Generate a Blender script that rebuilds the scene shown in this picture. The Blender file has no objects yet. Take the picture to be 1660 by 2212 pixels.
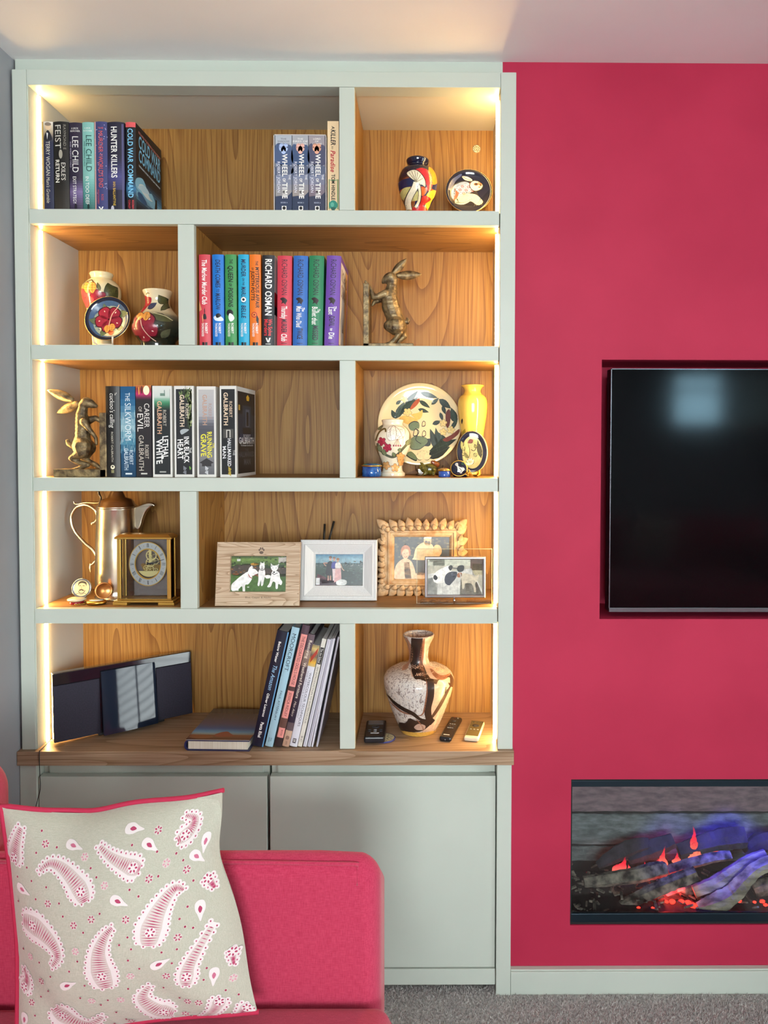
import bpy, bmesh, math, random
import numpy as np
from mathutils import Vector, Matrix
from mathutils.geometry import tessellate_polygon
random.seed(7)
SC = bpy.context.scene
COL = SC.collection
# ------------------------------------------------------------------ camera (f in pixels of the 1660x2212 frame)
F, PX, PY, DC = 1510.0, 936.0, 1004.0, 1.8
PIT, ROL, YAW = math.atan(1510.0 / 51000), 0.0022, 0.0075
cp_, sp_, cy_, sy_ = math.cos(PIT), math.sin(PIT), math.cos(YAW), math.sin(YAW)
RT = Vector((cy_, -sy_, 0)); FW = Vector((sy_ * cp_, cy_ * cp_, -sp_)); DN = Vector((-sy_ * sp_, -cy_ * sp_, -cp_))
EYE = Vector((0, -DC, 1.4529))
cam = bpy.data.objects.new('camera', bpy.data.cameras.new('camera'))
COL.objects.link(cam)
cr, sr = math.cos(ROL), math.sin(ROL)
cX, cY, cZ = RT * cr - DN * sr, -(RT * sr + DN * cr), -FW
cam.matrix_world = Matrix(((cX.x, cY.x, cZ.x, EYE.x), (cX.y, cY.y, cZ.y, EYE.y), (cX.z, cY.z, cZ.z, EYE.z), (0, 0, 0, 1)))
cam.data.sensor_fit = 'VERTICAL'; cam.data.sensor_height = 24.0
cam.data.lens = F / 2212 * 24.0
cam.data.shift_x = (830 - PX) / 2212; cam.data.shift_y = (PY - 1106) / 2212
cam.data.clip_start = 0.05
SC.camera = cam
# ------------------------------------------------------------------ world, daylight, exposure
W = bpy.data.worlds.new('world'); SC.world = W; W.use_nodes = True
W.node_tree.nodes['Background'].inputs[0].default_value = (0.5, 0.68, 0.72, 1)
W.node_tree.nodes['Background'].inputs[1].default_value = 1.0
def area(name, loc, rot, sx, sy, power, col):
    l = bpy.data.lights.new(name, 'AREA'); l.shape = 'RECTANGLE'; l.size = sx; l.size_y = sy; l.energy = power; l.color = col
    o = bpy.data.objects.new(name, l); COL.objects.link(o); o.location = loc; o.rotation_euler = rot
    return o
DAY_SIDE = area('daylight_side_window', (3.47, -2.7, 1.12), (0, math.radians(90), 0), 2.1, 2.4, 140, (0.93, 0.97, 1.0))
FILL_BACK = area('added_back_fill', (.1, -4.27, 1.5), (math.radians(90), 0, 0), 1.6, 1.25, 148, (0.93, 0.97, 1.0))  # invented window light behind the camera, added for frontal fill
DAY_HIGH = area('daylight_high_window', (2.34, -4.27, 1.84), (math.radians(90), 0, 0),   .44, .5, 11, (0.45, 0.78, 1.0))
SC.view_settings.view_transform = 'Standard'; SC.view_settings.look = 'None'
SC.view_settings.exposure = 0.27; SC.view_settings.gamma = 1.0; SC.view_settings.use_curve_mapping = False
SC.cycles.max_bounces = 8; SC.cycles.diffuse_bounces = 4; SC.cycles.glossy_bounces = 4; SC.cycles.transmission_bounces = 6
SC.cycles.transparent_max_bounces = 12; SC.cycles.caustics_reflective = False; SC.cycles.caustics_refractive = False
SC.cycles.sample_clamp_indirect = 4.0; SC.cycles.adaptive_threshold = 0.035; SC.cycles.use_light_tree = False
# ------------------------------------------------------------------ measuring helpers
def ray(px, py):
    x, y = px - PX, py - PY
    u = x * cr + y * sr; v = -x * sr + y * cr
    return RT * u + DN * v + FW * F
def at(px, py, Y=0.0):
    r = ray(px, py); t = (Y + DC) / r.y
    return (r.x * t, EYE.z + r.z * t)
def atz(px, py, Z):
    r = ray(px, py); t = (Z - EYE.z) / r.z
    return (r.x * t, r.y * t - DC)
def ppm(Y): return (Y + DC) / F          # metres per photo pixel at depth plane Y
# ------------------------------------------------------------------ materials
def lin(c):
    if isinstance(c, str):
        c = c.lstrip('#'); c = [int(c[i:i + 2], 16) / 255 for i in (0, 2, 4)]
    return tuple((v / 12.92 if v <= 0.04045 else ((v + 0.055) / 1.055) ** 2.4) for v in c[:3])
MATS = {}
def pmat(key, col='#808080', rough=0.5, metal=0.0, coat=0.0, spec=0.5, emit=None, estr=0.0, trans=0.0, ior=1.45, sheen=0.0):
    if key in MATS: return MATS[key]
    m = bpy.data.materials.new(key); m.use_nodes = True
    b = m.node_tree.nodes['Principled BSDF']
    b.inputs['Base Color'].default_value = (*lin(col), 1); b.inputs['Roughness'].default_value = rough
    b.inputs['Metallic'].default_value = metal; b.inputs['Coat Weight'].default_value = coat
    b.inputs['Coat Roughness'].default_value = 0.05
    b.inputs['Specular IOR Level'].default_value = spec; b.inputs['IOR'].default_value = ior
    b.inputs['Transmission Weight'].default_value = trans; b.inputs['Sheen Weight'].default_value = sheen
    if emit:
        b.inputs['Emission Color'].default_value = (*lin(emit), 1); b.inputs['Emission Strength'].default_value = estr
    MATS[key] = m
    return m
def nodes_of(m):
    nt = m.node_tree
    return nt, nt.nodes, nt.links, nt.nodes['Principled BSDF']
def add_mottle(m, col_a, col_b, scale=6.0, detail=4.0, stretch=(1, 1, 1), bump=0.0, bscale=200.0, lo=0.35, hi=0.65):
    nt, N, L, b = nodes_of(m)
    tc = N.new('ShaderNodeTexCoord'); mp = N.new('ShaderNodeMapping'); mp.inputs['Scale'].default_value = stretch
    L.new(tc.outputs['Object'], mp.inputs['Vector'])
    n = N.new('ShaderNodeTexNoise'); n.inputs['Scale'].default_value = scale; n.inputs['Detail'].default_value = detail
    L.new(mp.outputs['Vector'], n.inputs['Vector'])
    r = N.new('ShaderNodeValToRGB'); r.color_ramp.elements[0].position = lo; r.color_ramp.elements[1].position = hi
    r.color_ramp.elements[0].color = (*lin(col_a), 1); r.color_ramp.elements[1].color = (*lin(col_b), 1)
    L.new(n.outputs['Fac'], r.inputs['Fac']); L.new(r.outputs['Color'], b.inputs['Base Color'])
    if bump:
        n2 = N.new('ShaderNodeTexNoise'); n2.inputs['Scale'].default_value = bscale; n2.inputs['Detail'].default_value = 3
        L.new(mp.outputs['Vector'], n2.inputs['Vector'])
        bp = N.new('ShaderNodeBump'); bp.inputs['Strength'].default_value = bump; bp.inputs['Distance'].default_value = 0.002
        L.new(n2.outputs['Fac'], bp.inputs['Height']); L.new(bp.outputs['Normal'], b.inputs['Normal'])
    return m
def oak(key, axis, base='#B98A50', dark='#8E6230', light='#CFA468', rough=0.45, scale=1.0, seed=0.0):
    """veneer with cathedral figure: contour rings of a stretched noise + fine fibres; axis = grain direction"""
    if key in MATS: return MATS[key]
    m = pmat(key, base, rough, spec=0.35)
    nt, N, L, b = nodes_of(m)
    tc = N.new('ShaderNodeTexCoord')
    st = {'z': (1, 1, 0.10), 'x': (0.10, 1, 1), 'y': (1, .1, 1)}[axis]
    mp = N.new('ShaderNodeMapping'); mp.inputs['Scale'].default_value = [s * scale for s in st]; mp.inputs['Location'].default_value = (seed, seed * .7, seed * 1.3)
    L.new(tc.outputs['Object'], mp.inputs['Vector'])
    n = N.new('ShaderNodeTexNoise'); n.inputs['Scale'].default_value = 5.5; n.inputs['Detail'].default_value = 1.5; n.inputs['Roughness'].default_value = 0.45
    L.new(mp.outputs['Vector'], n.inputs['Vector'])
    mu = N.new('ShaderNodeMath'); mu.operation = 'MULTIPLY'; mu.inputs[1].default_value = 30.0
    L.new(n.outputs['Fac'], mu.inputs[0])
    fr = N.new('ShaderNodeMath'); fr.operation = 'FRACT'; L.new(mu.outputs[0], fr.inputs[0])
    rr = N.new('ShaderNodeValToRGB'); cr_ = rr.color_ramp
    cr_.elements[0].position = 0.0; cr_.elements[0].color = (1, 1, 1, 1)
    cr_.elements[1].position = 1.0; cr_.elements[1].color = (.0, .0, .0, 1)
    e = cr_.elements.new(0.72); e.color = (.72, .72, .72, 1)
    L.new(fr.outputs[0], rr.inputs['Fac'])
    mp2 = N.new('ShaderNodeMapping')
    s2 = {'z': (1, 1, 0.02), 'x': (0.02, 1, 1), 'y': (1, .02, 1)}[axis]; mp2.inputs['Scale'].default_value = s2
    L.new(tc.outputs['Object'], mp2.inputs['Vector'])
    n2 = N.new('ShaderNodeTexNoise'); n2.inputs['Scale'].default_value = 260; n2.inputs['Detail'].default_value = 3
    L.new(mp2.outputs['Vector'], n2.inputs['Vector'])
    mx = N.new('ShaderNodeMix'); mx.data_type = 'RGBA'; L.new(rr.outputs['Color'], mx.inputs['Factor'])
    mx.inputs['A'].default_value = (*lin(dark), 1); mx.inputs['B'].default_value = (*lin(light), 1)
    mx2 = N.new('ShaderNodeMix'); mx2.data_type = 'RGBA'; mx2.blend_type = 'MULTIPLY'; mx2.inputs['Factor'].default_value = 0.55
    r3 = N.new('ShaderNodeValToRGB'); r3.color_ramp.elements[0].position = .3; r3.color_ramp.elements[1].position = .6
    r3.color_ramp.elements[0].color = (*lin('#B08A60'), 1); r3.color_ramp.elements[1].color = (1, 1, 1, 1)
    L.new(n2.outputs['Fac'], r3.inputs['Fac'])
    L.new(mx.outputs['Result'], mx2.inputs['A']); L.new(r3.outputs['Color'], mx2.inputs['B'])
    L.new(mx2.outputs['Result'], b.inputs['Base Color'])
    bp = N.new('ShaderNodeBump'); bp.inputs['Strength'].default_value = 0.12; bp.inputs['Distance'].default_value = 0.0008
    L.new(n2.outputs['Fac'], bp.inputs['Height']); L.new(bp.outputs['Normal'], b.inputs['Normal'])
    return m
def fabric(key, col_a, col_b, scale=900.0, bump=0.35):
    if key in MATS: return MATS[key]
    m = pmat(key, col_a, 0.9, spec=0.15, sheen=0.25)
    nt, N, L, b = nodes_of(m)
    tc = N.new('ShaderNodeTexCoord')
    outs = []
    for ax, s in (('x', (0.12, 1, 1)), ('z', (1, 1, 0.12))):
        mp = N.new('ShaderNodeMapping'); mp.inputs['Scale'].default_value = s
        L.new(tc.outputs['Object'], mp.inputs['Vector'])
        n = N.new('ShaderNodeTexNoise'); n.inputs['Scale'].default_value = scale * .7; n.inputs['Detail'].default_value = 3
        L.new(mp.outputs['Vector'], n.inputs['Vector']); outs.append(n)
    ad = N.new('ShaderNodeMath'); ad.operation = 'ADD'; L.new(outs[0].outputs['Fac'], ad.inputs[0]); L.new(outs[1].outputs['Fac'], ad.inputs[1])
    hv = N.new('ShaderNodeMath'); hv.operation = 'MULTIPLY'; hv.inputs[1].default_value = .5; L.new(ad.outputs[0], hv.inputs[0])
    r = N.new('ShaderNodeValToRGB'); r.color_ramp.elements[0].position = .38; r.color_ramp.elements[1].position = .64
    r.color_ramp.elements[0].color = (*lin(col_a), 1); r.color_ramp.elements[1].color = (*lin(col_b), 1)
    L.new(hv.outputs[0], r.inputs['Fac']); L.new(r.outputs['Color'], b.inputs['Base Color'])
    bp = N.new('ShaderNodeBump'); bp.inputs['Strength'].default_value = bump; bp.inputs['Distance'].default_value = 0.001
    L.new(hv.outputs[0], bp.inputs['Height']); L.new(bp.outputs['Normal'], b.inputs['Normal'])
    return m
def printmat(key, rough=0.35, coat=0.0, mottle=0.0):
    """flat print: colour from the mesh's own colour layer"""
    if key in MATS: return MATS[key]
    m = pmat(key, '#ffffff', rough, coat=coat)
    nt, N, L, b = nodes_of(m)
    a = N.new('ShaderNodeAttribute'); a.attribute_name = 'Col'
    if mottle:
        tc = N.new('ShaderNodeTexCoord'); n = N.new('ShaderNodeTexNoise'); n.inputs['Scale'].default_value = 120; n.inputs['Detail'].default_value = 3
        L.new(tc.outputs['Object'], n.inputs['Vector'])
        mr = N.new('ShaderNodeMapRange'); mr.inputs[3].default_value = 1 - mottle; mr.inputs[4].default_value = 1 + mottle; mr.inputs[1].default_value = .3; mr.inputs[2].default_value = .7
        L.new(n.outputs['Fac'], mr.inputs[0])
        mx = N.new('ShaderNodeMix'); mx.data_type = 'RGBA'; mx.blend_type = 'MULTIPLY'; mx.inputs['Factor'].default_value = 1
        L.new(a.outputs['Color'], mx.inputs['A']); L.new(mr.outputs[0], mx.inputs['B']); L.new(mx.outputs['Result'], b.inputs['Base Color'])
    else:
        L.new(a.outputs['Color'], b.inputs['Base Color'])
    return m
# ------------------------------------------------------------------ object helpers
def tag(o, label=None, cat=None, group=None, kind=None):
    if label: o['label'] = label
    if cat: o['category'] = cat
    if group: o['group'] = group
    if kind: o['kind'] = kind
    return o
def thing(name, label, cat, loc=(0, 0, 0), rot=(0, 0, 0), group=None):
    o = bpy.data.objects.new(name, None); COL.objects.link(o); o.empty_display_size = .02
    o.location = loc; o.rotation_euler = rot
    return tag(o, label, cat, group)
class MB:
    """collects shapes; build() links them as ONE mesh object"""
    def __init__(s): s.v = []; s.f = []; s.sm = []
    def add(s, verts, faces, smooth=False):
        k = len(s.v); s.v.extend([tuple(p) for p in verts]); s.f.extend([tuple(i + k for i in f) for f in faces]); s.sm.extend([smooth] * len(faces))
        return s
    def box(s, x0, x1, y0, y1, z0, z1):
        v = [(x, y, z) for x in (x0, x1) for y in (y0, y1) for z in (z0, z1)]
        return s.add(v, [(0, 1, 3, 2), (4, 6, 7, 5), (0, 4, 5, 1), (2, 3, 7, 6), (0, 2, 6, 4), (1, 5, 7, 3)])
    def prism(s, poly, t0, t1, axis='y', smooth=False):
        """poly in the other two axes, extruded along axis from t0 to t1"""
        def P(a, b, t): return {'y': (a, t, b), 'x': (t, a, b), 'z': (a, b, t)}[axis]
        n = len(poly); v = [P(a, b, t0) for a, b in poly] + [P(a, b, t1) for a, b in poly]
        tr = tessellate_polygon([[Vector((a, b, 0)) for a, b in poly]])
        f = [tuple(t) for t in tr] + [tuple(i + n for i in reversed(t)) for t in tr]
        s.add(v, f); k = len(s.v) - 2 * n
        for i in range(n):
            j = (i + 1) % n; s.f.append((k + i, k + j, k + n + j, k + n + i)); s.sm.append(smooth)
        return s
    def lathe(s, prof, seg=40, cx=0, cy=0, smooth=True, sx=1, sy=1):
        n = len(prof); v = []; f = []
        for r, z in prof:
            for i in range(seg):
                a = 2 * math.pi * i / seg; v.append((cx + sx * r * math.cos(a), cy + sy * r * math.sin(a), z))
        for k in range(n - 1):
            for i in range(seg):
                j = (i + 1) % seg; f.append((k * seg + i, k * seg + j, (k + 1) * seg + j, (k + 1) * seg + i))
        s.add(v, f, smooth)
        for k, rev in ((0, True), (n - 1, False)):
            if prof[k][0] > 1e-6:
                ring = [len(s.v) - n * seg + k * seg + i for i in range(seg)]
                s.f.append(tuple(reversed(ring)) if rev else tuple(ring)); s.sm.append(False)
        return s
    def tube(s, pts, rad, seg=8, closed=False, cap=True):
        pts = [Vector(p) for p in pts]; n = len(pts)
        rs = rad if isinstance(rad, (list, tuple)) else [rad] * n
        k0 = len(s.v); up = None
        for i, p in enumerate(pts):
            a = pts[(i + 1) % n] if closed or i < n - 1 else p
            b = pts[i - 1] if closed or i > 0 else p
            t = (a - b).normalized()
            if up is None: up = Vector((0, 0, 1)) if abs(t.z) < .9 else Vector((0, 1, 0))
            sd = t.cross(up).normalized(); up = sd.cross(t).normalized()
            for q in range(seg):
                an = 2 * math.pi * q / seg; s.v.append(tuple(p + (sd * math.cos(an) + up * math.sin(an)) * rs[i]))
        for i in range(n if closed else n - 1):
            j = (i + 1) % n
            for q in range(seg):
                w = (q + 1) % seg; s.f.append((k0 + i * seg + q, k0 + j * seg + q, k0 + j * seg + w, k0 + i * seg + w)); s.sm.append(True)
        if cap and not closed:
            s.f.append(tuple(k0 + q for q in range(seg))); s.sm.append(False)
            s.f.append(tuple(k0 + (n - 1) * seg + q for q in reversed(range(seg)))); s.sm.append(False)
        return s
    def ball(s, c, rx, ry=None, rz=None, seg=14, rings=9):
        ry = ry or rx; rz = rz or rx
        v = [(c[0], c[1], c[2] - rz)]
        for k in range(1, rings):
            a = math.pi * k / rings
            for i in range(seg):
                b = 2 * math.pi * i / seg; v.append((c[0] + rx * math.sin(a) * math.cos(b), c[1] + ry * math.sin(a) * math.sin(b), c[2] - rz * math.cos(a)))
        v.append((c[0], c[1], c[2] + rz)); f = []
        for i in range(seg):
            j = (i + 1) % seg; f.append((0, 1 + j, 1 + i)); f.append((len(v) - 1, 1 + (rings - 2) * seg + i, 1 + (rings - 2) * seg + j))
            for k in range(rings - 2): f.append((1 + k * seg + i, 1 + k * seg + j, 1 + (k + 1) * seg + j, 1 + (k + 1) * seg + i))
        return s.add(v, f, True)
    def move(s, k, M):
        for i in range(k, len(s.v)): s.v[i] = tuple(M @ Vector(s.v[i]))
        return s
    def build(s, name, mat, parent=None, bevel=0.0, seg=2, off=None, smooth=None):
        me = bpy.data.meshes.new(name)
        vv = s.v if off is None else [(a - off[0], b - off[1], c - off[2]) for a, b, c in s.v]
        me.from_pydata(vv, [], s.f); me.polygons.foreach_set('use_smooth', s.sm if smooth is None else [smooth] * len(s.f))
        bm = bmesh.new(); bm.from_mesh(me)
        bmesh.ops.recalc_face_normals(bm, faces=bm.faces)
        if bevel:
            ed = [e for e in bm.edges if len(e.link_faces) == 2 and e.calc_face_angle(0) > .5]
            bmesh.ops.bevel(bm, geom=ed, offset=bevel, segments=seg, affect='EDGES', profile=.5)
        bm.to_mesh(me); bm.free()
        me.materials.append(mat)
        o = bpy.data.objects.new(name, me); COL.objects.link(o)
        if parent: o.parent = parent
        return o
def struct(o): return tag(o, kind='structure')
def evaluated(me, mods):
    """apply modifiers to a mesh and return the new mesh"""
    o = bpy.data.objects.new('tmp', me); COL.objects.link(o)
    for ty, kw in mods:
        md = o.modifiers.new('m', ty)
        for k, v in kw.items(): setattr(md, k, v)
    bpy.context.view_layer.update()
    dg = bpy.context.evaluated_depsgraph_get()
    r = bpy.data.meshes.new_from_object(o.evaluated_get(dg))
    bpy.data.objects.remove(o)
    return r
def organic(name, chains, voxel, mat, parent, smooth=3):
    """one continuous surface grown from chains of (x,y,z,r) and merged"""
    mb = MB()
    for ch in chains:
        if len(ch) == 1:
            x, y, z, r = ch[0][:4]; mb.ball((x, y, z), r, *(ch[0][4:6] if len(ch[0]) > 4 else ())); continue
        P = []
        for a, b in zip(ch, ch[1:]):
            n = max(2, int((Vector(a[:3]) - Vector(b[:3])).length / (min(a[3], b[3]) * .5)))
            P += [tuple(a[i] + (b[i] - a[i]) * t / n for i in range(4)) for t in range(n)]
        P.append(ch[-1])
        for p in P: mb.ball(p[:3], p[3], seg=10, rings=6)
    me = bpy.data.meshes.new(name); me.from_pydata(mb.v, [], mb.f)
    r = evaluated(me, [('REMESH', dict(mode='VOXEL', voxel_size=voxel, use_smooth_shade=True)), ('SMOOTH', dict(factor=.5, iterations=smooth))])
    bpy.data.meshes.remove(me)
    r.name = name; r.polygons.foreach_set('use_smooth', [True] * len(r.polygons))
    r.materials.clear(); r.materials.append(mat)
    o = bpy.data.objects.new(name, r); COL.objects.link(o)
    if parent: o.parent = parent
    return o
# ------------------------------------------------------------------ lettering: every glyph of the built-in font, cached once
CHARS = "ABCDEFGHIJKLMNOPQRSTUVWXYZabcdefghijklmnopqrstuvwxyz0123456789&'.,-:|!"
GL = {}
def make_glyphs():
    tmp = []
    for off in (0.0, 0.022):
        for ch in CHARS:
            pair = []
            for body in (ch, '|' + ch + '|'):
                cu = bpy.data.curves.new('g', 'FONT'); cu.body = body; cu.size = 1; cu.resolution_u = 3; cu.offset = off
                o = bpy.data.objects.new('g', cu); COL.objects.link(o); pair.append(o)
            tmp.append((ch, off, pair))
    cu = bpy.data.curves.new('g', 'FONT'); cu.body = '||'; cu.size = 1
    o2 = bpy.data.objects.new('g', cu); COL.objects.link(o2)
    bpy.context.view_layer.update(); dg = bpy.context.evaluated_depsgraph_get()
    def geo(o):
        e = o.evaluated_get(dg); me = e.to_mesh(); me.calc_loop_triangles()
        v = [(p.co.x, p.co.y) for p in me.vertices]; t = [tuple(q.vertices) for q in me.loop_triangles]
        e.to_mesh_clear(); return v, t
    wid = lambda v: (max(p[0] for p in v) - min(p[0] for p in v)) if v else 0
    w0 = wid(geo(o2)[0])
    for ch, off, (a, b) in tmp:
        v, t = geo(a); GL[(ch, off > 0)] = (v, t, wid(geo(b)[0]) - w0 - (2 * off if off else 0) + (0.03 if off else 0))
    for ch, off, pr in tmp:
        for o in pr: bpy.data.objects.remove(o)
    bpy.data.objects.remove(o2)
    for b in (False, True): GL[(' ', b)] = ([], [], 0.28)
make_glyphs()
CAP = max(p[1] for p in GL[('H', False)][0])
def catmull(pts, n=6, closed=True):
    out = []; m = len(pts)
    for i in range(m if closed else m - 1):
        g = lambda k: pts[k % m] if closed else pts[min(max(k, 0), m - 1)]
        p0, p1, p2, p3 = g(i - 1), g(i), g(i + 1), g(i + 2)
        for k in range(n):
            t = k / n
            out.append(tuple(.5 * ((2 * b) + (-a + c) * t + (2 * a - 5 * b + 4 * c - d) * t * t + (-a + 3 * b - 3 * c + d) * t ** 3) for a, b, c, d in zip(p0, p1, p2, p3)))
    if not closed: out.append(tuple(pts[-1]))
    return out
class Art:
    """flat print as coloured polygons in its own plane; tf maps drawing coordinates to local metres (u right, v up)"""
    def __init__(s, tf=lambda x, y: (x, y)): s.tf = tf; s.t = []; s.L = 0
    def tri(s, pts, tris, c):
        c = lin(c)
        for t in tris: s.t.append((tuple(pts[i] for i in t), c, s.L))
    def poly(s, pts, c):
        q = [s.tf(*p) for p in pts]
        s.tri(q, tessellate_polygon([[Vector((a, b, 0)) for a, b in q]]), c); return s
    def rect(s, x0, y0, x1, y1, c): return s.poly([(x0, y0), (x1, y0), (x1, y1), (x0, y1)], c)
    def blob(s, pts, c, n=5): return s.poly(catmull(pts, n), c)
    def ell(s, cx, cy, rx, ry, c, n=20, rot=0):
        cr, sr = math.cos(rot), math.sin(rot)
        return s.poly([(cx + rx * math.cos(a) * cr - ry * math.sin(a) * sr, cy + rx * math.cos(a) * sr + ry * math.sin(a) * cr) for a in (2 * math.pi * i / n for i in range(n))], c)
    def ring(s, cx, cy, rx, ry, w, c, n=32):
        p = []
        for i in range(n + 1):
            a = 2 * math.pi * i / n; p.append((cx + rx * math.cos(a), cy + ry * math.sin(a)))
        return s.stroke(p, w, c)
    def stroke(s, pts, w, c, taper=False, smooth=0):
        if smooth: pts = catmull(pts, smooth, False)
        n = len(pts); A = []; B = []
        for i, p in enumerate(pts):
            a = pts[min(i + 1, n - 1)]; b = pts[max(i - 1, 0)]
            dx, dy = a[0] - b[0], a[1] - b[1]; l = math.hypot(dx, dy) or 1
            k = w / 2 * ((1 - abs(2 * i / (n - 1) - 1) ** 2 * .9) if taper and n > 1 else 1)
            A.append(s.tf(p[0] - dy / l * k, p[1] + dx / l * k)); B.append(s.tf(p[0] + dy / l * k, p[1] - dx / l * k))
        q = A + B
        s.tri(q, [t for i in range(n - 1) for t in ((i, i + 1, n + i + 1), (i, n + i + 1, n + i))], c); return s
    def grad(s, x0, y0, x1, y1, stops, n=14):
        """stops (t, colour) along y0 -> y1"""
        for i in range(n):
            t = (i + .5) / n
            for (a, ca), (b, cb) in zip(stops, stops[1:]):
                if a <= t <= b:
                    k = (t - a) / (b - a or 1); A = [int(ca[j:j + 2], 16) for j in (1, 3, 5)]; B = [int(cb[j:j + 2], 16) for j in (1, 3, 5)]
                    s.rect(x0, y0 + (y1 - y0) * i / n, x1, y0 + (y1 - y0) * (i + 1) / n, [(p + (q - p) * k) / 255 for p, q in zip(A, B)]); break
        return s
    def text(s, body, p0, p1, h, c, bold=False, shear=0.0):
        """runs from p0 to p1 on the baseline (drawing coords); h = cap height in metres"""
        a, b = Vector(s.tf(*p0)), Vector(s.tf(*p1)); d = b - a; ln = d.length; d.normalize(); up = Vector((-d.y, d.x))
        x = 0; gl = []
        for ch in body:
            g = GL.get((ch, bold)) or GL[('-', bold)]; gl.append((x, g)); x += g[2]
        sx, sy = ln / max(x, .1), h / CAP
        for gx, (v, t, w) in gl:
            q = [tuple(a + d * ((p[0] + gx + shear * p[1]) * sx) + up * (p[1] * sy)) for p in v]
            s.tri(q, t, c)
        return s
    def emit(s, name, parent, mapf, mat, maxlen=None, eps=3e-5):
        V = []; Fc = []; C = []
        for tri, c, L in s.t:
            todo = [tri]
            while todo:
                t = todo.pop()
                if maxlen:
                    e = [(Vector(t[i]) - Vector(t[(i + 1) % 3])).length for i in range(3)]; k = e.index(max(e))
                    if e[k] > maxlen:
                        a, b, o = t[k], t[(k + 1) % 3], t[(k + 2) % 3]; m = ((a[0] + b[0]) / 2, (a[1] + b[1]) / 2)
                        todo += [(a, m, o), (m, b, o)]; continue
                n = len(V); V += [mapf(p[0], p[1], (L + 1) * eps) for p in t]; Fc.append((n, n + 1, n + 2)); C += [(*c, 1)] * 3
        me = bpy.data.meshes.new(name); me.from_pydata(V, [], Fc)
        ca = me.color_attributes.new('Col', 'FLOAT_COLOR', 'CORNER'); ca.data.foreach_set('color', np.array(C, dtype=np.float32).ravel())
        me.materials.append(mat)
        o = bpy.data.objects.new(name, me); COL.objects.link(o); o.parent = parent
        return o
PRINT = printmat('printed_cover', 0.4); PRINTG = printmat('printed_gloss', 0.22, 0.3); GLAZE = printmat('painted_glaze', 0.28, 0.2, 0.12); PHOTO = printmat('photo_paper', 0.3, 0.0, 0.22)
# ================================================================== the room
XL, XR, YB, ZT = -1.06, 3.4, -4.2, 2.431
YW = 0.018                                     # face of the red chimney-breast wall
paint = pmat('sage_paint', '#C0C7BC', 0.42, spec=0.4); add_mottle(paint, '#BDC5BA', '#C4CBC0', 2.5)
redwall = pmat('crimson_wall_paint', '#B52A4A', 0.6, spec=0.3); add_mottle(redwall, '#AA2443', '#B52B4A', 3.0, bump=.05, bscale=140)
greywall = pmat('blue_grey_wall_paint', '#96989C', 0.7, spec=0.25); add_mottle(greywall, '#919498', '#9B9DA1', 3.0, bump=.04, bscale=120)
ceilp = pmat('ceiling_paint', '#EFEDEC', 0.8, spec=0.2); add_mottle(ceilp, '#EBE9E8', '#F3F1F0', 2.0, bump=.05, bscale=90)
carpet = pmat('carpet', '#8F8A84', 0.95, spec=0.1, sheen=.3); add_mottle(carpet, '#938E8B', '#CBC6C1', 160, 4, bump=.9, bscale=500)
oakZ = oak('oak_veneer_upright', 'z', dark='#825A2C', light='#A67C42'); oakX = oak('oak_veneer_lengthwise', 'x', dark='#82603A', light='#A37C4E', seed=2.1); oakT = oak('oak_worktop', 'x', dark='#8F7458', light='#AD9278', seed=5.3, rough=.4)
struct(MB().box(XL - .05, XR + .05, YB - .05, .30, -.06, 0).build('floor', carpet))
struct(MB().box(XL - .12, XR + .12, YB - .12, .42, ZT, ZT + .08).build('ceiling', ceilp))
struct(MB().box(XL - .10, XL, YB - .1, .40, 0, ZT).build('wall_left', greywall))
# carpet pile near the bookcase, in view
def carpet_pile():
    rng = np.random.default_rng(3); n = 26000
    x = rng.uniform(-.16, 1.0, n); y = rng.uniform(-.36, .03, n); keep = ~((x > .18) & (y > -.002)); x, y = x[keep], y[keep]; n = len(x)
    h = rng.uniform(.004, .008, n); w = rng.uniform(.0012, .0022, n); a = rng.uniform(0, 6.28, n); lx = rng.normal(0, .0025, n); ly = rng.normal(0, .0025, n)
    V = np.zeros((n, 4, 3))
    for k in range(3):
        V[:, k, 0] = x + w * np.cos(a + k * 2.094); V[:, k, 1] = y + w * np.sin(a + k * 2.094); V[:, k, 2] = 0.0003
    V[:, 3, 0] = x + lx; V[:, 3, 1] = y + ly; V[:, 3, 2] = h
    b = np.arange(n)[:, None] * 4
    Fc = np.concatenate([b + [0, 1, 3], b + [1, 2, 3], b + [2, 0, 3]]).tolist()
    me = bpy.data.meshes.new('carpet_pile'); me.from_pydata(V.reshape(-1, 3).tolist(), [], Fc); me.materials.append(carpet)
    o = bpy.data.objects.new('carpet_pile', me); COL.objects.link(o); o.parent = bpy.data.objects['floor']; o['kind'] = 'stuff'
carpet_pile()
# red wall with the two openings (TV niche, fireplace), built from blocks round the openings
TV0, TV1, TVZ0, TVZ1 = .4515, 1.62, .995, 1.673
FP0, FP1, FPZ0, FPZ1 = .3805, 1.60, .175, .5685
x0 = .190
m = MB()
m.box(x0, FP0, YW, .42, 0, ZT)                                     # left of the fireplace opening
m.box(FP0, FP1, YW, .42, 0, FPZ0); m.box(FP0, FP1, YW, .42, FPZ1, TVZ0)
m.box(FP1, XR, YW, .42, 0, TVZ0)
m.box(FP0, TV0, YW, .42, TVZ0, TVZ1); m.box(TV1, XR, YW, .42, TVZ0, TVZ1)
m.box(FP0, XR, YW, .42, TVZ1, ZT)
m.box(TV0, TV1, .20, .42, TVZ0, TVZ1)                              # back of the niche
struct(m.build('wall_front', redwall))
struct(MB().box(XL - .1, x0, .275, .42, 0, ZT).build('wall_alcove', greywall))
bb = MB().box(.2215, XR, .001, YW, 0, .0615); bb.box(.2215, XR, .004, YW, .0615, .066)
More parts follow.
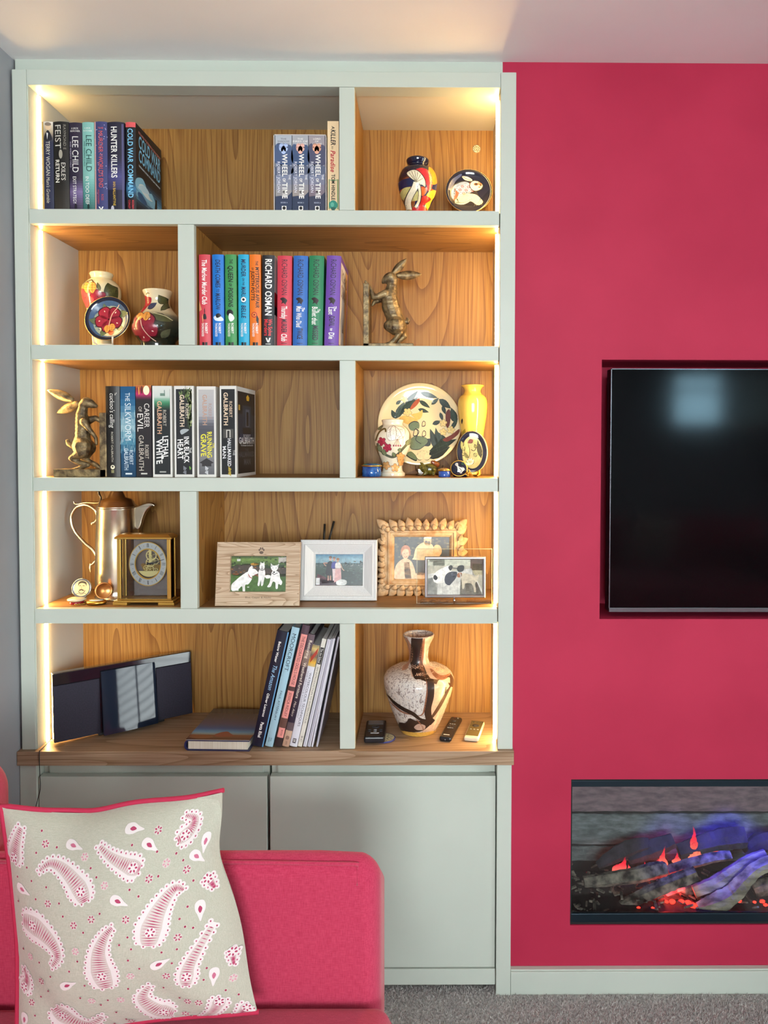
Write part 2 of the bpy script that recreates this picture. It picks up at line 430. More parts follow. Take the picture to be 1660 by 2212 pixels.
struct(bb.build('baseboard_front', paint, bevel=.0012))
struct(MB().box(-1.0545, .2055, YW + .001, .05, 2.3965, ZT).build('trim_1', paint))     # scribed fascia above the bookcase
# far side of the room (seen only in reflections): right wall with blind-covered doors, rear wall with a high window and an invented one for fill
m = MB(); m.box(XR, XR + .1, YB - .1, -3.95, 0, ZT); m.box(XR, XR + .1, -1.45, .42, 0, ZT); m.box(XR, XR + .1, -3.95, -1.45, 2.2, ZT)
struct(m.build('wall_right', greywall))
m = MB(); WN = ((-.7, .9, .87, 2.13), (2.10, 3.17, 1.58, 2.11))  # first opening is invented, to let in the frontal fill
m.box(XL - .1, -.7, YB - .1, YB, 0, ZT); m.box(.9, 2.10, YB - .1, YB, 0, ZT); m.box(3.17, XR + .1, YB - .1, YB, 0, ZT)
for a, b, c, d in WN: m.box(a, b, YB - .1, YB, 0, c); m.box(a, b, YB - .1, YB, d, ZT)
struct(m.build('wall_back', greywall))
white = pmat('white_gloss', '#E8E8E4', 0.3)
def clear_glass(key, tint=(.97, .99, .98), refl=.06):
    if key in MATS: return MATS[key]
    g = bpy.data.materials.new(key); g.use_nodes = True; nt = g.node_tree; N, L = nt.nodes, nt.links; N.clear()
    o = N.new('ShaderNodeOutputMaterial'); t = N.new('ShaderNodeBsdfTransparent'); t.inputs[0].default_value = (*tint, 1)
    gl = N.new('ShaderNodeBsdfGlossy'); gl.inputs['Roughness'].default_value = .02
    fr = N.new('ShaderNodeFresnel'); fr.inputs[0].default_value = 1.45
    mx = N.new('ShaderNodeMixShader'); L.new(fr.outputs[0], mx.inputs[0]); L.new(t.outputs[0], mx.inputs[1]); L.new(gl.outputs[0], mx.inputs[2]); L.new(mx.outputs[0], o.inputs[0])
    MATS[key] = g; return g
pane = clear_glass('window_glass')
def window(name, frame_boxes, pane_box):
    w = MB()
    for b in frame_boxes: w.box(*b)
    o = struct(w.build(name, white, bevel=.004)); MB().box(*pane_box).build('pane', pane, o); return o
fb = [(XR + .02, XR + .07, y - .035, y + .035, 0, 2.2) for y in (-3.92, -2.7, -1.48)] + [(XR + .02, XR + .07, -3.9, -1.5, z, z + .07) for z in (0, 2.12)]
window('window_1', fb, (XR + .04, XR + .046, -3.9, -1.5, .05, 2.13))
for i, (a, b, c, d) in enumerate(WN):
    fb = [(x - .03, x + .03, YB - .07, YB - .02, c, d) for x in (a + .03, (a + b) / 2 if i == 0 else 2.59, b - .03)] + [(a, b, YB - .07, YB - .02, z, z + .06) for z in (c, d - .06)] + [(a, b, YB - .06, YB - .03, c + (d - c) * .62, c + (d - c) * .62 + .035)]
    window('window_%d' % (i + 2), fb, (a + .02, b - .02, YB - .05, YB - .044, c + .02, d - .02))  # the first of these frames the invented fill opening
bl = thing('venetian_blind', 'white slatted venetian blind over the garden doors, seen mirrored in the black stereo', 'blind', (XR - .03, -2.7, 2.2))
sl = MB().box(-.02, .02, -1.18, 1.18, -.0015, .0015).build('slat', white, bl)
sl.rotation_euler = (0, math.radians(-24), 0); sl.location = (0, 0, -.12)
for i in range(1, 24):
    c = sl.copy(); COL.objects.link(c); c.location = (0, 0, -.12 - i * .085)
MB().box(-.025, .025, -1.2, 1.2, -.06, -.01).build('head_rail', white, bl)
# ================================================================== bookcase
ST = [2.048, 1.7045, 1.365, 1.0255]; SB = [2.011, 1.667, 1.330, .987]; WT = .6575
IL, IR = -1.014, .188
bc = thing('bookcase', 'tall built-in sage-painted bookcase with oak interior and staggered lit compartments', 'bookcase', (-.415, .13, WT))
O = (-.415, .13, WT)
MB().box(-1.0525, -1.0165, 0, .05, WT, 2.396).build('stile', paint, bc, .0012, off=O)
MB().box(.1835, .2228, 0, .05, WT, 2.396).build('stile', paint, bc, .0012, off=O)
MB().box(-1.0160, .1830, .0005, .05, 2.3575, 2.396).build('top_rail', paint, bc, .0012, off=O)
innerp = pmat('inner_panel_paint', '#CBC9BC', 0.5)
MB().box(-1.05, IL, .05, .262, WT, 2.39).build('side_panel', innerp, bc, off=O)
MB().box(IR, .206, .05, .262, WT, 2.39).build('side_panel', innerp, bc, off=O)
MB().box(-1.0165, IL, .004, .05, WT, 2.3575).build('inner_reveal', paint, bc, off=O)
MB().box(-1.013, IR, .05, .262, 2.3600, 2.389).build('top_panel', innerp, bc, off=O)
MB().box(-1.05, .206, .25, .272, WT, 2.392).build('back_panel', oakZ, bc, off=O)
for t, b in zip(ST, SB):
    sh = MB().box(IL + .0003, IR - .0003, .02, .2499, b, t).build('shelf', oakX, bc, off=O)
    MB().box(-1.0140, .1812, .0008, .0199, b, t).build('lipping', paint, sh, .0012, off=O)
for x0, x1, za, zb in ((-.2268, -.1878, ST[0], 2.3575), (-.6385, -.597, ST[1], SB[0]), (-.227, -.187, ST[2], SB[1]), (-.639, -.596, ST[3], SB[2]), (-.228, -.1886, WT, SB[3])):
    d = MB().box(x0 + .0005, x1 - .0005, .02, .2499, za + .0002, zb - .0002).build('divider', oakZ, bc, off=O)
    MB().box(x0, x1, .0012, .0199, za + .0004, zb - .0004).build('lipping', paint, d, .0012, off=O)
# LED strips let into both side panels, one length per compartment
def led_mat():
    m = pmat('led_strip', '#FFE9C0', 0.4, emit='#FFD086', estr=LED); return m
LED = 68.0
diff = led_mat()
rows = [(ST[0], 2.3575), (ST[1], SB[0]), (ST[2], SB[1]), (ST[3], SB[2]), (WT, SB[3])]
for a, b in rows:
    MB().prism([(IL + .0002, .045), (IL + .0044, .0535), (IL + .0002, .059)], a + .002, b - .004, 'z').build('led_strip', diff, bc, off=O)
    MB().prism([(IR - .0002, .051), (IR - .0105, .063), (IR - .0002, .067)], a + .002, b - .004, 'z').build('led_strip', diff, bc, off=O)
# maker's badge on the back panel
bx, bz = at(1030, 321.5, .249)
brass = pmat('polished_brass', '#E0B45C', 0.28, .85); gold = pmat('gold', '#E0B050', 0.3, 1.0); silver = pmat('silver', '#C9C7C2', 0.2, 1.0); chrome = pmat('chrome', '#D8DADC', 0.08, 1.0)
r = 8.6 * ppm(.249)
bd = MB(); bd.lathe([(0, 0), (r, 0), (r, .0015), (r * .8, .002), (0, .002)], 28); bd.move(0, Matrix.Rotation(math.radians(90), 4, 'X'))
bd.move(0, Matrix.Translation((bx, .2499, bz))); bo = bd.build('maker_badge', pmat('badge_cream', '#EBD9A8', .4), bc, off=O)
A = Art(lambda x, y: (x * r, y * r)); A.ring(0, 0, .92, .92, .1, '#5A3A1C'); A.ring(0, 0, .55, .55, .12, '#5A3A1C')
A.L = 1
for i in range(10):
    if i in (2, 7): continue
    a = i * .628; A.rect(.73 * math.cos(a) - .08, .73 * math.sin(a) - .09, .73 * math.cos(a) + .08, .73 * math.sin(a) + .09, '#3A2614')
A.stroke([(-.3, -.1), (-.1, .3), (.2, .2), (.1, -.1), (-.15, -.25), (.3, -.3)], .12, '#6B4520', smooth=4)
A.emit('badge_print', bo, lambda u, v, h: (bx + u - O[0], .2479 - h - O[1], bz + v - O[2]), PRINT)
# ---- worktop and base cabinets
wt = MB().box(-1.0595, .2252, -.0125, .262, .6205, WT).build('worktop', oakT, None, .0015)
tag(wt, 'long oak worktop running under the lit shelves', 'worktop')
CB = .62
def cabinet(x0, x1, side, label):
    c = thing('base_cabinet', label, 'cabinet', ((x0 + x1) / 2, .12, 0), group='base cabinets under the worktop'); o = ((x0 + x1) / 2, .12, 0)
    b = MB(); b.box(x0 + .001, x0 + .018, .035, .262, .03, CB); b.box(x1 - .018, x1 - .001, .035, .262, .03, CB)
    b.box(x0 + .018, x1 - .018, .245, .262, .03, CB); b.box(x0 + .018, x1 - .018, .035, .25, .03, .048); b.box(x0 + .018, x1 - .018, .030, .055, .575, CB)
    b.build('carcass', paint, c, off=o)
    dr = MB().box(x0 + .0018, x1 - .0018, .006, .028, .0715, .5835).build('door', paint, c, .0012, off=o)
    MB().box(x0 + .001, x1 - .001, .003, .034, .0265, .0685).build('bottom_rail', paint, c, .001, off=o)
    s = MB(); sx = (-1.0590, -1.0160) if side < 0 else (.1823, .2207)
    s.box(sx[0], sx[1], -.001, .05, 0, CB); s.build('stile', paint, c, .0012, off=o)
    MB().box(x0 + .02, x1 - .02, .09, .10, 0, .03).build('plinth', pmat('plinth_dark', '#6F716B', .6), c, off=o)
    return c
cabinet(-1.0155, -.4175, -1, 'pale sage base cabinet with a plain door, mostly behind the patterned cushion')
cabinet(-.4135, .1815, 1, 'pale sage base cabinet with a plain door, beside the crimson wall')
# thin black lead hanging off the worktop
p = [(at(101, 1590, .03)[0], .06, .665), (-1.005, .03, .6595), (-1.002, -.005, .6592), (-1.0, -.0145, .655), (-.9995, -.0145, .60), (-1.0, -.013, .56), (-1.008, -.012, .53), (-1.014, -.011, .50), (-1.015, -.0105, .44)]
tag(MB().tube(catmull(p, 5, False), .0009, 6).build('power_lead', pmat('black_rubber', '#141414', .5)), 'thin black lead trailing over the worktop edge at the far left', 'cable')
# ================================================================== books
PAGES = pmat('book_pages', '#E9E2CF', 0.85, spec=.2); add_mottle(PAGES, '#DDD3BA', '#F0EAD9', 3, 3, (300, 300, 1))
PAGEW = pmat('book_pages_white', '#EEEDEA', 0.8, spec=.2)
def covermat(col, rough=.4):
    k = 'cover_' + col.lstrip('#') + ('' if rough == .4 else '_%d' % (rough * 100)); return pmat(k, col, rough)
def book(label, x0p, x1p, ytop, zb, depth, col, spine, Y=.03, hard=True, tilt=0.0, group=None, side=None, front=None, ymid=None, H=None, loc=None, Wd=None, pages=PAGES, sidecol=None, rotz=0.0, rough=.4):
    """an upright book; spine faces the room. spine: list of drawing calls on a unit spine (u 0..1 left-right, v 0 top .. 1 bottom)"""
    if loc is None:
        ym = ymid or ytop + 95
        x0 = at(x0p, ym, Y)[0]; Wd = at(x1p, ym, Y)[0] - x0; H = H or at(x0p, ytop, Y)[1] - zb; loc = (x0, Y, zb + .0005 + Wd * math.sin(math.radians(max(tilt, 0))))
    o = thing('book', label, 'book', loc, (0, math.radians(tilt), math.radians(rotz)), group)
    t = .0026 if hard else .0008; bul = Wd * .10 if hard else 0.0; n = 8
    arc = [(Wd * i / n, -bul * (1 - (2 * i / n - 1) ** 2)) for i in range(n + 1)]
    inner = [(min(max(x, t), Wd - t), y + t + .001) for x, y in arc]
    poly = [(0, depth)] + arc + [(Wd, depth), (Wd - t, depth)] + list(reversed(inner)) + [(t, depth)]
    c = MB().prism(poly, 0, H, 'z'); cv = c.build('cover', covermat(col, rough), o)
    g = .003 if hard else .0
    MB().box(t + .0002, Wd - t - .0002, bul * .0 + t + .0012, depth - (.004 if hard else .0006), g + (.0006 if not hard else 0), H - g - .0006).build('page_block', pages, o)
    A = Art(lambda u, v: (u * Wd, (1 - v) * H))
    for k, it in enumerate(spine):
        A.L = k
        if callable(it): it(A, Wd, H); continue
        ty = it[0]
        if ty == 't':
            _, s, v0, v1, uc, hf, cc = it[:7]; kw = it[7] if len(it) > 7 else {}
            A.text(s, (uc - hf / 2, v0), (uc - hf / 2, v1), hf * Wd, cc, **kw)
        elif ty == 'h':                                             # horizontal lettering across the spine
            _, s, u0, u1, v, hf, cc = it[:7]; A.text(s, (u0, v), (u1, v), hf * Wd, cc, **(it[7] if len(it) > 7 else {}))
        elif ty == 'r': A.rect(it[1], it[2], it[3], it[4], it[5])
        elif ty == 'g': A.grad(it[1], it[2], it[3], it[4], it[5])
        elif ty == 'e': A.ell(it[1], it[2], it[3], it[4] * Wd / H, it[5])
        elif ty == 'p': A.poly(it[1], it[2])
        elif ty == 'b': A.blob(it[1], it[2])
        elif ty == 's': A.stroke(it[1], it[2], it[3])
    if A.t: A.emit('spine_print', cv, lambda u, v, h: (u, -bul * (1 - (2 * u / Wd - 1) ** 2) - h - .00012, v), PRINT, maxlen=Wd / 7 if hard else None, eps=1e-4 if hard else 4e-5)
    if side:                                                        # right-hand cover print
        S = Art(lambda u, v: (u * depth, (1 - v) * H)); side(S, depth, H)
        S.emit('cover_print', cv, lambda u, v, h: (Wd + h + .0001, u, v), PRINT)
    return o
B = dict(bold=True)
wh, bk = '#F2F0EA', '#17161A'
def mist(A, W, H): pass
# ---- top shelf, left: seven
g1 = 'hardbacks at the left of the top shelf'; z = ST[0]
book('narrow dark-blue hardback with tan strip and small portrait, far left of the top shelf', 92, 116, 264, z, .16, '#262A45', [
    ('r', 0, 0, .16, 1, '#C9A35C'), ('g', .16, 0, 1, .22, [(0, '#E9E2D4'), (.5, '#B9A587'), (1, '#2A2B40')]), ('e', .58, .055, .26, .3, '#E2C29C'), ('e', .58, .028, .28, .16, '#8A7A6A'), ('b', [(.2, .2), (.5, .1), (.75, .12), (.9, .2)], '#1B1C28'), ('p', [(.45, .12), (.6, .13), (.52, .2)], wh),
    ('t', 'TERRY WOGAN', .215, .60, .55, .34, '#D8D3C4'), ('t', "Mum's Grumble", .61, .90, .55, .3, '#CFC8B4', dict(shear=.25))], group=g1)
book('black hardback with silver serif lettering, second from the left on the top shelf', 117, 149.5, 264, z, .165, '#1B1917', [
    ('g', 0, .6, 1, 1, [(0, '#1B1917'), (1, '#3A332C')]), ('t', 'FEIST', .03, .30, .32, .40, '#D9D4C8'), ('t', 'RAYMOND E', .03, .31, .76, .16, '#8F8A80'), ('e', .5, .36, .12, .3, '#A9A294'), ('t', "EXILE'S", .45, .65, .66, .26, '#E8E2D4'), ('t', 'RETURN', .42, .68, .27, .26, '#F0EBDD', B)], group=g1)
book('purple-black hardback with white lettering, third from the left on the top shelf', 150.5, 178.5, 266, z, .165, '#2B2338', [
    ('g', 0, .62, 1, 1, [(0, '#2B2338'), (.4, '#7A6796'), (1, '#2C2138')]), ('h', 'A JACK', .2, .75, .075, .13, wh), ('h', 'REACHER', .1, .86, .105, .13, wh), ('t', 'LEE CHILD', .15, .56, .5, .46, wh), ('t', 'AND ANDREW CHILD', .21, .50, .12, .13, '#B9B2C6'), ('t', 'EXIT STRATEGY', .60, .91, .42, .26, wh), ('e', .5, .94, .1, .25, '#171320')], group=g1)
book('pale teal hardback with dark green lettering, fourth from the left on the top shelf', 179, 204, 265, z, .165, '#86BDB4', [
    ('g', 0, .6, 1, 1, [(0, '#86BDB4'), (.55, '#4F8D88'), (1, '#2E5C58')]), ('h', 'A JACK', .2, .75, .075, .13, wh), ('h', 'REACHER', .1, .86, .105, .13, wh), ('t', 'LEE CHILD', .14, .55, .58, .46, '#12413F'), ('t', 'AND ANDREW CHILD', .21, .49, .2, .13, '#1C4F4C'), ('t', 'IN TOO DEEP', .60, .92, .42, .3, wh), ('e', .5, .94, .1, .25, '#12312F')], group=g1)
def stars(A, W, H):
    rr = random.Random(4)
    for i in range(34): A.ell(rr.random(), rr.random() * .85, .03, .03 * W / H, '#D8D4F0', 6)
book('violet-blue hardback speckled with stars and red lettering, fifth from the left on the top shelf', 205, 232.5, 264, z, .165, '#3E4274', [
    ('r', 0, 0, .12, 1, '#D9A9A0'), stars, ('h', 'THE', .3, .75, .08, .13, '#D8625A'), ('t', 'MURDER', .10, .34, .52, .33, '#D8625A'), ('h', 'AT', .42, .7, .375, .12, '#D8625A'), ("t", "WORLD'S END", .38, .73, .52, .33, '#D8625A'), ('t', 'ROSS', .80, .87, .62, .17, '#C85A56'), ('t', 'MONTGOMERY', .75, .91, .3, .15, '#C85A56'), ('p', [(.3, .94), (.55, .985), (.7, .94), (.6, .94), (.52, .965), (.42, .94)], wh)], group=g1)
book('navy hardback with condensed white lettering, sixth from the left on the top shelf', 233, 269.5, 265, z, .17, '#201F35', [
    ('g', 0, .38, 1, .75, [(0, '#201F35'), (.6, '#4A4A80'), (1, '#34345A')]), ('r', .86, .02, .96, .98, '#53527A'), ('t', 'HUNTER KILLERS', .05, .62, .42, .34, wh, B), ('t', 'IAIN BALLANTYNE', .66, .93, .42, .15, '#E6C24A'), ('e', .3, .965, .1, .2, '#C9C9D8')], group=g1)
def sub(S, d, H):
    S.rect(0, 0, 1, 1, '#14171F'); S.L = 1
    S.grad(0, .55, 1, 1, [(0, '#14171F'), (.3, '#3D7FA6'), (.5, '#8FC4DA'), (.7, '#1E3A50'), (1, '#0E131C')]); S.L = 2
    S.text('RICHARD WOODMAN & DAN CONLEY', (.1, .085), (.97, .13), .0062, '#D8857C', bold=True)
    S.text('COLD WAR', (.1, .235), (.95, .27), .030, '#7CC6E8', bold=True); S.text('COMMAND', (.1, .39), (.95, .42), .030, '#7CC6E8', bold=True)
    S.text('THE DRAMATIC STORY OF A NUCLEAR SUBMARINER', (.1, .455), (.94, .49), .0045, '#D5E4EC', bold=True)
    S.blob([(0, .62), (.25, .56), (.45, .66), (.6, .64), (.8, .74), (1, .78), (1, .84), (.6, .80), (.3, .74), (0, .72)], '#8FC8DE'); S.L = 3; S.blob([(.1, .66), (.3, .62), (.5, .70), (.62, .72), (.4, .74), (.2, .71)], '#E4EFEC'); S.blob([(.05, .76), (.2, .74), (.4, .80), (.3, .84), (.1, .82)], '#2A5A82'); S.blob([(.5, .82), (.7, .80), (.6, .88)], '#1E4A70'); S.L = 4; S.poly([(.66, .96), (.74, .66), (.80, .66), (.84, .97)], '#080B12'); S.poly([(0, .98), (.2, .92), (1, .9), (1, 1), (0, 1)], '#080B12'); S.blob([(.05, .7), (.3, .62), (.5, .66), (.3, .7)], '#C6E2EC')
book('black hardback with big ice-blue lettering, its cover showing, near the top shelf left end', 272.5, 294, 265, z, .172, '#15161C', [
    ('r', 0, 0, 1, .055, '#E05A5E'), ('g', 0, .62, 1, .85, [(0, '#15161C'), (.5, '#2E6E96'), (1, '#15161C')]), ('t', 'COLD WAR COMMAND', .07, .84, .48, .5, '#7FC4E6', B), ('t', 'WOODMAN', .86, .96, .7, .2, '#C84048', B), ('t', 'CONLEY', .86, .96, .35, .2, '#C84048', B)], group=g1, side=sub)
# ---- boxed set and tall paperback
xa, xb = at(591.5, 380, .02)[0], at(705.5, 380, .02)[0]; zt = at(650, 290.4, .02)[1]
sc_ = thing('slipcase', 'thin white card slipcase holding three matching grey-blue paperbacks', 'slipcase', (xa, .02, z))
m = MB(); w, h = xb - xa, zt - z
m.box(0, .0022, 0, .13, 0, h); m.box(w - .0022, w, 0, .13, 0, h); m.box(0, w, 0, .13, h - .0022, h); m.box(0, w, 0, .13, 0, .0015); m.box(0, w, .128, .13, 0, h)
m.build('case', covermat('#C9C4C2'), sc_)
def wheel(tint, emb, t3, n):
    sky, hill, low, dusk = tint
    def f(A, W, H):
        A.grad(0, 0, 1, 1, [(0, sky), (.2, sky), (.55, '#77809A'), (.8, dusk), (1, low)]); A.L = 1
        A.blob([(0, .14), (.3, .10), (.5, .13), (.8, .12), (1, .16), (1, .38), (0, .36)], hill); A.blob([(0, .42), (.4, .38), (1, .41), (1, .5), (0, .52)], '#566078'); A.poly([(0, .8), (.35, .79), (.6, .82), (1, .74), (1, 1), (0, 1)], low); A.L = 2
        for i, s in enumerate(t3): A.text(s, (.5 - .06 * len(s), .055 + i * .032), (.5 + .06 * len(s), .055 + i * .032), W * .095, wh if n > 4 else '#4A505E')
        k = W / H
        for cx, cy in ((.38, .155), (.62, .155), (.5, .19)): A.ring(cx, cy, .13, .13 * k, .05, emb, 16)
        A.L = 3
        A.text('WHEEL', (.42, .245), (.42, .54), W * .30, wh, True); A.text('OF', (.45, .56), (.45, .61), W * .16, wh, True); A.text('TIME', (.42, .62), (.42, .83), W * .30, wh, True); A.text('THE', (.80, .51), (.80, .58), W * .12, wh)
        A.text('ROBERT JORDAN', (.12, .34), (.12, .75), W * .17, '#E4E4EC'); A.text('BOOK %d' % n, (.32, .89), (.72, .89), W * .09, '#B9C2D8'); A.rect(.38, .925, .66, .985, wh); A.L = 4; A.ell(.52, .952, .1, .1 * k, bk)
    return f
g2 = 'three boxed paperbacks'
for (a, b, tint, emb, t3, n, lab) in ((595.3, 631, ('#AEB4BE', '#46597E', '#2E3A56', '#9B9590'), '#AFC3EA', ('THE', 'SHADOW', 'RISING'), 4, 'left of the three boxed paperbacks, with a pale blue knot emblem'),
                                 (632.3, 666.5, ('#A6A8AE', '#3F5478', '#2C3852', '#A19488'), '#E8B4A6', ('THE', 'FIRES OF', 'HEAVEN'), 5, 'middle of the three boxed paperbacks, with a pink knot emblem'),
                                 (667.8, 702.3, ('#9B949A', '#4B4E68', '#353A50', '#7C6A70'), '#E2A68A', ('LORD', 'OF', 'CHAOS'), 6, 'right of the three boxed paperbacks, with a peach knot emblem')):
    book(lab, a, b, 293, z + .0017, .12, '#5A6480', [wheel(tint, emb, t3, n)], Y=.0215, hard=False, group=g2)
book('tall cream paperback with black and red slanted lettering, against the top divider', 708, 732.3, 262, z, .13, '#E4C9A0', [
    ('t', 'A', .055, .085, .5, .26, bk, dict(bold=True, shear=.2)), ('t', 'KILLER', .09, .265, .5, .40, bk, dict(bold=True, shear=.2)), ('t', 'in', .275, .31, .45, .2, bk), ('t', 'Paradise', .32, .56, .48, .40, '#B52436', dict(bold=True, shear=.25)),
    ('r', .1, .64, .18, .97, '#6B8A58'), ('r', .86, .64, .96, .97, '#6B8A58'), ('r', .2, .645, .84, .655, '#8FA878'), ('t', 'TOM HINDLE', .585, .87, .5, .30, bk, B), ('e', .5, .925, .38, .42, '#2F8A78'), ('e', .42, .92, .16, .2, '#5FAE98'), ('p', [(.3, .95), (.7, .95), (.6, 1), (.4, 1)], '#2A5A50')], Y=.016, hard=False, group=None)
# ---- second shelf: ten bright hardbacks
g3 = 'bright crime hardbacks on the second shelf'; z = ST[1]
def logo(A, W, H):
    A.rect(.28, .955, .48, .99, bk); A.rect(.54, .955, .74, .99, bk)
def thor(label, a, b, col, tcol, words, extra, ink=None):
    sp = []
    for s, v0, v1, uc, hf in words: sp.append(('t', s, v0, v1, uc, hf, tcol, dict(bold=True, shear=.12)))
    sp += extra + [('t', 'ROBERT', .745, .86, .64, .2, wh, B), ('t', 'THOROGOOD', .745, .895, .34, .2, wh, B), logo]
    book(label, a, b, 550.5, z, .155, col, sp, Y=.028, group=g3, sidecol=wh)
thor('strawberry-red hardback with white lettering, leftmost of the bright ten', 430.5, 455, '#CF4450', wh, [('The Marlow Murder Club', .055, .545, .5, .42)],
     [('p', [(0, .5), (.25, .6), (0, .62)], '#E0A070'), ('s', [(.5, .59), (.52, .64)], .06, bk), ('b', [(.42, .65), (.6, .65), (.66, .7), (.4, .7)], bk), ('s', [(.3, .66), (.36, .735)], .05, '#F0C080')])
thor('bright blue hardback with navy lettering, second of the bright ten', 459.5, 484, '#1B74C8', '#12264E', [('DEATH COMES', .055, .36, .5, .4), ('TO', .375, .41, .5, .24), ('MARLOW', .42, .60, .5, .4)],
     [('b', [(.1, .68), (.5, .66), (.9, .69), (.9, .72), (.3, .72)], '#DCEAF4'), ('b', [(.3, .655), (.6, .64), (.75, .67), (.4, .69)], bk)])
thor('leaf-green hardback with black lettering and a skull shape, third of the bright ten', 487, 511.5, '#3F8E4E', bk, [('THE', .05, .10, .55, .26), ('QUEEN', .12, .30, .5, .42), ('OF', .315, .345, .5, .22), ('POISONS', .36, .57, .5, .40)],
     [('e', .42, .635, .3, .3, bk), ('b', [(.4, .64), (.7, .66), (.8, .7), (.5, .73), (.3, .69)], '#F0F0EC')])
thor('cyan hardback with navy lettering, fourth of the bright ten', 515.4, 538.5, '#22A4CC', '#12264E', [('MURDER', .05, .24, .5, .4), ('ON THE', .255, .335, .5, .18), ('MARLOW', .35, .53, .5, .4), ('BELLE', .55, .69, .5, .4)],
     [('e', .5, .49, .24, .24, wh), ('e', .5, .49, .12, .12, bk)])
thor('orange hardback with a magnifying glass, fifth of the bright ten', 540, 564, '#E87722', bk, [('THE', .07, .12, .66, .2), ('MYSTERIOUS AFFAIR', .135, .58, .70, .3), ('OF', .14, .17, .28, .18), ('JUDITH POTTS', .18, .50, .30, .3)],
     [('s', [(.6, .68), (.8, .735)], .08, bk), ('e', .42, .655, .26, .26, '#C0392B'), ('e', .42, .655, .17, .17, '#F09040'), ('e', .42, .655, .08, .08, '#8A1A1A')])
def vlogo(A, W, H): A.poly([(.3, .905), (.42, .905), (.52, .94), (.6, .905), (.72, .905), (.6, .955), (.45, .955)], wh); A.rect(.3, .97, .72, .976, wh)
def wsm(S, d, H): S.rect(0, 0, 1, 1, '#EDEAE6'); S.L = 1; S.rect(0, .4, 1, .55, '#B5202A'); S.rect(0, .55, 1, .65, bk)
book('charcoal hardback with huge white capitals, sixth of the bright ten', 566, 592.5, 552, z, .155, '#26262A', [('t', 'RiCHARD OSMAN', .04, .665, .52, .52, wh, B), ('t', 'We Solve', .70, .885, .68, .3, '#D8343C', B), ('t', 'Murders', .70, .885, .34, .3, '#D8343C', B), vlogo], Y=.028, tilt=.5, group=g3, side=wsm)
def osman(label, a, b, col, tail, tilt, side=None, fox='#2A1A1C'):
    sp = [('t', 'RiCHARD OSMAN', .04, .435, .5, .38, '#2B2430')]
    sp += [('b', [(.2, .475), (.45, .46), (.7, .49), (.6, .53), (.65, .55), (.45, .52), (.3, .53), (.35, .5)], fox)]
    for s, v0, v1, uc, hf, cc in tail: sp.append(('t', s, v0, v1, uc, hf, cc, dict(bold=True, shear=.1 if cc == wh else 0)))
    sp += [('r', .3, .965, .7, .97, fox)]
    book(label, a, b, 553.5, z, .165, col, sp, Y=.026, tilt=tilt, group=g3, side=side)
ink = '#332A38'
osman('coral-pink hardback with a dark fox silhouette, seventh of the bright ten', 598.5, 629.5, '#CE3C4E', [('Thursday', .555, .695, .5, .38, wh), ('MURDER', .70, .85, .5, .36, ink), ('Club', .86, .945, .5, .38, wh)], .6)
osman('mid-blue hardback with a leaping fox, eighth of the bright ten', 632.5, 663.5, '#3068B4', [('The', .57, .615, .72, .18, wh), ('Man Who Died', .555, .79, .42, .36, wh), ('TWICE', .80, .92, .5, .36, ink)], .8)
osman('emerald hardback with a diving fox, ninth of the bright ten', 664.6, 696.5, '#2A7E54', [('The', .585, .625, .72, .18, wh), ('Bullet that', .56, .76, .45, .36, wh), ('MISSED', .77, .935, .52, .36, ink)], 1.3)
def devil(S, d, H):
    S.rect(0, 0, 1, 1, '#6E4A9A'); S.L = 1; S.rect(.05, .06, .9, .97, '#E4DDD4'); S.L = 2; S.rect(.62, .06, .9, .97, '#E8B06A'); S.L = 3
    S.text('RICHARD', (.12, .24), (.86, .26), .028, '#5A4A40', bold=True); S.text('OSMAN', (.12, .42), (.86, .44), .032, '#8A6A4C', bold=True); S.poly([(.1, .7), (.3, .52), (.45, .75), (.2, .9)], '#B8B4B0'); S.poly([(.4, .8), (.5, .58), (.55, .8)], bk)
osman('violet hardback with a running cat, last of the bright ten, its cover turned to view', 700.5, 731, '#6E48A2', [('The', .555, .61, .7, .18, wh), ('Last', .565, .65, .42, .36, wh), ("DEVIL", .665, .78, .5, .36, ink), ('to', .80, .83, .5, .2, wh), ('Die', .845, .92, .5, .38, wh)], 1.9, side=devil)
# ---- third shelf: seven dark crime novels
g4 = 'dark crime novels on the third shelf'; z = ST[2]
def nb(label, a, b, top, d, col, sp, **k): book(label, a, b, top, z, d, col, sp, Y=k.pop('Y', .022), group=g4, hard=k.pop('hard', False), **k)
nb('glossy black novel with white handwriting, leftmost on the third shelf, touching the gold hare', 229, 259.5, 834.7, .15, '#1E1B1A', [('g', 0, 0, 1, 1, [(0, '#2A2622'), (.15, '#171515'), (1, '#221F1C')]), ('t', "The", .07, .10, .74, .14, '#C9C4B8'), ('t', "cuckoo's calling", .075, .455, .5, .32, '#E9E6DC', dict(shear=.15)), ('t', 'ROBERT GALBRAITH', .50, .835, .48, .14, '#C8C2B2'), ('e', .5, .89, .15, .15, '#F0E6C8'), ('e', .5, .885, .06, .06, bk), ('r', .4, .92, .6, .955, '#8A8560')], hard=True, rough=.22)
def silk(A, W, H):
    A.grad(0, 0, 1, 1, [(0, '#16507A'), (.15, '#1D5C86'), (.45, '#9BBBC4'), (.6, '#4E8AA2'), (.75, '#1C4E70'), (1, '#123A58')]); A.L = .5
    rr = random.Random(2)
    for i in range(90):
        u = rr.random(); v = .25 + rr.random() * .45; A.stroke([(u, v), (u + rr.uniform(-.05, .05), v + .05)], .02, rr.choice(['#B5CDD2', '#2B6484', '#7FA9B6']))
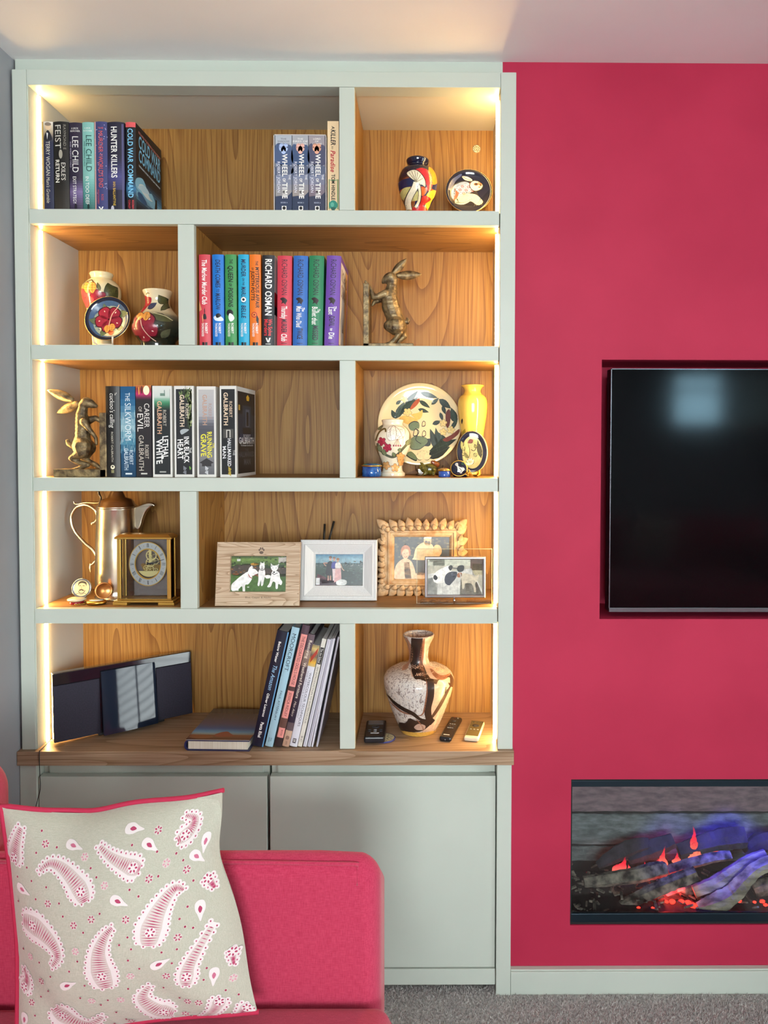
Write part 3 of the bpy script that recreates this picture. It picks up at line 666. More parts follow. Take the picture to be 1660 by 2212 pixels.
nb('teal-blue paperback with pale lettering, second on the third shelf', 261, 292.7, 835, .13, '#1C5478', [silk, ('t', 'THE', .07, .165, .48, .3, '#E6EEF0'), ('t', 'SILKWORM', .18, .60, .50, .40, '#DCE6E8'), ('t', 'ROBERT', .70, .865, .70, .26, '#D8E6EC'), ('t', 'GALBRAITH', .68, .925, .36, .28, '#D8E6EC'), ('r', .3, .955, .75, .972, '#E4ECEE')])
nb('black paperback with a fiery pink top, third on the third shelf', 294, 327.8, 832.5, .13, '#241F22', [('g', 0, 0, 1, .16, [(0, '#C87A3A'), (.25, '#8A3A2A'), (.6, '#C22A6A'), (1, '#241F22')]), ('e', .68, .055, .2, .3, '#FFF0C8'), ('s', [(.2, .02), (.22, .1)], .05, '#F0B050'), ('s', [(.4, .01), (.38, .09)], .05, '#2A1616'), ('t', 'CAREER', .195, .46, .70, .32, '#EAE4DC'), ('t', 'OF', .23, .29, .28, .2, '#D0C8BE'), ('t', 'EVIL', .30, .505, .28, .36, '#F0EAE2'), ('t', 'GALBRAITH', .54, .935, .33, .3, '#CFC6B8'), ('t', 'ROBERT', .645, .80, .68, .24, '#CFC6B8'), ('r', .3, .955, .7, .97, '#D8D4CC')])
def border(col, inset=.09):
    def f(A, W, H): A.rect(0, 0, 1, 1, '#DEDBD4'); A.L = .5; A.rect(inset, .035, 1 - inset, .97, col)
    return f
nb('paperback with white top fading through green to black, white-bordered, fourth on the third shelf', 330, 371.8, 834, .14, '#DEDBD4', [border('#1C2022'), ('g', .09, 0, .9, .26, [(0, '#DCDCD6'), (.45, '#C9D2CA'), (.7, '#3F8A62'), (1, '#1C2A24')]), ('r', .4, .08, .62, .11, '#6E8A7C'), ('s', [(.62, .045), (.64, .11)], .03, '#4A6A5C'), ('t', 'GALBRAITH', .165, .53, .36, .22, '#D6A888', B), ('t', 'ROBERT', .26, .44, .62, .17, '#C8C0B2'), ('t', 'LETHAL', .55, .80, .65, .28, '#F4F2EE', dict(bold=True, shear=-.15)), ('t', 'WHITE', .59, .86, .34, .30, '#F4F2EE', dict(bold=True, shear=-.15)), ('r', .35, .935, .68, .95, '#A9A9A4')])
def leaves(A, W, H):
    rr = random.Random(9)
    for i in range(46):
        v = rr.random() ** 1.4 * .38; u = .3 + rr.random() * .6 if v < .12 else .68 + rr.random() * .22
        A.ell(min(u, .86), .05 + v, .07, .05 * W / H * 1.6, rr.choice(['#7C8F52', '#4E6238', '#A6AE7C', '#33421F']), 7, rr.random() * 3)
nb('white-bordered paperback with ivy leaves down its black spine, fifth on the third shelf', 377, 419, 834, .145, '#E2DED6', [border('#1A1A1C'), leaves, ('t', 'GALBRAITH', .095, .45, .40, .22, '#E2CDB4', B), ('t', 'ROBERT', .19, .36, .66, .17, '#D8CCBA'), ('b', [(.3, .49), (.5, .47), (.75, .48), (.5, .52), (.35, .53)], '#A8AEB0'), ('t', 'INK BLACK', .555, .845, .62, .25, '#F2F0EC', dict(bold=True, shear=-.15)), ('t', 'HEART', .585, .81, .30, .28, '#F2F0EC', dict(bold=True, shear=-.15)), ('t', 'THE', .675, .735, .80, .13, wh), ('s', [(.45, .9), (.6, .9), (.45, .95), (.6, .95)], .05, '#7E8088'), ('b', [(.75, .88), (.85, .9), (.78, .92)], '#6AA040')])
nb('white-bordered grey paperback with yellow lettering and a pagoda roof, sixth on the third shelf', 426, 466.5, 835, .145, '#DAD6CE', [border('#6A6A70'), ('g', .09, .035, .91, .5, [(0, '#B9B6B4'), (.6, '#A7A7AC'), (.85, '#55555E'), (1, '#4A4A52')]), ('g', .09, .5, .91, .97, [(0, '#4A4A52'), (.6, '#7A7A7C'), (1, '#5C5C60')]), ('t', 'GALBRAITH', .09, .43, .42, .22, '#B9937E', B), ('t', 'ROBERT', .185, .36, .70, .17, '#A88A7C'), ('t', 'RUNNING', .50, .79, .66, .24, '#E4DC3C', dict(bold=True, shear=-.12)), ('t', 'GRAVE', .525, .775, .34, .27, '#E4DC3C', dict(bold=True, shear=-.12)), ('t', 'THE', .62, .68, .87, .12, '#E4DC3C'), ('p', [(.12, .84), (.5, .79), (.88, .84), (.75, .85), (.75, .88), (.25, .88), (.25, .85)], '#2C2A2C'), ('s', [(.42, .9), (.58, .9), (.42, .95), (.58, .95)], .05, '#C9C9CC')])
def hall(S, d, H):
    S.rect(0, 0, 1, 1, '#DEDAD2'); S.L = 1; S.rect(.06, .05, .96, .965, '#15171C'); S.L = 2
    S.rect(.3, .2, .75, .45, '#2C3644'); S.rect(.08, .3, .3, .52, '#26303E'); S.rect(.75, .3, .94, .52, '#222C38'); S.poly([(.15, .52), (.9, .52), (.96, .6), (.06, .6)], '#1C2A44'); S.L = 3
    S.rect(.46, .24, .66, .44, '#5A6272'); S.poly([(.5, .1), (.58, .07), (.66, .1), (.64, .14), (.52, .14)], '#E2B030'); S.rect(.1, .2, .18, .26, '#C9A040'); S.L = 4; S.rect(.5, .27, .62, .43, '#10141A')
    S.text('ROBERT', (.34, .565), (.72, .565), .009, '#B9B9BE'); S.text('GALBRAITH', (.12, .63), (.92, .63), .016, '#DCDCDC', bold=True); S.text('The Number One Bestseller', (.2, .66), (.86, .66), .0045, '#D0D0D0'); S.text('THE', (.42, .72), (.6, .72), .008, '#4A4C50'); S.text('HALLMARKED', (.1, .78), (.92, .78), .013, '#4E5056', bold=True); S.text('MAN', (.36, .87), (.72, .87), .015, '#56585E', bold=True)
nb('white-bordered black paperback with a doorway cover turned to view, last on the third shelf', 475.5, 511.7, 834, .165, '#DEDAD2', [border('#19191C'), ('t', 'GALBRAITH', .07, .435, .36, .24, '#E6CDB0', B), ('t', 'ROBERT', .165, .345, .66, .18, '#E6CDB0'), ('r', .2, .47, .82, .57, '#4A4844'), ('r', .38, .48, .64, .565, '#C9C4BA'), ('r', .44, .49, .58, .565, '#2A2826'), ('t', 'HALLMARKED', .575, .885, .56, .2, '#E6E6E6', dict(bold=True, shear=-.12)), ('t', 'MAN', .66, .80, .26, .2, '#E6E6E6', dict(bold=True, shear=-.12)), ('t', 'THE', .70, .76, .84, .12, '#D0D0D0'), ('s', [(.5, .91), (.66, .91), (.5, .96), (.66, .96)], .06, '#B8A040')], side=hall, rotz=-3.0)
# ---- leaning art books on the worktop: (bottom-left px, bottom-right px, bottom y, top-left px, top y)
g5 = 'art books leaning against the lowest divider'
def lean(label, xa, xb, yb, xt, yt, col, sp, depth, hard, Y=.012, pages=PAGEW, rough=.4):
    x0 = at(xa, yb, Y)[0]; x1 = at(xb, yb, Y)[0]; X, Z = at(xt, yt, Y); a = math.atan2(X - x0, Z - WT)
    wd = (x1 - x0) * math.cos(a); H = math.hypot(X - x0, Z - WT) - wd * math.tan(a) * .5
    # rests on its lower right corner: the left-bottom corner is lifted by the tilt
    return book(label, 0, 0, 0, 0, depth, col, sp, loc=(x0, Y, WT + .0012 + wd * math.sin(a)), Wd=wd, H=H, hard=hard, tilt=math.degrees(a), group=g5, pages=pages, rough=rough)
lean('tall navy hardback with white mixed lettering, leftmost of the leaning books', 544, 570, 1611, 600.5, 1364, '#17182A', [('r', .9, 0, 1, 1, '#5F8FB8'), ('t', 'Below Water', .09, .27, .45, .2, wh, B), ('t', 'The Amazon', .29, .51, .5, .34, '#9CC4E4', dict(shear=.3)), ('t', 'Oliver Lucanus', .54, .745, .45, .2, wh, B), ('t', 'Panta Rhei', .79, .925, .5, .26, wh, B)], .22, True)
lean('pale blue hardback with large navy capitals, second of the leaning books', 573, 590, 1609.5, 632, 1356, '#9FC0CE', [('t', 'MOORCROFT', .05, .365, .52, .46, '#1C2A38'), ('t', 'PAUL ATTERBURY', .53, .78, .5, .26, '#2C3C4A'), ('t', 'DENNIS', .925, .955, .6, .14, '#2C3C4A'), ('t', 'EDWARDS', .925, .965, .35, .14, '#2C3C4A')], .21, True)
lean('dark spine with salmon-pink title panels, third of the leaning books', 592.5, 609, 1607.5, 655, 1351, '#3A2A2E', [('g', 0, 0, 1, 1, [(0, '#54404A'), (.3, '#3A2A2E'), (.8, '#6A4A40'), (1, '#2A2022')]), ('r', .12, .075, .95, .505, '#E2938A'), ('r', .12, .54, .95, .765, '#E2938A'), ('r', .12, .845, .95, .925, '#E2938A'), ('t', "THE DECORATED DOLL'S HOUSE", .09, .49, .55, .38, '#5A2A2E'), ('t', 'JESSICA RIDLEY', .555, .75, .55, .34, '#5A2A2E'), ('t', 'BOOK', .86, .91, .6, .2, '#5A2A2E')], .20, True)
lean('dark brown hardback with cream lettering and pale patches, fourth of the leaning books', 610, 625, 1606.5, 667.5, 1371, '#3A2E38', [('g', 0, 0, 1, 1, [(0, '#6A5A60'), (.12, '#54444C'), (.2, '#A8907C'), (.32, '#4A3A40'), (.8, '#241E30'), (.86, '#C9A890'), (1, '#B58E78')]), ('t', 'Restoring', .05, .215, .55, .42, '#F2E6D2'), ('t', 'Weathered Furniture', .25, .57, .5, .42, '#F2E6D2'), ('t', 'Max Alary', .595, .73, .45, .3, '#D8C8B8', dict(shear=.25)), ('e', .5, .92, .28, .3, '#8A6A5C'), ('t', 'GMC', .95, .985, .5, .2, '#5A4438')], .19, True)
lean('white hardback with yellow picture atop its spine, fifth of the leaning books', 626, 642.5, 1604, 676, 1394, '#D4D2DA', [('g', 0, 0, 1, .21, [(0, '#8A7A58'), (.2, '#D8C07A'), (.5, '#6A5A58'), (.8, '#E0A838'), (1, '#C9B27A')]), ('s', [(.2, .15), (.9, .05)], .06, '#A83A2A'), ('t', 'WATERCOLOUR TECHNIQUES', .27, .80, .62, .3, '#4A4450'), ('t', 'FOR ARTISTS & ILLUSTRATORS', .26, .72, .22, .2, '#9A96A2'), ('r', .28, .92, .72, .965, '#3A3640'), ('t', 'DK', .927, .958, .5, .26, wh, B)], .19, True)
lean('slim cream paperback with black tag at the top, sixth of the leaning books', 643.2, 652.7, 1607, 697, 1381, '#D6D0C4', [('r', .1, .08, .95, .235, '#1C1A1A'), ('t', 'The Art School', .09, .225, .5, .5, wh), ('t', 'AN INTRODUCTION TO WATERCOLOUR', .26, .785, .5, .4, '#6A6660'), ('t', 'RC', .90, .96, .5, .5, '#6A6660')], .19, False)
for i, (xa, xb, yb, xt, yt, c) in enumerate(((655, 662.5, 1607, 708, 1382, '#BDBAC4'), (664.2, 671, 1606.5, 716, 1381, '#A9A6B2'), (672.6, 676.5, 1606, 721, 1380, '#C4C2CC'), (682.8, 686.6, 1606, 730, 1377, '#9C98A4'))):
    lean(('white slim volume next to the cream paperback, first of four thin ones', 'second of the four thin whitish volumes', 'third of the four thin whitish volumes', 'outermost thin whitish volume, nearest the divider')[i], xa, xb, yb, xt, yt, c, [('r', .8, 0, 1, 1, '#E4E2E8')], .2, False)
# ---- large book lying flat
fx, fy = atz(400.5, 1621.5, WT); gx, gy = atz(539, 1623.5, WT)
ang = math.atan2(gy - fy, gx - fx); Wf = math.hypot(gx - fx, gy - fy); Tf = .0275
fbk = thing('book', 'thick hardback with a desert-landscape jacket, lying flat at the front of the worktop', 'book', (fx, fy, WT + .0004), (0, 0, ang))
Df = .215; r = Tf / 2
poly = [(Wf, 0), (Wf, .0026), (.008, .0026)] + [(.010 - r * .62 * math.sin(a), Tf / 2 - (Tf / 2 - .0026) * math.cos(a)) for a in (math.pi * k / 10 for k in range(1, 10))] + [(.008, Tf - .0026), (Wf, Tf - .0026), (Wf, Tf), (.006, Tf)] + [(.008 - r * .8 * math.sin(a), Tf / 2 + Tf / 2 * math.cos(a)) for a in (math.pi * k / 10 for k in range(1, 10))] + [(.006, 0)]
fc = MB().prism(poly, 0, Df, 'y').build('cover', covermat('#2B2F55', .3), fbk)
MB().box(.006, Wf - .006, .004, Df - .004, .003, Tf - .003).build('page_block', PAGES, fbk)
A = Art(lambda u, v: (u * Wf, (1 - v) * Df))
A.grad(0, 0, 1, 1, [(0, '#4E443E'), (.3, '#5C5258'), (.5, '#5A5670'), (.64, '#3F5C90'), (.74, '#5C92C0'), (.80, '#86A8B4'), (.84, '#8A5A40'), (1, '#5C4038')], 24); A.L = 1
A.blob([(.38, .86), (.45, .77), (.55, .74), (.63, .8), (.7, .87), (.5, .9)], '#8F5040'); A.blob([(0, .9), (.2, .84), (.4, .9), (.2, .95)], '#8A5A40'); A.rect(0, .985, 1, 1, '#D8D8DE')
for q in ((.2, .12), (.26, .10), (.38, .11), (.16, .27), (.3, .26), (.62, .27), (.72, .26), (.82, .27)): A.stroke([q, (q[0] + .012, q[1] + .10)], .006, '#A79FA6', True)
A.emit('jacket_print', fc, lambda u, v, h: (u, v, Tf + h + .0001), PRINTG)
# ================================================================== ceramics and ornaments
class Crop:
    """a measured patch of the photo: patch pixels -> photo pixels -> metres at depth Y"""
    def __init__(s, sc, ox, oy): s.s, s.ox, s.oy = sc, ox, oy
    def p(s, x, y): return (s.ox + x / s.s, s.oy + y / s.s)
    def w(s, x, y, Y): return at(*s.p(x, y), Y)
    def k(s, Y): return ppm(Y) / s.s
def zramp(key, stops, rough=.12, coat=.5, axis='Z'):
    if key in MATS: return MATS[key]
    m = pmat(key, '#ffffff', rough, coat=coat); nt, N, L, b = nodes_of(m)
    tc = N.new('ShaderNodeTexCoord'); sx = N.new('ShaderNodeSeparateXYZ'); L.new(tc.outputs['Object'], sx.inputs[0])
    z0, z1 = stops[0][0], stops[-1][0]
    nz = N.new('ShaderNodeTexNoise'); nz.inputs['Scale'].default_value = 25; L.new(tc.outputs['Object'], nz.inputs['Vector'])
    mr = N.new('ShaderNodeMapRange'); mr.inputs[1].default_value = z0; mr.inputs[2].default_value = z1; L.new(sx.outputs[axis], mr.inputs[0])
    ad = N.new('ShaderNodeMath'); ad.operation = 'MULTIPLY_ADD'; ad.inputs[1].default_value = .12; L.new(nz.outputs['Fac'], ad.inputs[0])
    sb = N.new('ShaderNodeMath'); sb.operation = 'SUBTRACT'; sb.inputs[1].default_value = .06; L.new(mr.outputs[0], sb.inputs[0]); L.new(sb.outputs[0], ad.inputs[2])
    r = N.new('ShaderNodeValToRGB'); e = r.color_ramp.elements
    while len(e) > 1: e.remove(e[-1])
    e[0].position = 0; e[0].color = (*lin(stops[0][1]), 1)
    for z, c in stops[1:]:
        q = e.new((z - z0) / (z1 - z0)); q.color = (*lin(c), 1)
    L.new(ad.outputs[0], r.inputs['Fac']); L.new(r.outputs['Color'], b.inputs['Base Color'])
    return m
def smooth_profile(pr, n=5):
    return catmull(pr, n, False)
def vase(label, C, cx, prof, Y, zb, mat, name='vase', wall=.004, deep=.5, inner=None, decor=None, decmat=None, seg=56, foot=None):
    """prof: (patch y, half width) from rim to base; decor(Art) drawn in patch pixels"""
    k = C.k(Y); xw = C.w(cx, prof[0][0], Y)[0]
    pts = [(hw * k, C.w(cx, y, Y)[1] - zb) for y, hw in prof]; pts = list(reversed(pts)); pts[0] = (pts[0][0], 0.0)
    o = thing(name, label, 'vase', (xw, Y, zb + .0003))
    sm = smooth_profile(pts); ht = sm[-1][1]
    ins = [(max(r - wall, .002), z) for r, z in reversed(sm) if z > ht * (1 - deep)]
    body = MB().lathe([(0, 0)] + sm + [(sm[-1][0] - wall * .5, ht + wall * .3)] + ins + [(0, ins[-1][1])], seg).build('body', mat, o)
    R = np.array(sm); zs, rs = R[:, 1], R[:, 0]
    def mp(u, v, h):
        v = min(max(v, .0005), ht); r = float(np.interp(v, zs, rs)) + h; s = min(max(u / r, -.985), .985); a = math.asin(s)
        return (r * math.sin(a), -r * math.cos(a), v)
    if decor:
        def tf(x, y):                                                # photo point -> point on the front of the pot
            u, v = (x - cx) * k, C.w(cx, y, Y)[1] - zb
            for _ in range(4):
                r = float(np.interp(v, zs, rs)); Yd = Y - math.sqrt(max(r * r - min(abs(u), r) ** 2, 0)); u, v = (x - cx) * C.k(Yd), C.w(cx, y, Yd)[1] - zb
            return u, v
        A = Art(tf); decor(A)
        A.emit('painted_motif', body, lambda u, v, h: mp(u, v, h + .0002), decmat or GLAZE, maxlen=.004, eps=1.2e-4)
    return o, body, mp, k
C1, C3, C4, C6 = Crop(3.952, 0, 80), Crop(3.952, 720, 120), Crop(4.611, 60, 470), Crop(3.952, 700, 470)
D1, D3, D4, D5, D6 = Crop(6.385, 60, 760), Crop(4.15, 720, 760), Crop(4.368, 60, 1030), Crop(4.368, 440, 1080), Crop(4.882, 780, 1080)
E1, E3 = Crop(4.049, 30, 1330), Crop(4.15, 720, 1330)
dk = '#1E1A20'
def leaf(A, a, b, w, c, vein=None, line=dk):
    """pointed leaf from a to b, with outline and vein"""
    dx, dy = b[0] - a[0], b[1] - a[1]; l = math.hypot(dx, dy); nx, ny = -dy / l, dx / l
    def sh(q): return [a] + [(a[0] + dx * t + nx * q * math.sin(math.pi * t ** .8), a[1] + dy * t + ny * q * math.sin(math.pi * t ** .8)) for t in (.2, .4, .6, .8)] + [b] + [(a[0] + dx * t - nx * q * math.sin(math.pi * t ** .8), a[1] + dy * t - ny * q * math.sin(math.pi * t ** .8)) for t in (.8, .6, .4, .2)]
    L = A.L
    if line: A.poly(sh(w + 5), line); A.L = L + 1
    A.poly(sh(w), c); A.L = L + 2; A.stroke([a, b], max(3, w * .14), vein or line or dk, True); A.L = L
def flower(A, cx, cy, R, c, n=5, rot=0, line=dk, spots=None, w=.62):
    L = A.L
    for i in range(n):
        a = rot + 2 * math.pi * i / n; d = (math.cos(a), math.sin(a)); q = (-d[1], d[0])
        P = lambda f, s: (cx + d[0] * R * f + q[0] * R * s, cy + d[1] * R * f + q[1] * R * s)
        A.L = L; A.blob([P(0, 0), P(.45, w * .62), P(.95, w * .5), P(1.08, 0), P(.95, -w * .5), P(.45, -w * .62)], line)
        A.L = L + 1; A.blob([P(.06, 0), P(.45, w * .55), P(.9, w * .42), P(1.0, 0), P(.9, -w * .42), P(.45, -w * .55)], c)
        if spots: A.L = L + 2; A.ell(*P(.72, .05), R * .07, R * .04, spots, 8, a)
    A.L = L
def berry(A, cx, cy, w, h):
    L = A.L
    A.blob([(cx - w, cy), (cx - w * .7, cy - h * .7), (cx, cy - h), (cx + w * .7, cy - h * .7), (cx + w, cy), (cx + w * .5, cy + h * .7), (cx, cy + h), (cx - w * .5, cy + h * .7)], '#8A3A12'); A.L = L + 1
    A.blob([(cx - w * .92, cy), (cx - w * .64, cy - h * .64), (cx, cy - h * .9), (cx + w * .64, cy - h * .64), (cx + w * .92, cy), (cx + w * .45, cy + h * .64), (cx, cy + h * .9), (cx - w * .45, cy + h * .64)], '#E8A04A'); A.L = L + 2
    for i in range(4):
        for j in range(3): A.ell(cx - w * .6 + i * w * .4, cy - h * .45 + j * h * .42, w * .07, h * .1, '#3A1C0C', 6)
    A.stroke([(cx, cy - h * .9), (cx, cy + h * .85)], w * .08, '#8A3A12'); A.L = L
# ---- top right: toadstool vase
def dec1(A):
    A.L = 1; A.rect(545, 1105, 900, 1175, '#1A1E48'); A.L = 2
    A.blob([(690, 985), (760, 960), (830, 1000), (850, 1100), (820, 1160), (790, 1080), (740, 1010)], '#C22A34'); A.blob([(820, 960), (880, 1020), (890, 1090), (840, 1100), (820, 1030)], '#E8902A')
    A.blob([(575, 1190), (600, 1140), (650, 1125), (710, 1140), (730, 1180), (720, 1240), (600, 1240)], '#C9C07A'); A.blob([(805, 1180), (860, 1150), (885, 1180), (850, 1240), (820, 1300), (800, 1320), (790, 1250)], '#EEC33A'); A.blob([(600, 1235), (650, 1205), (700, 1230), (690, 1290), (640, 1300)], '#8A4A1E'); A.L = 3
    A.blob([(745, 1145), (770, 1130), (800, 1160), (770, 1200), (745, 1190)], '#D8642A'); A.blob([(720, 1290), (760, 1210), (800, 1200), (835, 1230), (800, 1260), (760, 1290)], '#B8241E'); A.blob([(675, 1325), (700, 1290), (770, 1285), (800, 1325)], '#C02418'); A.L = 4
    A.blob([(628, 1010), (650, 985), (700, 972), (750, 1000), (790, 1060), (795, 1130), (760, 1110), (720, 1110), (700, 1080), (660, 1050)], dk); A.L = 5
    A.blob([(634, 1010), (652, 990), (700, 978), (746, 1004), (784, 1062), (788, 1120), (760, 1103), (722, 1102), (704, 1074), (664, 1044)], '#EDE3C4'); A.L = 6
    for t in ((650, 1000), (672, 988), (700, 985), (726, 1000), (750, 1018), (770, 1050)): A.stroke([t, (712, 1085)], 5, '#8A7A58')
    A.stroke([(715, 1085), (700, 1130), (660, 1200), (640, 1260), (650, 1325)], 62, dk, smooth=4); A.L = 7; A.stroke([(715, 1085), (700, 1130), (662, 1200), (642, 1260), (652, 1325)], 50, '#EFE6CA', smooth=4); A.L = 8
    A.stroke([(735, 1110), (745, 1180), (735, 1250), (705, 1300)], 30, dk, smooth=4); A.L = 9; A.stroke([(735, 1110), (744, 1180), (733, 1250), (705, 1300)], 20, '#E6DAB4', smooth=4)
    for x in (650, 690, 730, 770, 800): A.stroke([(x - 30, 950), (x - 50, 1010)], 8, '#7A2A14', True)
vm = zramp('toadstool_glaze', [(0, '#C9861E'), (.02, '#E6B23A'), (.045, '#1E2350'), (.075, '#20244E'), (.088, '#D8661E'), (.098, '#C2541C'), (.112, '#4A241C'), (.118, '#12142E'), (.135, '#12142E')])
vase('round-shouldered vase painted with toadstools in navy, orange and red, top right compartment', C3, 722, [(893, 92), (905, 96), (930, 88), (946, 78), (962, 92), (990, 135), (1050, 160), (1100, 165), (1150, 160), (1200, 148), (1260, 122), (1325, 96), (1352, 86)], .12, ST[0], vm, decor=dec1, deep=.25)
def plate(label, C, cx, cy, rp, Y, zb, mat, decor, tilt=12, dpt=.012, rimcol=None, ry=None, name='plate', cat='plate', stand=None, group=None):
    """a plate stood on edge, leaning back; decor drawn in patch pixels"""
    k = C.k(Y); xw, zc = C.w(cx, cy, Y); R = rp * k; sy = (ry or rp) / rp
    t = math.radians(tilt); zlow = max(zc - R * sy * math.cos(t) - zb, .0008)
    o = thing(name, label, cat, (xw, Y, zb + .0003), group=group)
    M = Matrix.Translation((0, R * sy * math.sin(t) + .004, zc - zb)) @ Matrix.Rotation(-t, 4, 'X') @ Matrix.Scale(sy, 4, (0, 0, 1))
    prof = [(0, 0), (R * .55, 0), (R * .6, .002), (R * .9, -dpt * .7), (R, -dpt), (R * .985, -dpt - .0018), (R * .88, -dpt * .55 - .003), (R * .62, -.0035), (0, -.0035)]
    m = MB().lathe([(r, z) for r, z in prof], 64); m.move(0, Matrix.Rotation(math.radians(-90), 4, 'X'))             # the face looks towards -Y
    m.move(0, M); body = m.build('body', mat, o)
    fr = np.array([(0, -.0035), (R * .62, -.0035), (R * .88, -dpt * .55 - .003), (R * .985, -dpt - .0018), (R * 1.2, -dpt - .0018)])
    A = Art(lambda x, y: ((x - cx) * k, (cy - y) * k / sy)); decor(A)
    def mp(u, v, h):
        rr = math.hypot(u, v); q = min(1, R * .985 / max(rr, 1e-6))
        return tuple(M @ Vector((u * q, float(np.interp(rr, fr[:, 0], fr[:, 1])) - h - .0002, v * q)))
    A.emit('painted_motif', body, mp, GLAZE, maxlen=.006, eps=8e-5)
    if rimcol:
        MB().tube([tuple(M @ Vector((R * math.cos(a), -dpt, R * math.sin(a)))) for a in (2 * math.pi * i / 64 for i in range(64))], .0011, 6, True).build('rim', rimcol, body)
    return o, M, R
navy = pmat('navy_glaze', '#14162C', .1, coat=.6); creamg = pmat('cream_glaze', '#EBDCAE', .14, coat=.5); yellowg = pmat('yellow_glaze', '#EFC75E', .12, coat=.6); ivory = pmat('ivory_glaze', '#EDE4CC', .14, coat=.5); goldrim = pmat('gilt_rim', '#D8B878', .25, .8)
def dec2(A):                                                         # leaping hare with fish-scale back
    A.L = 1; A.blob([(985, 1130), (1020, 1050), (1090, 1000), (1100, 1010), (1050, 1060), (1010, 1140)], '#2E3C6A')
    A.blob([(1000, 1200), (1005, 1150), (1030, 1100), (1080, 1060), (1140, 1050), (1190, 1080), (1230, 1150), (1250, 1200), (1290, 1260), (1240, 1290), (1180, 1280), (1120, 1280), (1060, 1250), (1030, 1280), (1010, 1240)], dk); A.L = 2
    A.blob([(1040, 1250), (1060, 1200), (1110, 1165), (1190, 1170), (1240, 1190), (1280, 1250), (1240, 1280), (1180, 1240), (1130, 1260), (1080, 1250)], '#E4D9B8')
    A.blob([(1010, 1180), (1030, 1110), (1080, 1070), (1140, 1060), (1180, 1090), (1195, 1150), (1130, 1160), (1070, 1190), (1030, 1230)], '#8FA2BE'); A.L = 3
    for i in range(7):
        for j in range(4):
            x, y = 1035 + i * 24 + j * 4, 1160 - i * 9 + j * 22 - 30
            A.ring(x, y, 11, 9, 4, '#C0503A' if (i + j) % 3 == 0 else '#E6E6E4', 10)
    A.blob([(1165, 1090), (1190, 1050), (1240, 1050), (1285, 1090), (1270, 1130), (1220, 1150), (1180, 1130)], dk); A.L = 4
    A.blob([(1172, 1090), (1194, 1057), (1238, 1057), (1278, 1092), (1264, 1124), (1220, 1143), (1186, 1126)], '#EAE0C6'); A.L = 5
    A.ell(1224, 1082, 20, 13, '#A85A34'); A.blob([(1240, 1060), (1275, 1085), (1262, 1100), (1245, 1085)], '#C77A4A'); A.ell(1252, 1110, 10, 6, '#B86A44'); A.L = 6; A.ell(1224, 1082, 12, 9, dk); A.L = 7
    A.blob([(1105, 1018), (1150, 1018), (1190, 1040), (1180, 1055), (1130, 1045)], '#E6DAC0'); A.L = 8; A.stroke([(1110, 1020), (1180, 1050)], 5, '#9A6A4A')
    A.stroke([(1030, 1240), (1060, 1180), (1050, 1140)], 26, '#C86A4A', True, 4); A.stroke([(1040, 1270), (1070, 1190)], 12, '#EDE4CC', True)
    A.blob([(1040, 1262), (1110, 1250), (1170, 1215), (1200, 1210), (1150, 1255), (1090, 1275)], '#E8DFC4'); A.stroke([(1060, 1262), (1140, 1245), (1190, 1214)], 5, '#9A5A3A', smooth=4)
    for i in range(5): A.stroke([(1225 + i * 12, 1230), (1205 + i * 16, 1290)], 9, '#F1EAD4', True)
plate('round navy dish painted with a scaly curled hare, top right compartment', C3, 1160, 1156, 196, .17, ST[0], navy, dec2, 11, rimcol=goldrim)
# ---- second shelf left
def dec3(A):
    A.L = 1; leaf(A, (600, 780), (590, 640), 30, '#9AA24A'); leaf(A, (640, 700), (655, 622), 22, '#7E9048'); leaf(A, (900, 820), (850, 650), 45, '#4A4A2A'); leaf(A, (860, 760), (900, 700), 25, '#5C5A34'); leaf(A, (800, 730), (770, 645), 12, '#6A6A40')
    A.L = 4; flower(A, 640, 800, 95, '#D8484A', 5, .3, '#7A1C1C'); flower(A, 775, 790, 70, '#8E1E34', 5, .8, '#4A1018')
    A.L = 8; berry(A, 668, 700, 42, 58); berry(A, 728, 700, 42, 60); A.L = 12; A.stroke([(695, 760), (690, 850)], 10, '#E8E0C4'); A.stroke([(668, 640), (705, 622), (740, 650)], 8, '#5A4A2A', smooth=4)
vase('cream ginger-jar vase painted with strawberries, half behind the small plate', C4, 735, [(558, 104), (572, 108), (598, 98), (618, 100), (640, 128), (690, 168), (750, 178), (810, 172), (890, 148), (1000, 118), (1150, 98), (1242, 92), (1262, 92)], .16, ST[1], creamg, decor=dec3, deep=.3)
def dec4(A):
    A.L = 0; A.ell(790, 1012, 190, 190, '#39557A', 40); A.L = 1; A.ell(800, 1030, 160, 160, '#8E9C8C', 36); A.L = 2; A.ell(820, 1060, 130, 130, '#C9C49E', 32)
    A.L = 3
    for a, b, w in (((760, 980), (735, 850), 34), ((700, 1040), (600, 1020), 30), ((690, 1040), (640, 990), 16), ((880, 960), (985, 950), 34), ((870, 1100), (950, 1100), 26), ((760, 1100), (735, 1195), 28), ((740, 900), (780, 980), 14)): leaf(A, a, b, w, '#5A6A48')
    A.L = 6; flower(A, 790, 1010, 130, '#8A1E36', 5, -.9, '#3A0C18', '#E8D4C4', .8); A.L = 10; A.stroke([(795, 1080), (820, 960), (880, 880), (890, 865)], 7, '#E0B8A0', smooth=4)
    berry(A, 780, 1110, 32, 42); berry(A, 828, 1095, 34, 44); A.L = 14; A.blob([(795, 1150), (820, 1130), (855, 1140), (830, 1180)], '#B8502A')
pl, M4, R4 = plate('small round blue-rimmed dish painted with a crimson flower, on a clear stand', C4, 790, 1010, 222, .085, ST[1] + .0, navy, dec4, 10, rimcol=goldrim)
clear = pmat('clear_acrylic', '#FFFFFF', .03, trans=1.0, ior=1.49)
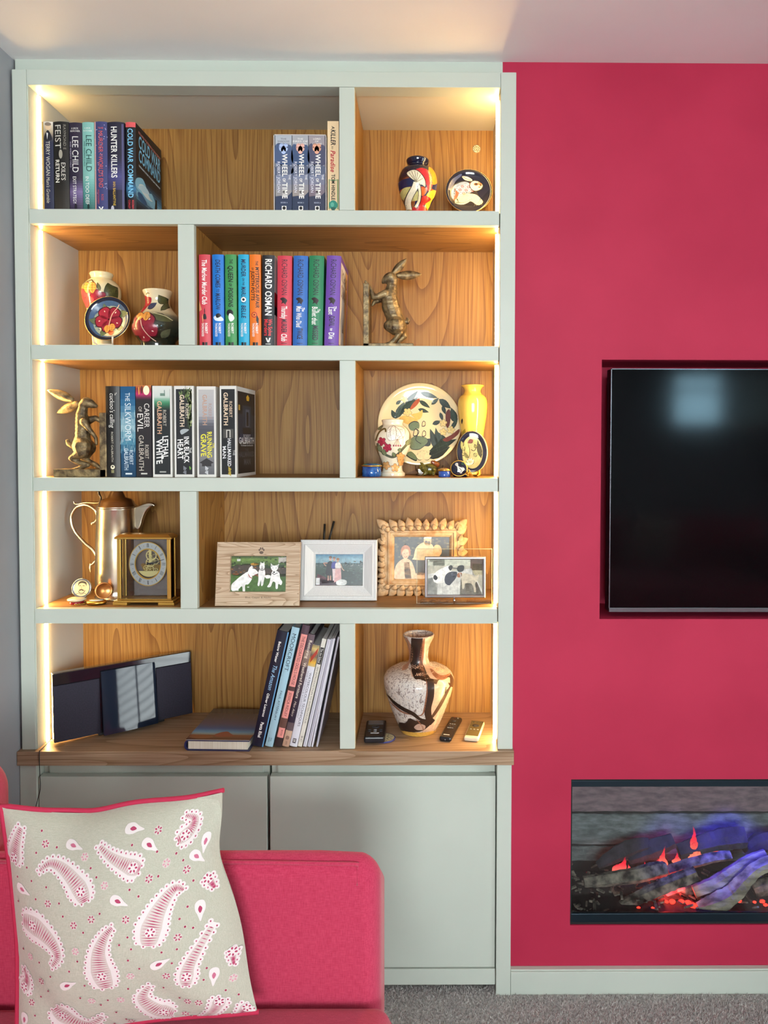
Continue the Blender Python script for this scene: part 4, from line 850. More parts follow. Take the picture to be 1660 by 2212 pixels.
def easel(C, xa, xb, ytop, Y, zb, mat, label, depth=.05):
    xw = C.w((xa + xb) / 2, ytop, Y)[0]; k = C.k(Y); hw = (xb - xa) / 2 * k; h = max(C.w(xa, ytop, Y)[1] - zb, .012)
    o = thing('plate_stand', label, 'stand', (xw, Y, zb + .0003))
    for s in (-1, 1):
        MB().tube(catmull([(s * hw, -.018, h), (s * hw * .95, -.016, h * .55), (s * hw * .8, -.006, h * .35), (s * hw * .85, -.012, .0025), (s * hw * .9, .01, .0022), (s * hw * .5, depth, .0022)], 5, False), .0022, 8).build('side_arm', mat, o)
    MB().tube([(-hw * .8, -.004, h * .38), (hw * .8, -.004, h * .38)], .0020, 8).build('cross_bar', mat, o)
    return o
whiteac = pmat('white_acrylic', '#E9E4D6', .2)
easel(C4, 680, 875, 1195, .085, ST[1], whiteac, 'small clear plastic stand under the crimson-flower dish')
def dec5(A):
    A.L = 1; leaf(A, (1395, 870), (1345, 770), 34, '#4E5232'); leaf(A, (1320, 960), (1490, 1040), 34, '#565A3C'); leaf(A, (1380, 930), (1440, 830), 24, '#5A5E40'); leaf(A, (1100, 1010), (1210, 930), 26, '#5E6238'); leaf(A, (1120, 1180), (1075, 1080), 36, '#3E4228'); leaf(A, (1390, 1200), (1480, 1110), 30, '#5E624A'); leaf(A, (1260, 1240), (1120, 1200), 22, '#4A4E30'); leaf(A, (1250, 910), (1330, 850), 26, '#3A4260')
    A.L = 4; A.blob([(1190, 780), (1230, 790), (1275, 800), (1270, 860), (1240, 890), (1210, 940), (1180, 930), (1200, 860)], '#A01E30'); A.L = 5; A.stroke([(1220, 770), (1240, 750), (1260, 760)], 7, '#5A5A3A', smooth=4)
    A.L = 6; flower(A, 1235, 1090, 145, '#8E2236', 5, .35, '#34101A', '#EAD4C8', .8); A.L = 10; berry(A, 1195, 985, 48, 40); berry(A, 1268, 985, 44, 46); A.L = 14; A.stroke([(1215, 1020), (1235, 1100), (1290, 1190), (1340, 1235)], 8, '#E4C4B0', smooth=4); A.L = 15; A.stroke([(1330, 950), (1430, 980), (1495, 1030)], 7, '#C9C49A', smooth=4)
vm = zramp('plum_flask_glaze', [(0, '#23241C'), (.045, '#2C3026'), (.075, '#3E4238'), (.088, '#7A7664'), (.098, '#D0C4A0'), (.12, '#EADDB8')])
vase('squat flask vase with flared neck, crimson blossom on dark leaves, beside the second-shelf divider', C4, 1295, [(735, 138), (745, 140), (790, 122), (850, 112), (900, 128), (950, 165), (1000, 207), (1050, 232), (1100, 240), (1150, 232), (1200, 205), (1245, 170), (1262, 158)], .115, ST[1], vm, decor=dec5, deep=.3)
# ---- hares
bronze = pmat('bronze_resin', '#85704F', .42, .45, spec=.5); add_mottle(bronze, '#4E4030', '#A08A62', 60, 5, bump=.6, bscale=220)
def hare(label, C, Y, zb, x0, y0, mir, chains, ears, board, base, tail):
    k = C.k(Y); xw = C.w(x0, y0, Y)[0]
    o = thing('hare_bookend', label, 'bookend', (xw, Y, zb + .0003), group='pair of boxing-hare bookends')
    P = lambda x, y, d, r: ((x - x0) * k, d * k, (y0 - y) * k, r * k)
    organic('hare_body', [[P(*q[:3], q[3] * 1.1) for q in ch] for ch in chains], .0016, bronze, o, 4)
    for e in ears:                                                   # leaf-shaped hollow ears
        a, b, w, dep, tl = e; A0 = Vector(P(*a, dep, 0)[:3]); B0 = Vector(P(*b, dep + tl, 0)[:3]); d = B0 - A0
        n = Vector((0, 1, 0)); sd = d.cross(n).normalized(); m = MB(); rings = []
        for i in range(11):
            t = i / 10; wd = w * k * (math.sin(math.pi * min(1, t * .93 + .07)) ** .8) * .5 + .0006; c = A0 + d * t
            for j in range(7):
                f = j / 3 - 1; rings.append(tuple(c + sd * wd * f + n * (wd * .55 * f * f)))
        for i in range(11):
            t = i / 10; wd = w * k * (math.sin(math.pi * min(1, t * .93 + .07)) ** .8) * .5 + .0006; c = A0 + d * t
            for j in range(7):
                f = j / 3 - 1; rings.append(tuple(c + sd * wd * f * .97 + n * (wd * .55 * f * f + .0022)))
        fs = []
        for b0 in (0, 77):
            fs += [(b0 + i * 7 + j, b0 + i * 7 + j + 1, b0 + (i + 1) * 7 + j + 1, b0 + (i + 1) * 7 + j) for i in range(10) for j in range(6)]
        fs += [(i * 7 + j, (i + 1) * 7 + j, 77 + (i + 1) * 7 + j, 77 + i * 7 + j) for i in range(10) for j in (0, 6)] + [(r * 7 + j, r * 7 + j + 1, 77 + r * 7 + j + 1, 77 + r * 7 + j) for r in (0, 10) for j in range(6)]
        m.add(rings, fs, True); m.build('ear', bronze, o)
    organic('tail', [[P(*q) for q in tail]], .0012, bronze, o, 2)
    hx = .045
    Q = lambda x, y: (C.w(x, y, Y - hx)[0] - xw, 0, C.w(x, y, Y - hx)[1] - zb)
    a, b, c, d = board
    m = MB(); q0, q1 = Q(a, d), Q(b, c); m.box(q0[0], q1[0], -hx, hx, 0, q1[2]); m.build('upright_plate', bronze, o, .0015)
    a, b, c, d = base; q0, q1 = Q(a, d), Q(b, c); m = MB(); m.box(q0[0], q1[0], -hx, hx, 0, q1[2]); m.build('base_plate', bronze, o, .0015)
    return o
hare('dark bronze hare bookend with paws on its upright plate, facing the bright books', C6, .11, ST[1], 560, 1097, 1, [
    [(622, 880, 0, 78), (600, 800, 0, 68), (572, 720, 0, 72), (560, 650, 0, 66), (575, 580, 0, 48), (585, 520, 0, 40)],
    [(588, 500, 0, 40), (572, 475, 0, 44), (548, 480, 0, 38), (522, 500, 0, 26), (510, 512, 0, 17)],
    [(530, 620, -40, 34), (470, 645, -50, 26), (430, 650, -50, 22), (408, 590, -48, 17), (388, 555, -46, 14), (362, 520, -45, 11)],
    [(530, 630, 40, 34), (470, 655, 48, 24), (432, 668, 50, 18), (412, 700, 50, 11)],
    [(620, 890, -45, 72), (560, 890, -52, 44), (600, 925, -55, 34), (652, 948, -55, 24), (615, 1000, -52, 20), (575, 1040, -50, 21), (520, 1055, -48, 17), (482, 1060, -48, 13)],
    [(640, 900, 45, 62), (660, 930, 50, 36), (690, 962, 52, 20), (640, 1000, 52, 18), (620, 1045, 50, 17), (560, 1058, 50, 15)],
    [(680, 1062, 0, 14), (715, 1066, 0, 10)], [(600, 1066, 10, 18), (640, 1066, 20, 16)]],
    [((583, 448), (706, 322), 62, -18, -12), ((612, 450), (832, 436), 74, 20, 18)], (336, 384, 560, 1097), (336, 765, 1073, 1097), [(690, 850, 0, 22), (712, 850, 0, 20), (722, 835, 0, 14), (710, 815, 0, 8)])
hare('gold-lit bronze hare bookend at the left end of the third shelf', D1, .064, ST[2], 740, 1705, -1, [
    [(760, 1290, 0, 125), (765, 1180, 0, 95), (770, 1060, 0, 92), (765, 960, 0, 88), (755, 860, 0, 72), (770, 790, 0, 62)],
    [(780, 730, 0, 62), (820, 690, 0, 66), (870, 705, 0, 58), (925, 730, 0, 38), (952, 740, 0, 26)],
    [(820, 960, -60, 55), (880, 1050, -75, 34), (940, 1120, -72, 26), (980, 1180, -70, 22), (984, 1260, -68, 20)],
    [(840, 930, 60, 48), (905, 900, 75, 34), (960, 930, 75, 30), (985, 950, 72, 24)],
    [(790, 1300, -70, 110), (800, 1370, -82, 80), (700, 1430, -85, 48), (650, 1455, -85, 38), (710, 1500, -82, 34), (800, 1530, -80, 34), (870, 1545, -80, 30), (780, 1580, -78, 28), (680, 1606, -76, 20), (620, 1612, -76, 14)],
    [(800, 1310, 70, 100), (780, 1400, 80, 60), (700, 1450, 82, 38), (820, 1510, 80, 34), (900, 1550, 80, 34), (960, 1595, 80, 24)]],
    [((655, 662), (315, 527), 128, -35, -20), ((690, 690), (383, 832), 132, 35, 25)], (992, 1078, 840, 1705), (352, 1078, 1622, 1705), [(620, 1290, 0, 34), (570, 1260, 0, 32), (552, 1220, 0, 24), (572, 1205, 0, 12)])
# ---- third shelf right
def dec6(A):
    L0 = 0
    for a, b, w, c in (((560, 600), (520, 520), 26, '#2E3E36'), ((560, 600), (640, 440), 40, '#34463C'), ((600, 560), (760, 400), 44, '#2F4238'), ((640, 470), (760, 345), 26, '#26362E'), ((560, 470), (610, 430), 14, '#34463C'), ((770, 430), (870, 500), 22, '#2F4238'), ((780, 360), (940, 410), 26, '#2E3E36'), ((880, 470), (950, 410), 18, '#34463C'), ((950, 420), (1060, 510), 34, '#2B3A34'), ((760, 510), (860, 540), 20, '#2F4238'), ((980, 480), (1010, 560), 18, '#2B3A34'), ((960, 540), (985, 620), 16, '#2B3A34'), ((1100, 640), (1060, 500), 40, '#34463C'), ((890, 650), (970, 620), 22, '#2B3A34'), ((940, 900), (870, 690), 40, '#2A3632'), ((960, 900), (920, 680), 36, '#2C3A34'), ((1040, 860), (940, 720), 34, '#30423A'), ((860, 900), (1110, 790), 44, '#2C3A36'), ((820, 850), (870, 780), 46, '#303A3A'), ((840, 960), (1050, 860), 60, '#2A3434'), ((1060, 700), (1120, 600), 20, '#34463C')):
        A.L = 0; leaf(A, a, b, w * .72, c, '#7E9A88')
    A.L = 4; A.blob([(690, 500), (720, 450), (765, 410), (775, 435), (745, 480), (700, 515)], '#B0552E'); A.blob([(1015, 540), (1045, 515), (1055, 580), (1045, 660), (1020, 680), (1010, 600)], '#6A3A34'); A.blob([(985, 790), (1060, 750), (1130, 700), (1120, 750), (1030, 810)], '#7A4038')
    A.L = 5; A.blob([(700, 560), (760, 545), (800, 520), (795, 580), (760, 610), (720, 585)], '#E2BE62'); A.blob([(590, 600), (640, 570), (720, 590), (760, 620), (720, 640), (660, 650)], '#DDB75E')
    A.L = 6
    for pts in ([(680, 660), (720, 630), (765, 640), (770, 690), (740, 690), (720, 710), (690, 700)], [(690, 800), (740, 760), (820, 770), (850, 810), (800, 860), (760, 880), (700, 870)], [(660, 930), (700, 900), (750, 950), (740, 980)]):
        A.L = 6; A.blob([(x * 1.0 + (x - 750) * .06, y + (y - 780) * .05) for x, y in pts], dk); A.L = 7; A.blob(pts, '#66785A')
    A.L = 8
    for cx, cy, R in ((665, 540, 38), (640, 425, 28), (990, 640, 34), (990, 720, 32), (1058, 705, 34)): flower(A, cx, cy, R, '#EBD28A', 5, cx, '#6A5020'); A.L = 8
    for x, y, r in ((740, 725, 34), (815, 735, 28), (812, 645, 26)): A.blob([(x - r * .6, y + r), (x - r * .5, y - r * .4), (x, y - r), (x + r * .6, y - r * .5), (x + r * .5, y + r * .8)], dk); A.L = 9; A.blob([(x - r * .45, y + r * .8), (x - r * .35, y - r * .3), (x, y - r * .75), (x + r * .45, y - r * .35), (x + r * .35, y + r * .6)], '#E8CFA0'); A.L = 8
    for a in (-1.2, -.7, -.2, .3, .8, 1.25): A.L = 10; leaf(A, (810, 965), (810 + 75 * math.sin(a), 965 - 85 * math.cos(a)), 26, '#F0DDB0', '#B89A60')
    A.L = 14; A.stroke([(740, 690), (770, 720), (740, 790), (790, 830)], 6, dk, smooth=4)
plate('big cream charger painted with irises and waterlilies, third shelf right', D3, 775, 652, 378, .185, ST[2] + .0, creamg, dec6, 9, dpt=.014)
easel(D3, 740, 985, 1015, .165, ST[2], pmat('dark_wood', '#4A3018', .5), 'dark wooden stand under the big cream charger', .03)
def dec7(A):
    A.L = 1; A.stroke([(385, 800), (420, 720), (470, 690), (480, 720)], 16, '#6A5A34', smooth=5); A.stroke([(400, 820), (430, 880), (490, 930), (560, 940), (640, 860), (690, 800)], 22, '#5A5F50', smooth=5); A.stroke([(640, 650), (690, 720), (690, 800)], 14, '#7A6A40', smooth=5); A.stroke([(390, 840), (440, 1010), (500, 990)], 14, '#8A7850', smooth=5)
    for a, b, w in (((400, 700), (455, 660), 12), ((430, 900), (415, 830), 18), ((480, 930), (440, 870), 18), ((560, 940), (540, 900), 14), ((600, 900), (610, 860), 14), ((660, 840), (700, 780), 16), ((640, 670), (670, 640), 12)): A.L = 2; leaf(A, a, b, w, '#7E8A68')
    A.L = 5; A.blob([(487, 730), (500, 680), (540, 660), (620, 670), (655, 710), (640, 770), (580, 790), (520, 800), (495, 780)], '#B9AE9A'); A.L = 6; A.blob([(492, 730), (504, 685), (540, 666), (618, 676), (648, 712), (634, 766), (578, 784), (522, 793), (500, 776)], '#F3ECDC'); A.L = 7
    rr = random.Random(5)
    for i in range(60):
        x, y = rr.uniform(505, 640), rr.uniform(685, 770); A.ell(x, y, 3, 3, '#8A7A68', 5)
    A.stroke([(545, 660), (520, 700), (530, 790)], 4, '#8A7A68', smooth=3); A.stroke([(560, 665), (575, 720), (570, 785)], 4, '#8A7A68', smooth=3); A.stroke([(545, 660), (600, 700), (630, 770)], 4, '#8A7A68', smooth=3)
    for x in (552, 572, 592, 612): A.stroke([(585, 780), (x, 840)], 3, '#9A7A68'); A.ell(x, 842, 7, 9, '#A8525A', 8)
    for cx, cy in ((445, 805), (495, 860)): A.L = 8; flower(A, cx, cy, 38, '#A8324A', 5, cx * .1, '#4A1420')
    A.L = 10
    for cx, cy in ((480, 1020), (560, 1040), (620, 990), (610, 940)): flower(A, cx, cy, 36, '#DFA667', 5, cy * .1, '#5E3A20'); A.L = 10
vase('ivory vase painted with tulips and a seed head, small one before the cream charger', D3, 533, [(612, 96), (622, 97), (640, 91), (658, 96), (690, 135), (740, 163), (800, 165), (860, 154), (920, 128), (980, 100), (1030, 88), (1065, 92), (1078, 102), (1086, 112), (1110, 113), (1118, 111)], .125, ST[2], ivory, decor=dec7, deep=.3)
def dec8(A):
    A.L = 1; A.blob([(1145, 620), (1155, 600), (1160, 620), (1152, 650)], dk); A.stroke([(1290, 660), (1280, 700), (1292, 690)], 7, '#6A5020', smooth=3); leaf(A, (1160, 760), (1180, 690), 16, '#A8922E', '#6A5A1A', None)
vase('tall plain yellow vase with flared lip, right end of the third shelf', D3, 1252, [(303, 102), (310, 102), (325, 84), (352, 72), (380, 84), (402, 112), (440, 130), (500, 133), (580, 126), (680, 110), (760, 98), (880, 84), (1040, 76), (1112, 78)], .165, ST[2], yellowg, decor=dec8, deep=.3)
def dec9(A):
    A.L = 0; A.ell(1250, 905, 95, 150, '#8A8A6A', 36); A.L = 1; leaf(A, (1190, 1000), (1195, 780), 34, '#A8A272'); leaf(A, (1180, 900), (1150, 800), 20, '#7A8058'); leaf(A, (1330, 960), (1300, 790), 18, '#2E3026'); leaf(A, (1220, 960), (1160, 900), 18, '#6E7652'); leaf(A, (1260, 790), (1210, 820), 16, '#5A2E34')
    A.L = 4; A.stroke([(1240, 880), (1270, 890), (1290, 850), (1270, 830)], 6, dk, smooth=4); leaf(A, (1265, 860), (1300, 840), 12, '#5A6040'); leaf(A, (1260, 940), (1300, 915), 14, '#70785A'); 
    for a in (-1.3, -.8, -.3, .2, .7): A.L = 7; leaf(A, (1232, 1020), (1232 + 48 * math.sin(a), 1020 - 66 * math.cos(a)), 15, '#E6D6BC', '#B09A80')
plate('oval dark plaque painted with pale lilies, leaning on a gilt stand', D3, 1250, 900, 138, .075, ST[2] + .004, navy, dec9, 12, dpt=.006, rimcol=goldrim, ry=190, name='oval_plaque', cat='plaque')
easel(D3, 1195, 1300, 1065, .068, ST[2], gold, 'small gilt stand under the oval dark plaque', .04)
def pillbox(label, C, xa, xb, ytop, ylid, ybot, Y, zb, bodymat, lidmat, dome=0.0):
    xw = C.w((xa + xb) / 2, ybot, Y)[0]; k = C.k(Y); r = (xb - xa) / 2 * k; h1 = (ybot - ylid) * k; h2 = (ybot - ytop) * k
    o = thing('trinket_box', label, 'box', (xw, Y, zb + .0003), group=None)
    MB().lathe([(0, 0), (r * .96, 0), (r, .001), (r, h1), (0, h1)], 36).build('base', bodymat, o)
    MB().lathe([(r * 1.0, h1), (r * 1.09, h1 + .0012), (r * 1.09, h1 + .003), (r, h1 + .004)], 36).build('gilt_band', gold, o)
    MB().lathe([(0, h1 + .0038), (r * 1.02, h1 + .0038), (r * .98, h1 + .005), (r * .6, h2 * 1.0), (0, h2 * 1.02)], 36).build('lid', lidmat, o)
    return o
blue = pmat('blue_enamel', '#1E4FA0', .12, coat=.6); add_mottle(blue, '#16408C', '#2C6CB8', 90)
bluelid = pmat('blue_green_enamel', '#2A5A7A', .12, coat=.6); add_mottle(bluelid, '#1E3E8A', '#4E8A6A', 80)
pillbox('round blue enamel box with a domed lid, beside the ivory vase', D3, 260, 432, 1004, 1035, 1124, .085, ST[2], blue, bluelid)
pillbox('small plain blue enamel box with a gilt lip, before the charger', D3, 945, 1051, 1046, 1072, 1126, .06, ST[2], pmat('mid_blue_enamel', '#2E58B0', .15, coat=.6), pmat('gilt_inside', '#C9A060', .3, .6))
# enamel box with hinged picture lid, stood open
Y = .055; k = D3.k(Y); xw, zc = D3.w(1130, 1052, Y)
o = thing('enamel_box', 'little oval dark enamel box with a white figure on its raised lid', 'box', (xw, Y, ST[2] + .0003)); rx, rz = 72 * k, 68 * k
Mx = Matrix.Translation((0, .004, zc - ST[2] + .001)) @ Matrix.Rotation(math.radians(-14), 4, 'X')
m = MB().lathe([(0, 0), (1, 0), (1, .004), (.9, .006), (0, .007)], 36, sx=rx, sy=rz); m.move(0, Mx @ Matrix.Rotation(math.radians(90), 4, 'X')); ld = m.build('lid', navy, o)
m = MB().tube([tuple(Mx @ Vector((rx * 1.02 * math.cos(a), -.002, rz * 1.02 * math.sin(a)))) for a in (i * 2 * math.pi / 40 for i in range(40))], .0016, 8, True); m.build('gilt_rim', gold, o)
A = Art(lambda x, y: ((x - 1130) * k, (1052 - y) * k)); A.L = 1; A.blob([(1110, 1010), (1130, 1040), (1165, 1045), (1180, 1065), (1160, 1085), (1145, 1100), (1120, 1075), (1112, 1040), (1095, 1025)], '#EDE9E0'); A.ell(1108, 1018, 14, 13, '#F2EEE6'); A.L = 2; A.stroke([(1130, 1050), (1150, 1075), (1140, 1095)], 5, '#2A2A2A', smooth=3); A.stroke([(1140, 1042), (1165, 1050)], 4, '#3A3A3A'); A.ell(1102, 1014, 3, 3, dk, 6); A.rect(1150, 1000, 1175, 1025, '#1E3A2A')
A.emit('lid_print', ld, lambda u, v, h: tuple(Mx @ Vector((u, -.0078 - h, v))), PRINTG)
m = MB().lathe([(0, 0), (rx * .9, 0), (rx, .004), (rx * .95, .008), (0, .008)], 30, cx=rx * .25, cy=.022, sy=.7); m.build('base', navy, o)
MB().tube(catmull([(rx * .9, -.004, .004), (rx * 1.15, -.006, .010), (rx * 1.3, -.004, .016), (rx * 1.2, .0, .02)], 4, False), .0016, 8).build('clasp', gold, o)
# crouching green frog-like ornament with brown shell
Y = .135; k = D3.k(Y); xw = D3.w(865, 1112, Y)[0]; zb = ST[2]
o = thing('frog_ornament', 'knobbly olive-green crouching ornament in front of the cream charger', 'ornament', (xw, Y, zb + .0003))
olive = pmat('olive_glaze', '#4E4E1E', .2, coat=.4); add_mottle(olive, '#2E300F', '#77702A', 120, bump=.3, bscale=300)
P = lambda x, y, d, r: ((x - 865) * k, d * k, (1112 - y) * k, r * k)
rr = random.Random(3); bumps = [[P(865 + 62 * math.cos(a) * f, 1052 - 44 * math.sin(a) * f, -44 * math.sqrt(max(0, 1 - f * f)), 7)] for a, f in ((rr.uniform(0, 6.28), rr.uniform(.2, .95)) for _ in range(34))]
organic('body', [[(0, 0, 58 * k, 72 * k, 50 * k, 52 * k)], [P(815, 1050, 0, 34), P(795, 1035, 0, 24), P(783, 1030, 0, 14)], [P(830, 1090, -30, 16), P(815, 1102, -36, 10)], [P(900, 1090, -30, 16), P(900, 1102, -38, 10)], [P(800, 1010, 10, 14), P(783, 995, 10, 5)]] + bumps, .0012, olive, o, 1)
organic('shell', [[(55 * k, .012, 100 * k, 40 * k, 36 * k, 30 * k)], [P(905, 1000, 20, 26), P(890, 990, 10, 16)]], .0012, pmat('brown_glaze', '#8A4A2A', .2, coat=.4), o, 2)
MB().box(-108 * k, -50 * k, .02, .05, 0, 62 * k).build('clear_prop', pmat('amber_glass', '#9A7A3A', .1, trans=.6), o, .001)
# ================================================================== fourth shelf
z4 = ST[3]
# ---- metal jug
Y = .145; k = D4.k(Y); xw = D4.w(850, 1150, Y)[0]
o = thing('coffee_pot', 'tall tapered silver coffee pot with a scroll handle, behind the skeleton clock', 'coffee pot', (xw, Y, z4 + .0003))
plate_m = pmat('old_silver', '#C4B8A4', .27, 1.0); add_mottle(plate_m, '#B4A488', '#D2C8B6', 14)
zz = lambda y: D4.w(850, y, Y)[1] - z4
R = lambda h: h * k
prof = [(0, 0), (R(196), 0), (R(198), .004), (R(190), zz(1120)), (R(192), zz(1085)), (R(186), zz(1075)), (R(188), zz(1045)), (R(190), zz(1035)), (R(196), zz(960)), (R(186), zz(600)), (R(176), zz(310)), (R(180), zz(300)), (R(180), zz(288)), (R(172), zz(284)), (0, zz(284))]
body = MB().lathe(prof, 60).build('body', plate_m, o)
MB().lathe([(0, zz(290)), (R(178), zz(290)), (R(180), zz(276)), (R(160), zz(262)), (R(152), zz(236)), (R(130), zz(212)), (R(78), zz(196)), (R(64), zz(160)), (R(50), zz(135)), (R(38), zz(118)), (0, zz(112))], 48).build('lid', plate_m, o)
Pj = lambda x, y, d=0: ((x - 850) * k, d, zz(y))
MB().tube(catmull([Pj(606, 446), Pj(650, 425), Pj(664, 380), Pj(650, 320), Pj(600, 278), Pj(540, 264), Pj(470, 290), Pj(424, 360), Pj(420, 430), Pj(455, 520), Pj(540, 620), Pj(610, 680), Pj(650, 740), Pj(655, 780), Pj(620, 822), Pj(598, 830)], 6, False), [.0028] + [.0042] * 84 + [.003] * 6, 10).build('handle', plate_m, o)
organic('handle_leaf', [[Pj(596, 826) + (.003,), Pj(592, 860) + (.0035,), Pj(597, 890) + (.0022,), Pj(599, 912) + (.0008,)]], .0008, plate_m, o, 1)
MB().tube(catmull([Pj(446, 234), Pj(456, 256), Pj(490, 258), Pj(560, 244), Pj(640, 246), Pj(690, 240), Pj(715, 215)], 5, False), .0024, 8).build('hinge_bar', plate_m, o)
MB().tube(catmull([Pj(690, 236), Pj(700, 200), Pj(682, 165), Pj(678, 140)], 5, False), [.0034] * 8 + [.004] * 8, 8).build('thumb_piece', pmat('dark_silver', '#5A4C3C', .3, 1.0), o)
sp = [Pj(1000, 300)[0::2], Pj(1060, 274)[0::2], Pj(1140, 244)[0::2], Pj(1190, 246)[0::2], Pj(1218, 274)[0::2], Pj(1176, 284)[0::2], Pj(1130, 330)[0::2], Pj(1100, 400)[0::2], Pj(1082, 465)[0::2], Pj(1058, 498)[0::2], Pj(1020, 470)[0::2], Pj(990, 380)[0::2]]
MB().prism(catmull(sp, 4), -.008, .008, 'y', True).build('spout', plate_m, o, .003, 3)
# ---- skeleton clock
Yf = .035; k = D4.k(Yf); cx = 1090; xw = D4.w(cx, 1225, Yf)[0]
o = thing('mantel_clock', 'square brass and glass skeleton clock with an oval silver dial', 'clock', (xw, Yf, z4 + .0003))
zz = lambda y: D4.w(cx, y, Yf)[1] - z4
X = lambda x: (x - cx) * k
dp = .052
m = MB(); m.box(X(800), X(935), 0, dp, 0, zz(1188)); m.box(X(1228), X(1380), 0, dp, 0, zz(1188)); m.box(X(800), X(1380), .012, dp - .012, zz(1200), zz(1188)); m.build('foot_plinth', brass, o, .0015)
MB().box(X(808), X(1372), .001, dp - .001, zz(1188) + .0001, zz(1170)).build('base_step', brass, o, .001)
MB().box(X(832), X(1350), .006, dp - .006, zz(1170) + .0001, zz(1158)).build('base_moulding', brass, o, .0015)
MB().box(X(818), X(1360), .002, dp - .002, zz(592), zz(575)).build('top_moulding', brass, o, .0012)
m = MB(); za, zb_ = zz(575) + .0001, zz(548)
m.add([(X(818), .0, za), (X(1360), 0, za), (X(1360), dp, za), (X(818), dp, za), (X(862), .010, zb_), (X(1318), .010, zb_), (X(1318), dp - .01, zb_), (X(862), dp - .01, zb_)], [(0, 3, 2, 1), (4, 5, 6, 7), (0, 1, 5, 4), (1, 2, 6, 5), (2, 3, 7, 6), (3, 0, 4, 7)]); m.build('top_slab', brass, o, .0008)
for xa, xb in ((836, 872), (1308, 1344)):
    for ya, yb in ((.006, .0125), (dp - .0125, dp - .006)): MB().box(X(xa), X(xb), ya, yb, zz(1158) + .0001, zz(592) - .0001).build('corner_post', brass, o, .0012)
cg = clear_glass('clock_glass')
MB().box(X(873), X(1307), .0075, .0095, zz(1157), zz(593)).build('front_glass', cg, o)
for xs in ((X(840), X(842)), (X(1338), X(1340))): MB().box(xs[0], xs[1], .013, dp - .013, zz(1157), zz(593)).build('side_glass', cg, o)
smoke = bpy.data.materials.new('smoked_glass'); smoke.use_nodes = True; nt = smoke.node_tree; N, L = nt.nodes, nt.links; bs = N['Principled BSDF']; bs.inputs['Base Color'].default_value = (*lin('#8A7E80'), 1); bs.inputs['Roughness'].default_value = .12
tr = N.new('ShaderNodeBsdfTransparent'); mx = N.new('ShaderNodeMixShader'); mx.inputs[0].default_value = .55; L.new(tr.outputs[0], mx.inputs[1]); L.new(bs.outputs[0], mx.inputs[2]); L.new(mx.outputs[0], N['Material Output'].inputs[0])
MB().box(X(945), X(1307), .041, .0425, zz(1150), zz(600)).build('back_glass', smoke, o)
yd = .016; dcx, dcz = X(1115), zz(833); rx, rz = 180 * k, 212 * k
def oval_ring(r0, r1, y0, y1, n=56):
    v = []
    for i in range(n):
        a = 2 * math.pi * i / n; c, s = math.cos(a), math.sin(a)
        for rr, yy in ((r1, y0), (r1, y1), (r0, y1), (r0, y0)): v.append((dcx + rx * rr * c, yy, dcz + rz * rr * s))
    f = [(i * 4 + q, i * 4 + (q + 1) % 4, ((i + 1) % n) * 4 + (q + 1) % 4, ((i + 1) % n) * 4 + q) for i in range(n) for q in range(4)]
    return MB().add(v, f, False)
dial = oval_ring(.69, .975, yd, yd + .0015).build('chapter_ring', pmat('dial_silver', '#C4C2C4', .35, .3), o)
oval_ring(.965, 1.0, yd - .001, yd + .002).build('dial_bezel', brass, o); oval_ring(.65, .70, yd - .001, yd + .002).build('inner_bezel', gold, o)
A = Art(lambda x, y: (x, y))
NUM = ['XII', 'I', 'II', 'III', 'IIII', 'V', 'VI', 'VII', 'VIII', 'IX', 'X', 'XI']
for i in range(12):
    a = math.pi / 2 - i * math.pi / 6; c, s = math.cos(a), math.sin(a); wd = {1: .05, 2: .09, 3: .13, 4: .15}[len(NUM[i])]
    n = len(NUM[i])
    for j in range(n):
        t = (j - (n - 1) / 2) * .045; P = lambda f, q: (dcx + rx * (f * c - q * s), dcz + rz * (f * s + q * c))
        ch = NUM[i][j]; A.stroke([P(.75, t), P(.93, t + (.02 if ch != 'I' else 0))], .0010 if ch == 'I' else .0014, '#2A2A30')
    a2 = a + math.pi / 12; A.stroke([(dcx + rx * .8 * math.cos(a2), dcz + rz * .8 * math.sin(a2)), (dcx + rx * .86 * math.cos(a2), dcz + rz * .86 * math.sin(a2))], .0007, '#4A4A50')
A.emit('numerals', dial, lambda u, v, h: (u, yd - .00005 - h, v), PRINT)
pgilt = pmat('pale_gilt', '#DCCB8E', .4, .35)
def gear(x, y, r, yy, teeth=20, spokes=5):
    c = (X(x), yy, zz(y)); rr = r * k; m = MB(); n = teeth * 2; v = []
    for i in range(n):
        a = 2 * math.pi * i / n; ro = rr * (1.0 if i % 2 else .92)
        for q, t in ((ro, 0), (ro, .0012), (rr * .78, .0012), (rr * .78, 0)): v.append((c[0] + q * math.cos(a), c[1] + t, c[2] + q * math.sin(a)))
    m.add(v, [(i * 4 + q, i * 4 + (q + 1) % 4, ((i + 1) % n) * 4 + (q + 1) % 4, ((i + 1) % n) * 4 + q) for i in range(n) for q in range(4)])
    for s in range(spokes):
        a = 2 * math.pi * s / spokes + .3; m.tube([c, (c[0] + rr * .85 * math.cos(a), c[1] + .0006, c[2] + rr * .85 * math.sin(a))], .0007, 6)
    m.ball(c, rr * .18, rr * .12, rr * .18, 10, 6)
    return m.build('gear_wheel', pgilt, o)
gear(1133, 757, 54, .026, 26); gear(1118, 828, 46, .030, 22); gear(1165, 815, 34, .032, 18, 4); gear(1120, 890, 40, .027, 20); gear(1170, 905, 26, .029, 16, 4); gear(1075, 880, 26, .031, 16, 4)
MB().box(X(1106), X(1134), .028, .0295, zz(835), zz(672)).build('movement_bar', pgilt, o, .0006)
